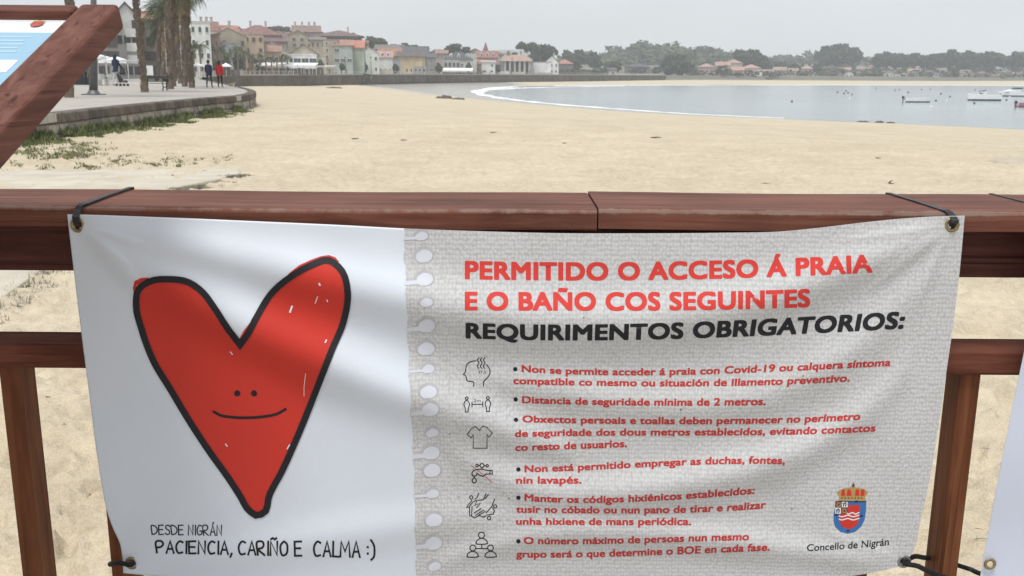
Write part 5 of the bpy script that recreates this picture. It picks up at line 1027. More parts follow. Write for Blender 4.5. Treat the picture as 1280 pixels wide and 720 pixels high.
def boat(px, py, L_, B, H, rz, kind, label):
    g = G(px, py, ZW); root = empty('motor_boat', g, label, 'boat', rz=rz); q = MB(); hull(q, L_, B, H); q.build('hull', [m_hw, m_hg, m_in], root, sm=False)
    outboard(root, -L_ / 2, H * .8)
    for x in ((-.15, .12) if kind != 'cabin' else ()): q = MB(); q.box((x * L_ - .12, -B * .38, H * .62), (x * L_ + .12, B * .38, H * .68)); q.build('bench_seat', m_in, root)
    if kind == 'console':
        q = MB(); q.prism([(-.1 * L_, -B * .25, H * .4), (.12 * L_, -B * .25, H * .4), (.08 * L_, -B * .25, H + .5), (-.02 * L_, -B * .25, H + .55)], (0, B * .5, 0)); q.build('console', m_hw, root)
        q = MB(); q.prism([(.09 * L_, -B * .25, H + .1), (.12 * L_, -B * .25, H + .1), (.02 * L_, -B * .25, H + .75), (-.0 * L_, -B * .25, H + .75)], (0, B * .5, 0)); q.build('windscreen', M_GL, root)
    if kind == 'cabin':
        q = MB(); q.prism([(-.12 * L_, -B * .36, H * .9), (.38 * L_, -B * .2, H * 1.1), (.12 * L_, -B * .28, H + .55), (-.12 * L_, -B * .34, H + .6)], (0, B * .66, 0)); q.build('cabin', m_hw, root)
        q = MB(); q.prism([(-.2 * L_, -B * .34, H + .62), (.08 * L_, -B * .3, H + .62), (.02 * L_, -B * .3, H + 1.0), (-.16 * L_, -B * .34, H + 1.02)], (0, B * .64, 0)); q.build('canopy', m_cab, root)
    return root
boat(1146, 127.8, 5.0, 1.9, .85, R(4), 'open', 'small open white motor boat, leftmost of the moored boats')
boat(1229, 125.8, 6.5, 2.3, 1.25, R(184), 'console', 'white motor boat with console and dark waterline, middle of the moored boats')
boat(1268, 120.6, 8.2, 2.7, 1.1, R(186), 'cabin', 'pale cabin boat with dark green canopy, farthest of the moored boats')
o = boat(1286, 133.8, 4.2, 1.7, .7, R(6), 'open', 'small reddish boat with black outboard cut by the right border')
for c in kids(o):
    if c.name.startswith('hull'): c.data = c.data.copy(); c.data.materials[0] = mat('boat_pink', (.42, .16, .2), .5, .1)
m_buoy = mat('buoy_dark', (.05, .05, .055), .6, .2); m_buoyw = mat('buoy_white', (.75, .75, .74), .5, .05)
bu = [(990, 127.5), (1047, 116), (1055, 117.5), (1057.5, 114), (1060, 116.6), (1065, 118.6), (1062, 123.5), (1095, 111), (1119, 113.5), (1124, 112.6), (1135, 116), (1152, 112.5), (1163, 112), (1176, 118), (1183, 125.6), (1187.5, 121.4), (1164, 134.5), (1219, 113), (1225, 114.6), (1232, 113.5), (1218, 129.6), (1258, 125.6), (1262, 122), (1170, 126.5)]
bm_ = MB(); bm_.ball((0, 0, .08), .2, 12, 8); bm_.tube([(0, 0, .26), (0, 0, .36)], .04, 6)
bmesh_d = bm_.mesh(m_buoy, True); bmesh_w = bm_.mesh(m_buoyw, True)
bl = ['lone dark buoy on open water left of all the others', 'leftmost dark buoy of the tight cluster', 'second dark buoy of the cluster, low one', 'highest dark buoy of the cluster', 'dark buoy in the middle of the cluster', 'rightmost dark buoy of the cluster', 'white buoy under the tight cluster', 'far dark buoy midway between cluster and first boat', 'lower dark buoy left above the first boat', 'dark buoy close above the bow of the first boat', 'dark buoy directly above the first boat',
      'left one of two far buoys right of the first boat', 'right one of two far buoys right of the first boat', 'dark buoy between the first and middle boats, upper', 'white buoy between the first and middle boats', 'dark buoy between the first and middle boats, right one', 'white buoy below the first boat', 'left dark buoy above the middle boat', 'central dark buoy above the middle boat', 'right dark buoy above the middle boat', 'dark buoy right below the middle boat', 'dark buoy between middle boat and reddish boat', 'white buoy under the cabin boat', 'dark buoy right of the first boat at its height']
for k, (x, y) in enumerate(bu):
    wht = k in (6, 14, 16, 22); o = link('mooring_buoy', bmesh_w if wht else bmesh_d, loc=G(x, y, ZW), label=bl[k], cat='buoy', group='mooring buoys', rot=(R(random.uniform(-10, 10)), R(random.uniform(-10, 10)), 0)); o.scale = (1, 1, 1) if y > 118 else (1.25,) * 3

# ================================================================== RAILING (nearest)
YR = 1.61
ZC = HZ(640, 261.5, YR)                                   # top of the handrail at its front edge
D_back = G(640, 239.5, ZC).y; TH = ZC - HZ(640, 287, YR)
w_cap = wood_mat('handrail_wood', (.138, .052, .034), (.205, .092, .064), edge=(YR, ZC, .0125)); w_shaded = wood_mat('shaded_fascia_wood', (.085, .030, .024), (.13, .05, .038)); w_post = wood_mat('baluster_wood', (.145, .052, .024), (.215, .088, .040), axis='Z'); w_mid = wood_mat('rail_wood', (.135, .050, .033), (.195, .080, .055))  # fascia wood darkened: the shade under the handrail is put into its colour
w_mid.node_tree.nodes['Principled BSDF'].inputs['Roughness'].default_value = .8; w_mid.node_tree.nodes['Principled BSDF'].inputs['Specular IOR Level'].default_value = .04
rail = empty('wooden_railing', (0, YR, 0), 'reddish brown wooden railing with broad handrail that carries the banners', 'railing')
def rbox(name, lo, hi, m, bev=.004, seg=3):
    q = MB(); q.box(lo, hi); o = q.build(name, m, rail); o.matrix_parent_inverse = Matrix.Translation((0, -YR, 0)); bevelled(o, bev, seg); return o
XJ = P(747.5, 262, YR).x
def cap(x0, x1, dz, bow):
    n_ = 48; q = MB(); prof = []; yb_, yf = D_back, YR; b_ = .007
    prof = [(yf, ZC - TH), (yf, ZC - b_), (yf + .002, ZC - .003), (yf + b_, ZC), (yb_ - b_, ZC), (yb_, ZC - b_), (yb_, ZC - TH)]; m_ = len(prof)
    for k in range(n_ + 1):
        t = k / n_; x = x0 + (x1 - x0) * t; ny = .0012 * math.sin(x * 9.1) + .0008 * math.sin(x * 31); nz_ = dz + .0010 * math.sin(x * 7.3 + 1) + bow * math.sin(math.pi * t)
        for (y, z) in prof: q.v.append((x, y + ny, z + nz_))
    for k in range(n_):
        for c in range(m_): q.f.append((k * m_ + c, k * m_ + (c + 1) % m_, (k + 1) * m_ + (c + 1) % m_, (k + 1) * m_ + c)); q.m.append(0)
    q.f += [tuple(range(m_))[::-1], tuple(n_ * m_ + c for c in range(m_))]; q.m += [0, 0]
    o = q.build('handrail', w_cap, rail); o.matrix_parent_inverse = Matrix.Translation((0, -YR, 0)); return o
cap(-3.2, XJ - .0012, -.0012, 0); cap(XJ + .0012, 3.2, .0016, .0)
zf = HZ(40, 338.5, YR + .055)
rbox('fascia_board', (-3.2, YR + .055, zf), (3.2, YR + .095, ZC - TH - .002), w_shaded)
zm = HZ(20, 430.5, YR + .02); zmb = HZ(20, 460.5, YR + .02); ymb = G(20, 413.5, zm).y
rbox('middle_rail', (-3.2, YR + .02, zmb), (3.2, ymb, zm), w_mid, .005)
for xp in (P(742, 290, YR + .03).x, P(742, 290, YR + .03).x - 2.1, P(742, 290, YR + .03).x + 2.1):
    rbox('post', (xp - .038, YR + .035, .0), (xp + .038, YR + .054, ZC - TH - .002), w_post)
    rbox('post', (xp - .037, YR + .13, .0), (xp + .037, YR + .2, ZC - TH - .002), w_post)
yb0 = YR + .035; bw = .038; bd = .055
xl = P(14, 600, yb0).x; x2 = P(137, 690, yb0).x; xr = P(1168 + 17, 600, yb0).x; sp_ = x2 - xl
xs_ = [xl - sp_ * k for k in range(1, 6)] + [xl, x2] + [xr + sp_ * k for k in range(-5, 6)]
for x in xs_: rbox('baluster', (x, yb0, .12), (x + bw, yb0 + bd, zmb - .001), w_post, .003)
rbox('bottom_rail', (-3.2, YR + .03, .06), (3.2, ymb, .118), w_mid, .005)

# ================================================================== BANNER
YB = YR - .012
def fitc(pts, deg=3): return np.polyfit([p_[0] for p_ in pts], [p_[1] for p_ in pts], deg)
RID = [  # (curve, x0, x1, amplitude m, half width px at ends, half width px in the middle)
    (fitc([(97, 281), (200, 303), (300, 325), (420, 352), (520, 378), (640, 400), (760, 402), (900, 388), (1020, 355), (1185, 285)], 5), 97, 1188, .0150, 13, 36),
    (fitc([(97, 283), (190, 345), (270, 390), (350, 430), (450, 472), (540, 505), (620, 535), (700, 560)], 4), 97, 720, .0150, 10, 34),
    (fitc([(560, 560), (640, 600), (720, 626), (820, 612), (920, 592), (1020, 560), (1120, 480)], 4), 550, 1140, .0105, 14, 26),
    (fitc([(165, 700), (300, 690), (450, 668), (600, 650), (700, 655)], 3), 165, 760, .0045, 12, 26),
    (fitc([(600, 470), (760, 505), (900, 500), (1040, 462), (1170, 330)], 3), 590, 1180, .0070, 14, 26),
    (fitc([(97, 281), (125, 310), (160, 345), (190, 372)], 2), 97, 200, .0035, 5, 11),
    (fitc([(97, 281), (150, 322)], 1), 97, 165, .0014, 2.5, 5), (fitc([(97, 281), (175, 305)], 1), 97, 190, .0012, 2.5, 5),
    (fitc([(1100, 352), (1190, 281)], 1), 1085, 1190, .0016, 3, 7), (fitc([(1150, 370), (1190, 281)], 1), 1145, 1190, .0014, 3, 6), (fitc([(1060, 300), (1190, 281)], 1), 1050, 1190, .0013, 3, 6),
    (fitc([(1040, 668), (1130, 702)], 1), 1030, 1130, .0014, 3, 7), (fitc([(165, 704), (225, 640)], 1), 165, 230, .0014, 3, 7),
    (fitc([(560, 700), (700, 672), (850, 668), (980, 690), (1130, 702)], 3), 540, 1130, .0070, 10, 20)]
def disp(px, py):
    px = np.asarray(px, float); py = np.asarray(py, float); u = np.clip((px - 90) / 1100, 0, 1); v = np.clip((py - 270) / 450, 0, 1)
    z = .010 * np.sin(np.pi * u) * np.sin(np.pi * np.clip(v * .9 + .05, 0, 1))
    for c, x0, x1, A_, w0, w1 in RID:
        t = np.clip((px - x0) / (x1 - x0), 0, 1); env = np.sin(np.pi * t) ** .55 * ((px > x0) & (px < x1)); sl__ = np.polyval(np.polyder(c), np.clip(px, x0, x1)); wv = w0 + (w1 - w0) * np.sin(np.pi * t) ** .6
        d_ = (py - np.polyval(c, np.clip(px, x0, x1))) / np.sqrt(1 + sl__ ** 2) / wv; z = z + 1.9 * A_ * env * np.exp(-d_ ** 2)
    # pull at the lower left corner: the cloth folds back towards its cord
    d1 = np.hypot((px - 165) / 55, (py - 704) / 45); z = z - .006 * np.exp(-d1 ** 2)
    d2 = ((px - 140) + (py - 704) * .45) / 22; z = z - .010 * np.exp(-d2 ** 2) * np.clip((py - 600) / 100, 0, 1)
    for ex, ey in ((97, 281.5), (1190, 281), (1130, 702)): z = z * (1 - .85 * np.exp(-((px - ex) ** 2 + (py - ey) ** 2) / 24.0 ** 2))
    z = z + .0006 * np.sin(px * .021 + py * .017) + .0005 * np.sin(px * .05 - py * .03)
    return z
def BP(px, py, off=0.0, base=None):                        # a place on the cloth (off: metres proud of it)
    d_ = (base or YB) - disp(px, py) - off
    r_ = ROTN @ np.stack([(np.asarray(px, float) - 640) / F, -(np.asarray(py, float) - 360) / F, -np.ones_like(np.asarray(px, float))]); k = d_ / r_[1]
    return np.stack([r_[0] * k, r_[1] * k, CAM_Z + r_[2] * k], -1)
def catm(pts, n_):
    pts = np.array(pts, float); t = np.concatenate([[0], np.cumsum(np.linalg.norm(np.diff(pts, axis=0), axis=1))]); t /= t[-1]; s_ = np.linspace(0, 1, n_)
    m_ = np.gradient(pts, t, axis=0); out_ = []
    for q_ in s_:
        k = min(np.searchsorted(t, q_, side='right') - 1, len(t) - 2); h = t[k + 1] - t[k]; x = (q_ - t[k]) / h
        out_.append((2 * x ** 3 - 3 * x ** 2 + 1) * pts[k] + (x ** 3 - 2 * x ** 2 + x) * h * m_[k] + (-2 * x ** 3 + 3 * x ** 2) * pts[k + 1] + (x ** 3 - x ** 2) * h * m_[k + 1])
    return np.array(out_)
TOP = [(84, 268), (110, 268.3), (160, 270), (240, 273), (320, 276.5), (420, 281), (505, 285.5), (600, 289), (700, 291.5), (800, 291.7), (900, 291), (980, 289), (1030, 284), (1080, 278), (1130, 273), (1170, 270.5), (1206, 269.5)]
BOT = [(154, 716.5), (190, 720), (260, 726), (400, 735), (560, 742), (700, 744), (850, 740), (980, 730), (1050, 722), (1090, 716), (1128, 707.5)]
LEF = [(84, 268), (92, 337), (99, 395), (106, 450), (113, 505), (120, 560), (127, 605), (134, 640), (142, 662), (150, 680), (153, 698), (154, 716.5)]
RIG = [(1206, 269.5), (1199, 345), (1191, 410), (1183, 465), (1172, 540), (1160, 610), (1150, 655), (1141, 690), (1128, 707.5)]
NU, NV = 420, 170
eye_px = [(97, 281.5), (1190, 281), (165, 704), (1130, 702)]
T_, B_ = catm(TOP, NU), catm(BOT, NU); L_, R_ = catm(LEF, NV), catm(RIG, NV); U, V = np.meshgrid(np.linspace(0, 1, NU), np.linspace(0, 1, NV)); U3, V3 = U[..., None], V[..., None]
C = (1 - V3) * T_[None] + V3 * B_[None] + (1 - U3) * L_[:, None] + U3 * R_[:, None] - ((1 - U3) * (1 - V3) * T_[0] + U3 * (1 - V3) * T_[-1] + (1 - U3) * V3 * B_[0] + U3 * V3 * B_[-1])
def cloth_sheet(name, C, eyes, m, parent, base=None, flat=False):
    nv, nu = C.shape[:2]; W_ = BP(C[..., 0].ravel(), C[..., 1].ravel(), 0, base).reshape(nv, nu, 3)
    if flat: W_ = np.array([[tuple(P(x, y, base + .004 * math.sin(x * .02 + y * .013) + .003 * math.sin(y * .03))) for x, y in row] for row in C])
    vs_ = W_.reshape(-1, 3); fs_ = []
    for i_ in range(nv - 1):
        for j_ in range(nu - 1):
            cx, cy = (C[i_, j_] + C[i_ + 1, j_ + 1]) / 2
            if any(math.hypot(cx - ex, cy - ey) < 4.4 for ex, ey in eyes): continue
            a_ = i_ * nu + j_; fs_.append((a_, a_ + nu, a_ + nu + 1, a_ + 1))
    me_ = bpy.data.meshes.new('mesh'); me_.from_pydata(vs_.tolist(), [], fs_); me_.materials.append(m); smooth(me_); o = link(name, me_, parent); o.matrix_parent_inverse = Matrix.Translation(-parent.location)
    sm_ = o.modifiers.new('thick', 'SOLIDIFY'); sm_.thickness = .0006; sm_.offset = -1; return o
m_vinyl = mat('white_vinyl', (.65, .695, .76), .33, .02, 4, .08, 700, spec=.35)
ban = empty('banner', (0, YB, .5), 'white vinyl banner with red heart and Galician beach access rules tied to the railing', 'banner')
cloth_sheet('vinyl_sheet', C, eye_px, m_vinyl, ban)
# ---- print helpers: everything is drawn in photo pixels and laid on the cloth
def on_cloth(bm, name, m, off, parent=ban, label=None, cut=11.0):
    xs_ = [v.co.x for v in bm.verts]; ys_ = [v.co.y for v in bm.verts]
    x = math.floor(min(xs_) / cut) * cut + cut
    while x < max(xs_): bmesh.ops.bisect_plane(bm, geom=bm.verts[:] + bm.edges[:] + bm.faces[:], plane_co=(x, 0, 0), plane_no=(1, 0, 0)); x += cut
    y = math.floor(min(ys_) / cut) * cut + cut
    while y < max(ys_): bmesh.ops.bisect_plane(bm, geom=bm.verts[:] + bm.edges[:] + bm.faces[:], plane_co=(0, y, 0), plane_no=(0, 1, 0)); y += cut
    bmesh.ops.triangulate(bm, faces=[f for f in bm.faces if len(f.verts) > 4])
    co = np.array([tuple(v.co) for v in bm.verts]); W_ = BP(co[:, 0], co[:, 1], off)
    for v, p_ in zip(bm.verts, W_): v.co = p_
    bm.normal_update()
    fl = [f for f in bm.faces if f.normal.y > 0]
    if fl: bmesh.ops.reverse_faces(bm, faces=fl)
    me_ = bpy.data.meshes.new('mesh'); bm.to_mesh(me_); bm.free(); me_.materials.append(m); smooth(me_); o = link(name, me_, parent, label=label); o.matrix_parent_inverse = Matrix.Translation(-parent.location); return o
def fill(pts, bm=None, hole=None):
    bm = bm or bmesh.new(); vs_ = [bm.verts.new((x, y, 0)) for x, y in pts]; f = bm.faces.new(vs_); bmesh.ops.triangulate(bm, faces=[f]); return bm
STK = [0]
def stroke(bm, pts, wd, closed=False, sm_=0, taper=None):
    if sm_: pts = [tuple(p_) for p_ in catm(list(pts) + ([pts[0]] if closed else []), sm_)]; 
    if sm_ and closed: pts = pts[:-1]
    n_ = len(pts); Lv, Rv = [], []
    for k in range(n_):
        p_ = np.array(pts[k], float); a_ = np.array(pts[(k - 1) % n_] if closed or k > 0 else pts[k], float); b_ = np.array(pts[(k + 1) % n_] if closed or k < n_ - 1 else pts[k], float)
        d1 = p_ - a_; d2 = b_ - p_; d1 = d1 / (np.hypot(*d1) + 1e-9); d2 = d2 / (np.hypot(*d2) + 1e-9)
        if np.hypot(*(p_ - a_)) < 1e-6: d1 = d2
        if np.hypot(*(b_ - p_)) < 1e-6: d2 = d1
        t = d1 + d2; t = t / (np.hypot(*t) + 1e-9); nn = np.array([-t[1], t[0]]); c_ = max(.55, float(nn @ np.array([-d1[1], d1[0]]))); h = wd / 2 / c_ * (taper[k] if taper else 1)
        if not closed and k == 0: p_ = p_ - d2 * wd * .35
        if not closed and k == n_ - 1: p_ = p_ + d1 * wd * .35
        Lv.append(bm.verts.new((*(p_ + nn * h), 0))); Rv.append(bm.verts.new((*(p_ - nn * h), 0)))
    for k in range(n_ if closed else n_ - 1):
        k2 = (k + 1) % n_; bm.faces.new((Lv[k], Lv[k2], Rv[k2], Rv[k]))
    return bm
def circ(cx, cy, r_, n_=16, ry=None): return [(cx + r_ * math.cos(2 * math.pi * k / n_), cy + (ry or r_) * math.sin(2 * math.pi * k / n_)) for k in range(n_)]

def ink(name, c, rough=.42): return mat(name, c, rough, .03, 5, .05, 500, spec=.2)
I_RED = ink('ink_heart_red', (.56, .042, .028)); I_TXT = ink('ink_text_red', (.47, .04, .034)); I_HEAD = ink('ink_title_red', (.62, .050, .040)); I_BLK = ink('ink_black', (.018, .018, .022)); I_WHT = ink('ink_white', (.72, .72, .74)); I_BLU = ink('ink_blue', (.045, .15, .38)); I_GLD = ink('ink_gold', (.42, .28, .10)); I_BRN = ink('ink_brown', (.16, .06, .05))
# ---- printed sheet of rough paper with a torn spiral edge (it is print on the vinyl: colour with a fine weave)
mp_ = bpy.data.materials.new('printed_paper'); mp_.use_nodes = True; n = mp_.node_tree; b = n.nodes['Principled BSDF']; L = n.links.new
geo = n.nodes.new('ShaderNodeNewGeometry'); b.inputs['Roughness'].default_value = .45; b.inputs['Specular IOR Level'].default_value = .35
v1 = n.nodes.new('ShaderNodeTexVoronoi'); v1.voronoi_dimensions = '2D'; v1.inputs['Scale'].default_value = 1.0; sx_ = n.nodes.new('ShaderNodeSeparateXYZ'); L(geo.outputs['Position'], sx_.inputs[0]); cx_ = n.nodes.new('ShaderNodeCombineXYZ')
for k_, (o_, f_) in enumerate((('X', 172.0), ('Z', 124.0))):
    mm_ = n.nodes.new('ShaderNodeMath'); mm_.operation = 'MULTIPLY'; mm_.inputs[1].default_value = f_; L(sx_.outputs[o_], mm_.inputs[0]); L(mm_.outputs[0], cx_.inputs[k_])
L(cx_.outputs[0], v1.inputs['Vector']); v1.inputs['Randomness'].default_value = .42
t9 = tn(200, 4, .6, sc=(1, .1, .6)); t8 = tn(9, 4, .6)
c_ = ramp(v1.outputs['Distance'], .10, (.595, .60, .605), .62, (.495, .494, .495)); c_ = mixc(.8, c_, ramp(t9.outputs[0], .36, (.90, .90, .90), .62, (1.05, 1.05, 1.05)), 'MULTIPLY'); c_ = mixc(.6, c_, ramp(t8.outputs[0], .3, (.93, .92, .90), .7, (1.04, 1.04, 1.05)), 'MULTIPLY')
L(c_, b.inputs['Base Color']); bp = n.nodes.new('ShaderNodeBump'); bp.inputs['Strength'].default_value = .7; bp.inputs['Distance'].default_value = .0014
iv = n.nodes.new('ShaderNodeMath'); iv.operation = 'SUBTRACT'; iv.inputs[0].default_value = 1.0; L(v1.outputs['Distance'], iv.inputs[1]); ad = n.nodes.new('ShaderNodeMath'); ad.operation = 'MULTIPLY_ADD'; ad.inputs[1].default_value = 1.2; L(t9.outputs[0], ad.inputs[0]); L(iv.outputs[0], ad.inputs[2]); L(ad.outputs[0], bp.inputs['Height']); L(bp.outputs[0], b.inputs['Normal'])
ci = [int(round(k)) for k in np.linspace(0, NU - 1, NU)]
def u_of(px, row): return int(np.argmin(np.abs(C[row, :, 0] - px)))
vs_ = []; fs_ = []; idx = {}
def edge_x(y): return float(np.interp(y, [285, 440, 560, 720, 745], [505, 511, 517, 521, 522]))
for i_ in range(NV):
    xe = edge_x(C[i_, 0, 1] + (C[i_, -1, 1] - C[i_, 0, 1]) * .38) + .9 * math.sin(i_ * .35) + .4 * math.sin(i_ * .8)
    j0 = int(np.searchsorted(C[i_, :, 0], xe)); row = []
    for j_ in range(j0, NU):
        p_ = C[i_, j_].copy()
        if j_ == j0: p_[0] = xe
        idx[(i_, j_)] = len(vs_); vs_.append(p_); row.append(j_)
for i_ in range(NV - 1):
    js = [j_ for j_ in range(NU) if (i_, j_) in idx and (i_ + 1, j_) in idx]
    for j_ in js[:-1]:
        cx, cy = (C[i_, j_] + C[i_ + 1, j_ + 1]) / 2
        if any(math.hypot(cx - ex, cy - ey) < 4.6 for ex, ey in eye_px): continue
        if (i_, j_ + 1) in idx and (i_ + 1, j_ + 1) in idx: fs_.append((idx[(i_, j_)], idx[(i_ + 1, j_)], idx[(i_ + 1, j_ + 1)], idx[(i_, j_ + 1)]))
vp = np.array(vs_); me_ = bpy.data.meshes.new('mesh'); me_.from_pydata(BP(vp[:, 0], vp[:, 1], .0003).tolist(), [], fs_); me_.materials.append(mp_); smooth(me_); o = link('paper_print', me_, ban, label='grey rough paper sheet printed on the right of the banner'); o.matrix_parent_inverse = Matrix.Translation(-ban.location)
# punched spiral holes and slits of the torn edge
bs_ = bmesh.new(); bm = bmesh.new(); y = 295.0; k = 0; random.seed(31)
while y < 735:
    xe = edge_x(y); big = k % 3 != 0; rx, ry = (10.5, 8.2) if big else (8, 5.5); cx = xe + 23 + random.uniform(-1.5, 1.5)
    pts_ = []
    for j_ in range(18):
        an = 2 * math.pi * j_ / 18; pts_.append((cx + rx * math.cos(an), y + ry * math.sin(an) + (1.2 if math.cos(an) < -.3 else 0)))
    fill(pts_, bm); fill([(cx + (x_ - cx) * 1.22 - .6, y + (y_ - y) * 1.25 - 1.8) for x_, y_ in pts_], bs_)
    if k % 2 == 0: fill([(xe - 1, y + ry * .35), (cx - rx * .85, y + ry * .1), (cx - rx * .6, y + ry * .75), (xe - 1, y + ry * .95)], bm)
    y += random.choice((25, 29, 33, 22)); k += 1
on_cloth(bm, 'spiral_holes', mat('hole_white', (.62, .64, .70), .45, .04, 30), .0011, cut=6.0)['kind'] = 'stuff'
on_cloth(bs_, 'hole_shadow_print', mat('hole_print_grey', (.445, .44, .46), .45, .12, 60), .0007, cut=6.0)['kind'] = 'stuff'
# ---- heart
HP = [(300, 431), (284, 410), (268, 385), (252, 364), (235, 352.5), (210, 349), (188, 351.5), (173, 362), (170, 382), (177, 412), (192, 452), (213, 487), (237, 527), (262, 565), (285, 597), (300, 620), (311, 638), (321, 644.5), (331, 640), (336, 621), (352, 590), (370, 550), (394, 491), (415, 437), (430, 400), (434.5, 365), (427, 338), (410, 325), (390, 331), (365, 345), (340, 366), (321, 396), (308, 420)]
def cm(pts, n_=140): return [tuple(p_) for p_ in catm(list(pts) + [pts[0]], n_)][:-1]
hp = cm(HP[:])
on_cloth(fill([(x - 1.0 + (2.0 if x > 300 else -1.5) * 0, y - 1.2 - (3.0 if (y < 380 and 340 < x < 420) else 0)) for x, y in hp]), 'heart', I_RED, .0008, cut=6.0, label='big red hand drawn heart')
on_cloth(stroke(bmesh.new(), hp, 8.2, True), 'heart_outline', I_BLK, .0019, cut=6.0)
for cx in (296.5, 317.5): on_cloth(fill(circ(cx, 491.7, 3.9)), 'eye', I_BLK, .0013)
sm = [(267, 514.5), (274, 518.5), (290, 521.5), (308, 522.2), (330, 520.7), (347, 517), (357, 511.5)]; on_cloth(stroke(bmesh.new(), sm, 3.4, False, 30), 'smile', I_BLK, .0013)
bm = bmesh.new()
for a_, b_, w_ in [((362.5, 390), (365, 383), 2.4), ((399, 354.5), (400, 356.5), 2.2), ((394, 379), (397, 371), 1.2), ((408.5, 375), (409.5, 377), 1.5), ((406.5, 428), (408, 425), 1.7), ((380, 495), (380, 484), .7), ((380, 484), (382, 467), .7), ((282, 555), (284, 558), 1.4), ((359, 561), (362, 556), 1.4), ((288, 440), (290.5, 443), 1.2)]: stroke(bm, [a_, b_], w_)
on_cloth(bm, 'scratches', I_WHT, .0020)['kind'] = 'stuff'
on_cloth(fill([(352, 352), (362, 341), (374, 331.5), (388, 325), (400, 320.5), (411, 318.8), (419, 321.5), (424, 327), (412, 331), (390, 336), (365, 350)]), 'heart_spill', I_RED, .0006, cut=6.0)
on_cloth(fill([(168, 372), (166, 360), (168, 351.5), (176, 347.5), (186, 347), (182, 356), (174, 366)]), 'heart_spill', I_RED, .0006, cut=6.0)
on_cloth(fill([(299, 424), (304, 414), (312, 404), (320, 396), (314, 412), (304, 428)]), 'heart_spill', I_RED, .0006, cut=6.0)
# ---- hand lettering (own strokes)
GL = {'D': [[(0, 0), (.02, 1), (.25, .92), (.52, .62), (.50, .28), (.25, .04), (0, 0)]], 'E': [[(.48, 1), (0, .98), (.03, 0), (.5, .02)], [(.02, .52), (.42, .53)]], 'S': [[(.48, .86), (.30, 1), (.08, .9), (.06, .68), (.42, .38), (.45, .14), (.22, 0), (.0, .14)]], 'N': [[(0, 0), (.02, 1), (.46, .02), (.48, 1)]], 'I': [[(.05, 0), (.06, 1)]],
      'G': [[(.46, .9), (.28, 1), (.06, .72), (.02, .35), (.2, .02), (.42, .08), (.46, .42), (.28, .42)]], 'R': [[(0, 0), (.02, 1), (.35, .96), (.42, .72), (.3, .52), (.04, .46), (.48, 0)]], 'A': [[(0, 0), (.26, 1), (.52, 0)], [(.1, .34), (.43, .35)]], 'Á': [[(0, 0), (.26, 1), (.52, 0)], [(.1, .34), (.43, .35)], [(.24, 1.1), (.34, 1.28)]], 'P': [[(0, 0), (0, 1), (.34, .98), (.45, .75), (.30, .52), (.02, .46)]],
      'C': [[(.48, .9), (.28, 1), (.06, .75), (.02, .35), (.18, .02), (.46, .08)]], 'Ñ': [[(0, 0), (.02, 1), (.46, .02), (.48, 1)], [(.04, 1.16), (.16, 1.24), (.3, 1.14), (.42, 1.24)]], 'O': [[(.27, 1), (.06, .78), (.02, .4), (.2, .0), (.42, .1), (.52, .5), (.44, .88), (.27, 1)]], 'L': [[(.02, 1), (0, .02), (.42, .0)]], 'M': [[(0, 0), (.06, 1), (.33, .35), (.6, 1), (.68, 0)]],
      ',': [[(.1, .08), (.0, -.2)]], ':': [[(.06, .22), (.06, .27)], [(.06, .62), (.06, .67)]], ')': [[(0, 1.1), (.2, .8), (.26, .4), (.18, 0), (.02, -.15)]], ' ': []}
ADV = {'I': .22, ',': .24, ':': .28, ')': .4, ' ': .34, 'M': .86, 'L': .52}
def handtext(s, x0, x1, base, h, wd, name):
    tot = sum(ADV.get(c, .68) for c in s) - .15; k_ = (x1 - x0) / tot; x = 0; random.seed(len(s)); bm = bmesh.new()
    h0, h1 = h; b0, b1 = base
    for c in s:
        for st in GL[c]:
            pts_ = [(x0 + (x + gx) * k_, (b0 + (b1 - b0) * (x + gx) / tot) - gy * (h0 + (h1 - h0) * (x + gx) / tot)) for gx, gy in st]; stroke(bm, pts_, wd, False, 22 if c in 'DSGCOP)R' and len(st) > 4 else 0)
        x += ADV.get(c, .68)
    on_cloth(bm, name, I_BLK, .0006, label='words ' + s)
handtext('DESDE NIGRÁN', 190, 277.5, (668, 669.5), (11.5, 13), 1.5, 'lettering')
handtext('PACIENCIA, CARIÑO E  CALMA :)', 196, 468, (691, 697), (14.5, 20), 2.5, 'lettering')
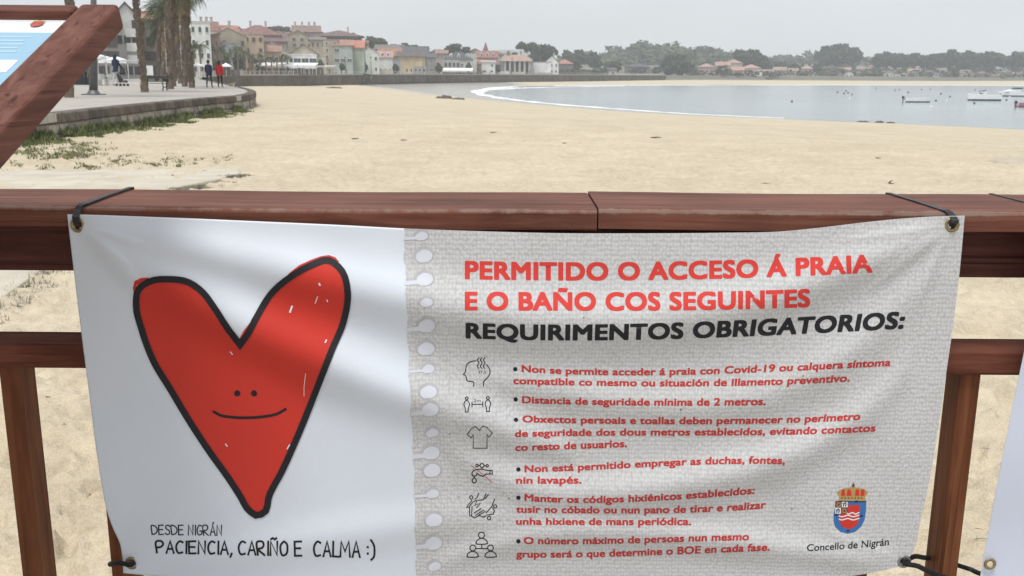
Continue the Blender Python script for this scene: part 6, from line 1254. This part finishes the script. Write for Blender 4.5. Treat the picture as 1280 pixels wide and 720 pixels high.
# ---- typeset lettering
def textmesh(s, space=1.0):
    cu = bpy.data.curves.new('t', 'FONT'); cu.body = s; cu.size = 1; cu.space_character = space; cu.resolution_u = 5; o = bpy.data.objects.new('t', cu); COL.objects.link(o); dg = bpy.context.evaluated_depsgraph_get(); dg.update()
    me_ = bpy.data.meshes.new_from_object(o.evaluated_get(dg)); bpy.data.objects.remove(o); return me_
def typeset(s, x0, x1, base, cap_, m, bold=.022, slant=0., name='lettering', space=1.0):
    """base: (x, y) points of the baseline in photo pixels; cap_: cap height (start, end); heavy weights are laid as close shells"""
    E_ = [v.co.y for v in textmesh('E').vertices]; lo, hi = min(E_), max(E_); ch = hi - lo; me0 = textmesh(s, space); xs_ = [v.co.x for v in me0.vertices]; a_, b_ = min(xs_), max(xs_)
    bx = [p_[0] for p_ in base]; by = [p_[1] for p_ in base]; cf = np.polyfit(bx, by, min(3, len(bx) - 1)); mg_ = bold
    shells = [(0, 0)] if not bold else [(bold * c_, bold * .8 * s_) for c_, s_ in ((1, 0), (-1, 0), (.8, 1), (-.8, 1), (.8, -1), (-.8, -1))]; VV, FF = [], []
    co0 = np.array([tuple(v.co) for v in me0.vertices]); f0 = [tuple(p_.vertices) for p_ in me0.polygons]; out_me = bpy.data.meshes.new('mesh')
    for k_, (dx, dy) in enumerate(shells):
        bm = bmesh.new(); bm.from_mesh(me0)
        for v in bm.verts:
            gx = v.co.x + dx; gy = v.co.y + dy; t = (gx - (a_ - mg_)) / (b_ - a_ + 2 * mg_); x = x0 + (x1 - x0) * t; y0 = float(np.polyval(cf, x)); hh = (gy - lo + mg_ * .8) / (ch + mg_ * 1.6) * (cap_[0] + (cap_[1] - cap_[0]) * t)
            sl2 = slant if isinstance(slant, (int, float)) else float(np.interp(x, [q_[0] for q_ in slant], [q_[1] for q_ in slant])); v.co = (x + hh * sl2, y0 - hh, 0)
        xs2 = [v.co.x for v in bm.verts]; ys2 = [v.co.y for v in bm.verts]; cut = 14.0; x = min(xs2) + cut
        while x < max(xs2): bmesh.ops.bisect_plane(bm, geom=bm.verts[:] + bm.edges[:] + bm.faces[:], plane_co=(x, 0, 0), plane_no=(1, 0, 0)); x += cut
        if max(ys2) - min(ys2) > 16:
            for yy in np.arange(min(ys2) + 8, max(ys2), 8): bmesh.ops.bisect_plane(bm, geom=bm.verts[:] + bm.edges[:] + bm.faces[:], plane_co=(0, yy, 0), plane_no=(0, 1, 0))
        c3 = np.array([tuple(v.co) for v in bm.verts]); o_ = len(VV); bm.verts.index_update(); VV += BP(c3[:, 0], c3[:, 1], .0006 + k_ * .000025).tolist(); FF += [tuple(o_ + v.index for v in f.verts) for f in bm.faces]; bm.free()
    out_me.from_pydata(VV, [], FF); out_me.materials.append(m); smooth(out_me); o = link(name, out_me, ban, label='words ' + s); o.matrix_parent_inverse = Matrix.Translation(-ban.location)
SLT = ((640, 0.0), (850, .06), (950, .16), (1120, .2))
typeset('PERMITIDO O ACCESO Á PRAIA', 581, 1091, [(580, 349), (700, 350.3), (860, 350), (946, 347), (990, 345), (1091, 341)], (23, 23), I_HEAD, .044, ((580, 0), (950, 0), (1091, -.05)), space=1.06)
typeset('E O BAÑO COS SEGUINTES', 581, 1013, [(580, 388), (700, 388.5), (850, 388), (1014, 384)], (23.5, 23), I_HEAD, .044, space=1.06)
typeset('REQUIRIMENTOS OBRIGATORIOS:', 582, 1129, [(581, 423), (700, 425.5), (800, 425.2), (870, 423), (950, 420), (1050, 415), (1130, 411)], (19.5, 22), I_BLK, .044, SLT, space=1.06)
S2 = ((640, 0), (820, .02), (950, .14), (1110, .16)); BD = .034
lines = [('Non se permite acceder á praia con Covid-19 ou calquera síntoma', 652, 1113, [(652, 465), (860, 468.5), (962, 465), (1113, 457.6)]), ('compatible co mesmo ou situación de illamento preventivo.', 641.5, 1062, [(641, 480), (800, 483), (960, 481.5), (1062, 477)]),
         ('Distancia de seguridade mínima de 2 metros.', 652.5, 957, [(652, 504), (800, 507), (957, 506.5)]), ('Obxectos persoais e toallas deben permanecer no perímetro', 653, 1075, [(653, 528), (860, 530.5), (930, 530), (1075, 525)]), ('de seguridade dos dous metros establecidos, evitando contactos', 643.5, 1094, [(643, 546.5), (760, 544.7), (920, 544.3), (1094, 539.5)]), ('co resto de usuarios.', 644, 784, [(644, 564), (784, 559)]),
         ('Non está permitido empregar as duchas, fontes,', 655.5, 981, [(655, 590.5), (750, 587), (850, 582), (981, 580.5)]), ('nin lavapés.', 645, 727, [(645, 604.7), (727, 604.7)]), ('Manter os códigos hixiénicos establecidos:', 655.5, 943, [(655, 626), (780, 628), (857, 624), (943, 617.5)]), ('tusir no cóbado ou nun pano de tirar e realizar', 645, 957, [(645, 641), (780, 642), (860, 641), (957, 635.5)]), ('unha hixiene de mans periódica.', 645, 864, [(645, 656), (760, 656.5), (864, 656.5)]),
         ('O número máximo de persoas nun mesmo', 654.5, 936, [(654, 680), (760, 680), (850, 677.5), (936, 675.5)]), ('grupo será o que determine o BOE en cada fase.', 645, 962, [(645, 697), (740, 696.5), (850, 693), (962, 688.5)])]
for s, x0, x1, base in lines: typeset(s, x0, x1, base, (8.8, 9.8), I_TXT, BD, S2, space=1.02)
for x, y in [(644, 461.5), (644.6, 499.3), (645, 524.7), (648, 586.8), (648, 622.2), (648, 676.6)]: on_cloth(fill(circ(x, y, 2.8, 12)), 'bullet', I_BLK, .0006)
typeset('Concello de Nigrán', 1008.5, 1111, [(1008, 689), (1060, 686), (1111, 681.5)], (8.5, 9.2), I_BLK, .012, .06)
# ---- icons
def icon(name, ox, oy, sc, strokes, w_=1.15, m=I_BLK, texts=(), label=None, off=.0006):
    bm = bmesh.new()
    for st in strokes:
        cl = len(st) > 2 and st[0] == st[-1]; pts_ = [(ox + x / sc, oy + y / sc) for x, y in st]
        stroke(bm, pts_[:-1] if cl else pts_, w_, cl)
    return on_cloth(bm, name, m, off, label=label)
ck = lambda cx, cy, r_, n_=14: [(cx + r_ * math.cos(2 * math.pi * k / n_), cy + r_ * math.sin(2 * math.pi * k / n_)) for k in range(n_)] + [(cx + r_, cy)]
def closeck(c): return c[:-1] + [c[0]]
wav = lambda x: [(x + 8, 97), (x - 8, 115), (x - 6, 125), (x + 8, 145), (x + 6, 158), (x - 8, 175), (x - 6, 188), (x + 6, 205)]
icon('icon', 565, 435, 8, [[(218, 382), (218, 345), (205, 333), (165, 333), (148, 322), (142, 290), (135, 275), (115, 265), (135, 235), (140, 190), (150, 165), (170, 145), (200, 133), (240, 128)], [(345, 165), (365, 190), (378, 215), (380, 250), (365, 285), (325, 325), (315, 345), (315, 382)], wav(262), wav(292), wav(322)], 1.25, label='head with fever waves icon')
typeset('37,5', 597.5, 607.5, [(597, 466.8), (608, 466.8)], (3.4, 3.4), I_BLK, 0, 0)
pb = lambda dx, dy: [(147 + dx, 522 + dy), (128 + dx, 535 + dy), (118 + dx, 565 + dy), (132 + dx, 600 + dy), (134 + dx, 640 + dy), (160 + dx, 640 + dy), (163 + dx, 600 + dy), (177 + dx, 565 + dy), (166 + dx, 535 + dy), (147 + dx, 522 + dy)]
icon('icon', 565, 435, 8, [closeck(ck(147, 503, 14)), pb(0, 0), closeck(ck(359, 500, 14)), pb(212, -5), [(204, 565), (304, 562)], [(200, 540), (200, 590)], [(308, 537), (308, 587)]], 1.2, label='two people keeping distance icon')
typeset('2m', 592.2, 600.8, [(592, 502.6), (601, 502.4)], (3.6, 3.6), I_BLK, 0, 0)
icon('icon', 565, 520, 8, [[(235, 105), (275, 145), (308, 100), (350, 115), (403, 172), (370, 212), (350, 185), (350, 322), (212, 322), (212, 185), (192, 218), (153, 185), (195, 125), (235, 105)]], 1.05, label='shirt icon')
icon('icon', 565, 520, 8, [closeck(ck(300, 495, 20)), closeck(ck(250, 495, 12)), closeck(ck(352, 497, 12)), [(263, 495), (279, 495)], [(321, 495), (339, 496)], [(300, 516), (300, 530)], [(205, 600), (198, 572), (215, 545), (250, 535), (300, 532), (340, 542), (402, 545), (402, 580), (340, 580), (310, 605), (270, 590), (250, 572), (240, 600), (205, 600)], [(380, 549), (380, 576)], [(222, 612), (200, 645), (208, 664), (222, 670), (236, 664), (245, 645), (222, 612)]], 1.3, label='dripping tap icon struck through')
icon('strike_line', 565, 520, 8, [[(190, 490), (400, 660)]], .7, I_TXT, off=.0008)
icon('icon', 565, 605, 6.857, [closeck(ck(165, 115, 14)), closeck(ck(370, 192, 14)), closeck(ck(318, 292, 15)), [(230, 78), (215, 115), (195, 130)], [(170, 140), (125, 200), (150, 197)], [(176, 158), (150, 190), (150, 270), (168, 275), (172, 190)], [(180, 152), (215, 140), (195, 185), (243, 165), (210, 205)], [(190, 250), (250, 210)], [(203, 268), (272, 222)], [(228, 268), (286, 234)], [(290, 250), (340, 195), (365, 130)], [(348, 203), (365, 230), (352, 258), (300, 266)], [(174, 280), (190, 290), (236, 270), (270, 285), (292, 272)], [(224, 140), (268, 135), (292, 85)], [(282, 128), (312, 92)]], 1.2, label='washing hands icon')
dome = lambda dx, dy: [(205 + dx, 512 + dy), (210 + dx, 488 + dy), (232 + dx, 470 + dy), (255 + dx, 465 + dy), (278 + dx, 470 + dy), (298 + dx, 488 + dy), (305 + dx, 510 + dy), (280 + dx, 516 + dy), (230 + dx, 517 + dy), (205 + dx, 512 + dy)]
icon('icon', 565, 605, 6.857, [closeck(ck(253, 438, 26)), dome(0, 0), closeck(ck(178, 548, 25)), dome(-77, 112), closeck(ck(330, 548, 25)), dome(77, 112), [(255, 519), (255, 551)], [(206, 553), (303, 553)]], 1.3, label='group of three people icon')
# ---- municipal coat of arms
def cc(pts): return [(1020 + x / 6.545, 590 + y / 6.545) for x, y in pts]
sh = [(158, 238), (412, 238), (408, 320), (398, 390), (370, 445), (320, 490), (258, 505), (200, 490), (158, 450), (143, 400), (145, 340), (155, 290)]
root_o = .0006
on_cloth(fill(cc(sh)), 'shield', I_BLU, .0006, label='blue bordered shield of the council arms')
on_cloth(fill(cc([(262, 270), (360, 270), (358, 330), (350, 400), (325, 445), (268, 470), (215, 448), (190, 400), (188, 340), (262, 340)])), 'shield_field', I_RED, .0008)
bm = bmesh.new()
for yy, xa in ((338, 255), (360, 190), (386, 190)):
    stroke(bm, cc([(xa + (352 - xa) * t, yy + 6 * math.sin(t * 11)) for t in np.linspace(0, 1, 13)]), 1.5)
on_cloth(bm, 'shield_waves', I_WHT, .0010)
bm = bmesh.new()
for (x, y) in ((160, 240), (208, 292)): fill(cc([(x, y), (x + 50, y), (x + 50, y + 50), (x, y + 50)]), bm)
on_cloth(bm, 'shield_quarter', I_BRN, .0010)
bm = bmesh.new()
for (x, y) in ((211, 240), (156, 292)): fill(cc([(x, y), (x + 48, y), (x + 48, y + 49), (x, y + 49)]), bm)
on_cloth(bm, 'shield_quarter', I_WHT, .0010)
bm = bmesh.new()
for (x, y) in ((211, 240), (156, 292)):
    stroke(bm, cc([(x + 12, y + 40), (x + 18, y + 20), (x + 30, y + 10), (x + 36, y + 24), (x + 28, y + 40)]), 1.1); stroke(bm, cc([(x + 8, y + 14), (x + 16, y + 24)]), .9)
on_cloth(bm, 'shield_lion', I_BLK, .0013)
bm = bmesh.new()
for (x, y) in ((160, 240), (208, 292)): stroke(bm, cc([(x + 12, y + 40), (x + 12, y + 16), (x + 25, y + 10), (x + 38, y + 16), (x + 38, y + 40), (x + 12, y + 40)]), 1.0)
on_cloth(bm, 'shield_castle', I_GLD, .0013)
bm = bmesh.new()
for (x, y) in ((370, 358), (262, 480), (165, 350), (330, 240)): fill(cc([(x - 10, y - 6), (x + 10, y - 6), (x + 12, y + 8), (x - 12, y + 8)]), bm)
on_cloth(bm, 'shield_studs', I_BLK, .0008)
on_cloth(fill(cc([(185, 232), (408, 236), (402, 205), (428, 165), (400, 142), (340, 128), (305, 122), (250, 130), (200, 145), (168, 168), (190, 205)])), 'crown', I_GLD, .0006)
bm = bmesh.new()
for x0, x1 in ((205, 240), (250, 290), (318, 352), (362, 395)): fill(cc([(x0, 195), (x1, 195), (x1 - 4 * (1 if x0 < 300 else -1), 150), ((x0 + x1) / 2, 138), (x0 + 6, 152)]), bm)
on_cloth(bm, 'crown_cap', I_RED, .0008)
bm = bmesh.new(); fill(cc([(297, 124), (294, 108), (306, 88), (318, 108), (314, 124)]), bm)
for k in range(7): fill(cc([(205 + k * 27, 212), (213 + k * 27, 206), (221 + k * 27, 212), (213 + k * 27, 220)]), bm)
on_cloth(bm, 'crown_orb', I_BRN, .0010)
on_cloth(stroke(bmesh.new(), cc([(185, 240), (300, 243), (410, 242)]), 1.0), 'crown_band', I_BLK, .0011)
# dirt specks on the sheet
bm = bmesh.new(); random.seed(3)
for x, y in [(573.5, 621), (636, 623), (730, 397), (842, 545), (851, 512), (990, 636), (562, 543), (1004, 470)]: fill([(x + random.uniform(.5, 1.3) * math.cos(k * 1.05) * 1.2, y + random.uniform(.5, 1.3) * math.sin(k * 1.05)) for k in range(6)], bm)
on_cloth(bm, 'dirt_specks', mat('dirt', (.14, .12, .10), .9, .2), .0007)['kind'] = 'stuff'
# ---- eyelets
m_brass = mat('brass', (.30, .24, .12), .38, .25, 40, .2, 200, metal=.85); m_steel = mat('dull_steel', (.25, .25, .25), .4, .3, 40, metal=.85)
def torus(c, R_o, r_, parent, m, ax=Vector((0, 1, 0)), name='eyelet'):
    q = MB(); n_, k_ = 28, 8; a_ = ax.normalized(); u_ = a_.cross(Vector((0, 0, 1))).normalized(); v_ = a_.cross(u_)
    for i_ in range(n_):
        th = 2 * math.pi * i_ / n_; d_ = u_ * math.cos(th) + v_ * math.sin(th)
        for j_ in range(k_):
            ph = 2 * math.pi * j_ / k_; q.v.append(tuple(c + d_ * (R_o + r_ * math.cos(ph)) + a_ * r_ * .6 * math.sin(ph)))
    for i_ in range(n_):
        for j_ in range(k_): q.f.append((i_ * k_ + j_, ((i_ + 1) % n_) * k_ + j_, ((i_ + 1) % n_) * k_ + (j_ + 1) % k_, i_ * k_ + (j_ + 1) % k_)); q.m.append(0)
    o = q.build(name, m, parent, sm=True); o.matrix_parent_inverse = Matrix.Translation(-parent.location); return o
for (x, y), m_ in zip(eye_px, (m_brass, m_brass, m_brass, m_steel)): torus(Vector(BP(np.array([x]), np.array([y]), .0008)[0]), 7.2 / F * YR, 2.4 / F * YR, ban, m_)

# ---- second banner at the right border
ban2 = empty('banner', (1.0, YB, .5), 'plain pale banner corner at the right border, mostly cut off', 'banner')
U2, V2_ = np.meshgrid(np.linspace(0, 1, 60), np.linspace(0, 1, 60)); lx = 1316 - 95 * V2_ ** 1.05; ly = 268 + V2_ * 470; C2 = np.stack([lx + U2 * 700, ly + U2 * (8 - 6 * V2_)], -1)
# sample finely near the eyelet by a non-uniform grid
u_ = np.concatenate([np.linspace(0, .05, 30), np.linspace(.06, 1, 30)]); v_ = np.concatenate([np.linspace(0, .85, 50), np.linspace(.86, 1, 50)]); U2, V2_ = np.meshgrid(u_, v_); lx = 1318 - 96 * V2_ ** 1.0 - 3 * np.sin(V2_ * 3.14); ly = 268 + V2_ * 470; C2 = np.stack([lx + U2 * 700, ly + U2 * (8 - 6 * V2_)], -1)
cloth_sheet('vinyl_sheet', C2, [(1237.5, 705)], mat('blue_white_vinyl', (.56, .60, .70), .42, .02, 4, .08, 700, spec=.35), ban2, YB - .004, True)
e2 = P(1237.5, 705, YB - .008); torus(e2, 6.4 / F * YR, 2.2 / F * YR, ban2, m_brass)
e3 = P(1333, 281, YB - .006)

# ---- straps (flat black plastic ties) and cords
m_tie = mat('black_tie', (.022, .022, .026), .42, .2, 60, .3, 200); m_cord = mat('black_cord', (.012, .012, .014), .6, .2, 60, .5, 400)
def ribbon(pts, sides, th, name, label, m=m_tie):
    q = MB(); pts = [Vector(p_) for p_ in pts]
    for k, (p_, s_) in enumerate(zip(pts, sides)):
        s_ = Vector(s_); t = (pts[min(k + 1, len(pts) - 1)] - pts[max(k - 1, 0)]).normalized(); nn = t.cross(s_).normalized() * th / 2; q.v += [tuple(p_ - s_ + nn), tuple(p_ + s_ + nn), tuple(p_ + s_ - nn), tuple(p_ - s_ - nn)]
        if k:
            o = 4 * k
            for c in range(4): q.f.append((o - 4 + c, o - 4 + (c + 1) % 4, o + (c + 1) % 4, o + c)); q.m.append(0)
    q.f += [(0, 1, 2, 3)[::-1], tuple(4 * (len(pts) - 1) + c for c in range(4))]; q.m += [0, 0]
    return q.build(name, m, label=label, cat='strap')
def tie(ex, ey, xa, ya, xb, label, w_=.0062, sgn=1):
    """from the eyelet up the face of the handrail, over its edge at (xa, ya) and across its top to column xb at the back"""
    e = Vector(BP(np.array([ex]), np.array([ey]), 0)[0]) if ex < 1300 else P(ex, ey, YB - .004); f = P(xa, ya, YR - .004); f.z = ZC - .005; top = Vector((f.x + (xb - xa) / F * .12, YR + .006, ZC + .0032)); bk = G(xb, 236.5 + (xb - 150) * .0083, ZC); bk = Vector((PX(xb, D_back), D_back - .001, ZC + .0032)); bk2 = bk + Vector(((bk - top).x * .02, .0045, -.012))
    hx = Vector((w_, 0, 0)) if True else 0; dt = (bk - top).normalized(); sd_ = Vector((dt.y, -dt.x, 0)) * w_ * .8
    back_in = e + Vector((0, .010, -.002))
    pts_ = [back_in, e + Vector((0, -.001, -.001)), e + Vector((0, -.0065 - .004 * (ex > 1000), .006)), e.lerp(f, .55) + Vector((0, -.0085 - .006 * (ex > 1000), 0)), f + Vector((0, -.006 * (ex > 1000), 0)), f + Vector(((top - f).x * .5, .0035, .0058)), top, top.lerp(bk, .5) + Vector((0, 0, .0006)), bk, bk2, bk2 + Vector((0, .001, -.05))]
    sides = [hx * .8, hx * .8, hx * .9, hx, hx, hx * .9, sd_ * 1.6, sd_, sd_, sd_, sd_]
    ribbon(pts_, sides, .0016, 'cable_tie', label)
tie(97.5, 281.5, 97.5, 262, 153, 'black flat tie through the top left eyelet, running right across the handrail', .0060)
tie(1190, 281, 1190, 262, 1124, 'black flat tie through the top right eyelet, running left across the handrail', .0060)
tie(1333, 281, 1333, 266, 1256, 'black flat tie of the second banner at the right border of the handrail', .0045)
def cord(pts, r_, label):
    q = MB(); q.tube([Vector(a_) for a_ in catm([tuple(p_) for p_ in pts], 44)], r_, 10); q.build('cord', m_cord, sm=True, label=label, cat='cord')
e = Vector(BP(np.array([165.]), np.array([704.]), 0)[0])
cord([e + Vector((.002, .012, 0)), e + Vector((0, -.004, -.001)), P(152, 704, YB - .006), P(140, 704.5, YB + .012), P(137.5, 705, YR + .03), P(138, 706, YR + .07)], .0042, 'short black cord tying the lower left eyelet round the baluster')
e = Vector(BP(np.array([1130.]), np.array([702.]), 0)[0])
cord([e + Vector((-.002, .012, 0)), e + Vector((.001, -.006, -.001)), P(1145, 707, YB - .008), P(1158, 713, YB - .002), P(1178, 721, YB + .012), P(1200, 727, YB + .02), P(1215, 733, YB + .03)], .0046, 'black cord from the lower right eyelet passing in front of the baluster')
cord([P(1130, 703, YB + .014), P(1140, 696.5, YB + .03), P(1155, 697, YB + .06), P(1172, 700, yb0 + bd + .012), P(1192, 705, yb0 + bd + .012), P(1208, 710, yb0 + bd), P(1219, 714.5, YB + .04), P(1232, 720, YB + .01)], .0046, 'black cord passing behind the right baluster to the second banner')

# ================================================================== tilted information board (near, upper left)
A0 = P(149, 4, 1.50); B0 = P(0, 148, 1.50 * (149 - 640) / (0 - 640)); B0.x = A0.x; sv = (A0 - B0).normalized(); Bx = B0 - sv * .35
wd_b, th_b = .058, .040; wt_b = .030; nrm = Vector((1, 0, 0)).cross(sv).normalized(); w_brd = wood_mat('board_frame_wood', (.135, .055, .040), (.20, .095, .072), axis='Y')
brd = empty('information_board', (A0.x - .5, 1.2, 0), 'tilted information board in a thick brown wooden frame, upper left', 'information board'); MI = Matrix.Translation(-brd.location)
def bar(name, c0, c1, wvec, tvec, m, bev=.007, parent=brd):
    q = MB(); c0, c1, wvec, tvec = map(Vector, (c0, c1, wvec, tvec)); vs__ = [c0, c0 + wvec, c0 + wvec + tvec, c0 + tvec, c1, c1 + wvec, c1 + wvec + tvec, c1 + tvec]; q.add(vs__, [(0, 1, 2, 3), (7, 6, 5, 4), (0, 4, 5, 1), (1, 5, 6, 2), (2, 6, 7, 3), (3, 7, 4, 0)])
    o = q.build(name, m, parent); bm = bmesh.new(); bm.from_mesh(o.data); bmesh.ops.recalc_face_normals(bm, faces=bm.faces[:]); bmesh.ops.bevel(bm, geom=bm.edges[:], offset=bev, segments=3, profile=.5, affect='EDGES'); bm.to_mesh(o.data); bm.free(); o.matrix_parent_inverse = MI; return o
X_ = Vector((1, 0, 0)); Wd = 1.15
bar('frame_side', A0, Bx, -X_ * wd_b, -nrm * th_b, w_brd); bar('frame_side', A0 - X_ * (Wd - wd_b), Bx - X_ * (Wd - wd_b), -X_ * wd_b, -nrm * th_b, w_brd)
w_top = wood_mat('board_top_wood', (.135, .055, .040), (.20, .095, .072), axis='X')
bar('frame_top', A0 - X_ * (wd_b + .001) - sv * .004, A0 - X_ * (Wd - wd_b - .001) - sv * .004, -sv * wt_b, -nrm * th_b, w_top); bar('frame_bottom', Bx - X_ * (wd_b + .001) + sv * (wd_b), Bx - X_ * (Wd - wd_b - .001) + sv * wd_b, -sv * wd_b, -nrm * th_b, w_top)
tp = A0 - sv * (wt_b + .004); pl = (tp - Bx).length - wd_b
def panel(name, x0, x1, s0, s1, m, off=.012, th=.004):     # x: metres left of the inner edge, s: metres down from the inner top edge
    o_ = A0 - X_ * wd_b - sv * (wt_b + .004) - nrm * off; c = [o_ - X_ * x0 - sv * s0, o_ - X_ * x1 - sv * s0, o_ - X_ * x1 - sv * s1, o_ - X_ * x0 - sv * s1]; q = MB(); q.prism(c, -nrm * th); o = q.build(name, m, brd); o.matrix_parent_inverse = MI; return o
m_pblue = mat('print_sky_blue', (.27, .46, .60), .3, .08, 5, spec=.4); m_pwhite = mat('print_white', (.74, .76, .77), .3, .04, 5, spec=.4); m_pb2 = mat('print_deep_blue', (.13, .33, .56), .3, .08, 5, spec=.4); m_line = mat('print_grey_line', (.50, .58, .63), .3, .05)
panel('panel', -.004, Wd - 2 * wd_b + .004, -.004, pl + .004, m_pwhite, .014)
panel('print_area', .010, Wd, .052, pl, m_pblue, .0125, .001); panel('print_header', .112, Wd, .0, .050, m_pb2, .0125, .001)
panel('print_label', .020, .30, .150, .190, m_pwhite, .0120, .0004)

for k in range(5): panel('print_text', .035 + .004 * (k % 2), .30 + .05 * (k % 3), .068 + k * .013, .0715 + k * .013, mat('print_text_faint', (.42, .58, .70), .3, .05), .0120, .0004)
m_rd = mat('print_crest_red', (.45, .10, .08), .3, .1); m_tx = mat('print_text_pale', (.50, .66, .78), .3, .05)
o_ = A0 - X_ * wd_b - sv * (wt_b + .004) - nrm * .0120
q = MB(); q.prism([o_ - X_ * (.040 + .010 * a_) - sv * (.012 + .018 * b_) for a_, b_ in ((0, 0), (1.6, 0), (1.7, .5), (1.4, .85), (.8, 1), (.2, .85), (-.1, .5))], -nrm * .0004); o = q.build('crest', m_rd, brd); o.matrix_parent_inverse = MI
q = MB(); q.prism([o_ - X_ * (.040 + .010 * a_) - sv * (.006 + .018 * b_) for a_, b_ in ((.1, .32), (1.5, .32), (1.7, .05), (1.2, .12), (.8, -.1), (.4, .12), (-.1, .05))], -nrm * .0004); o = q.build('crest_crown', mat('print_gold', (.45, .28, .10), .3, .1), brd); o.matrix_parent_inverse = MI
for xa in (.35, Wd - .35):
    q = MB(); yb_ = (A0.y + Bx.y) / 2; zz = (A0.z + Bx.z) / 2 - .045; q.box((A0.x - xa - .04, yb_ - .04, 0), (A0.x - xa + .04, yb_ + .04, zz)); o = q.build('post', w_post, brd); o.matrix_parent_inverse = MI; bevelled(o, .005, 2)

# ================================================================== haze over the bay
q = MB(); q.box((-1400, -60, ZW - 2.6), (1500, 3300, 190)); mh = bpy.data.materials.new('haze'); mh.use_nodes = True; n = mh.node_tree; n.nodes.clear(); oo = n.nodes.new('ShaderNodeOutputMaterial'); pv_ = n.nodes.new('ShaderNodeVolumePrincipled')
pv_.inputs['Color'].default_value = (.93, .97, 1, 1); pv_.inputs['Density'].default_value = .00043; pv_.inputs['Anisotropy'].default_value = .0; n.links.new(pv_.outputs[0], oo.inputs['Volume'])
q.build('haze', mh, kind='stuff')
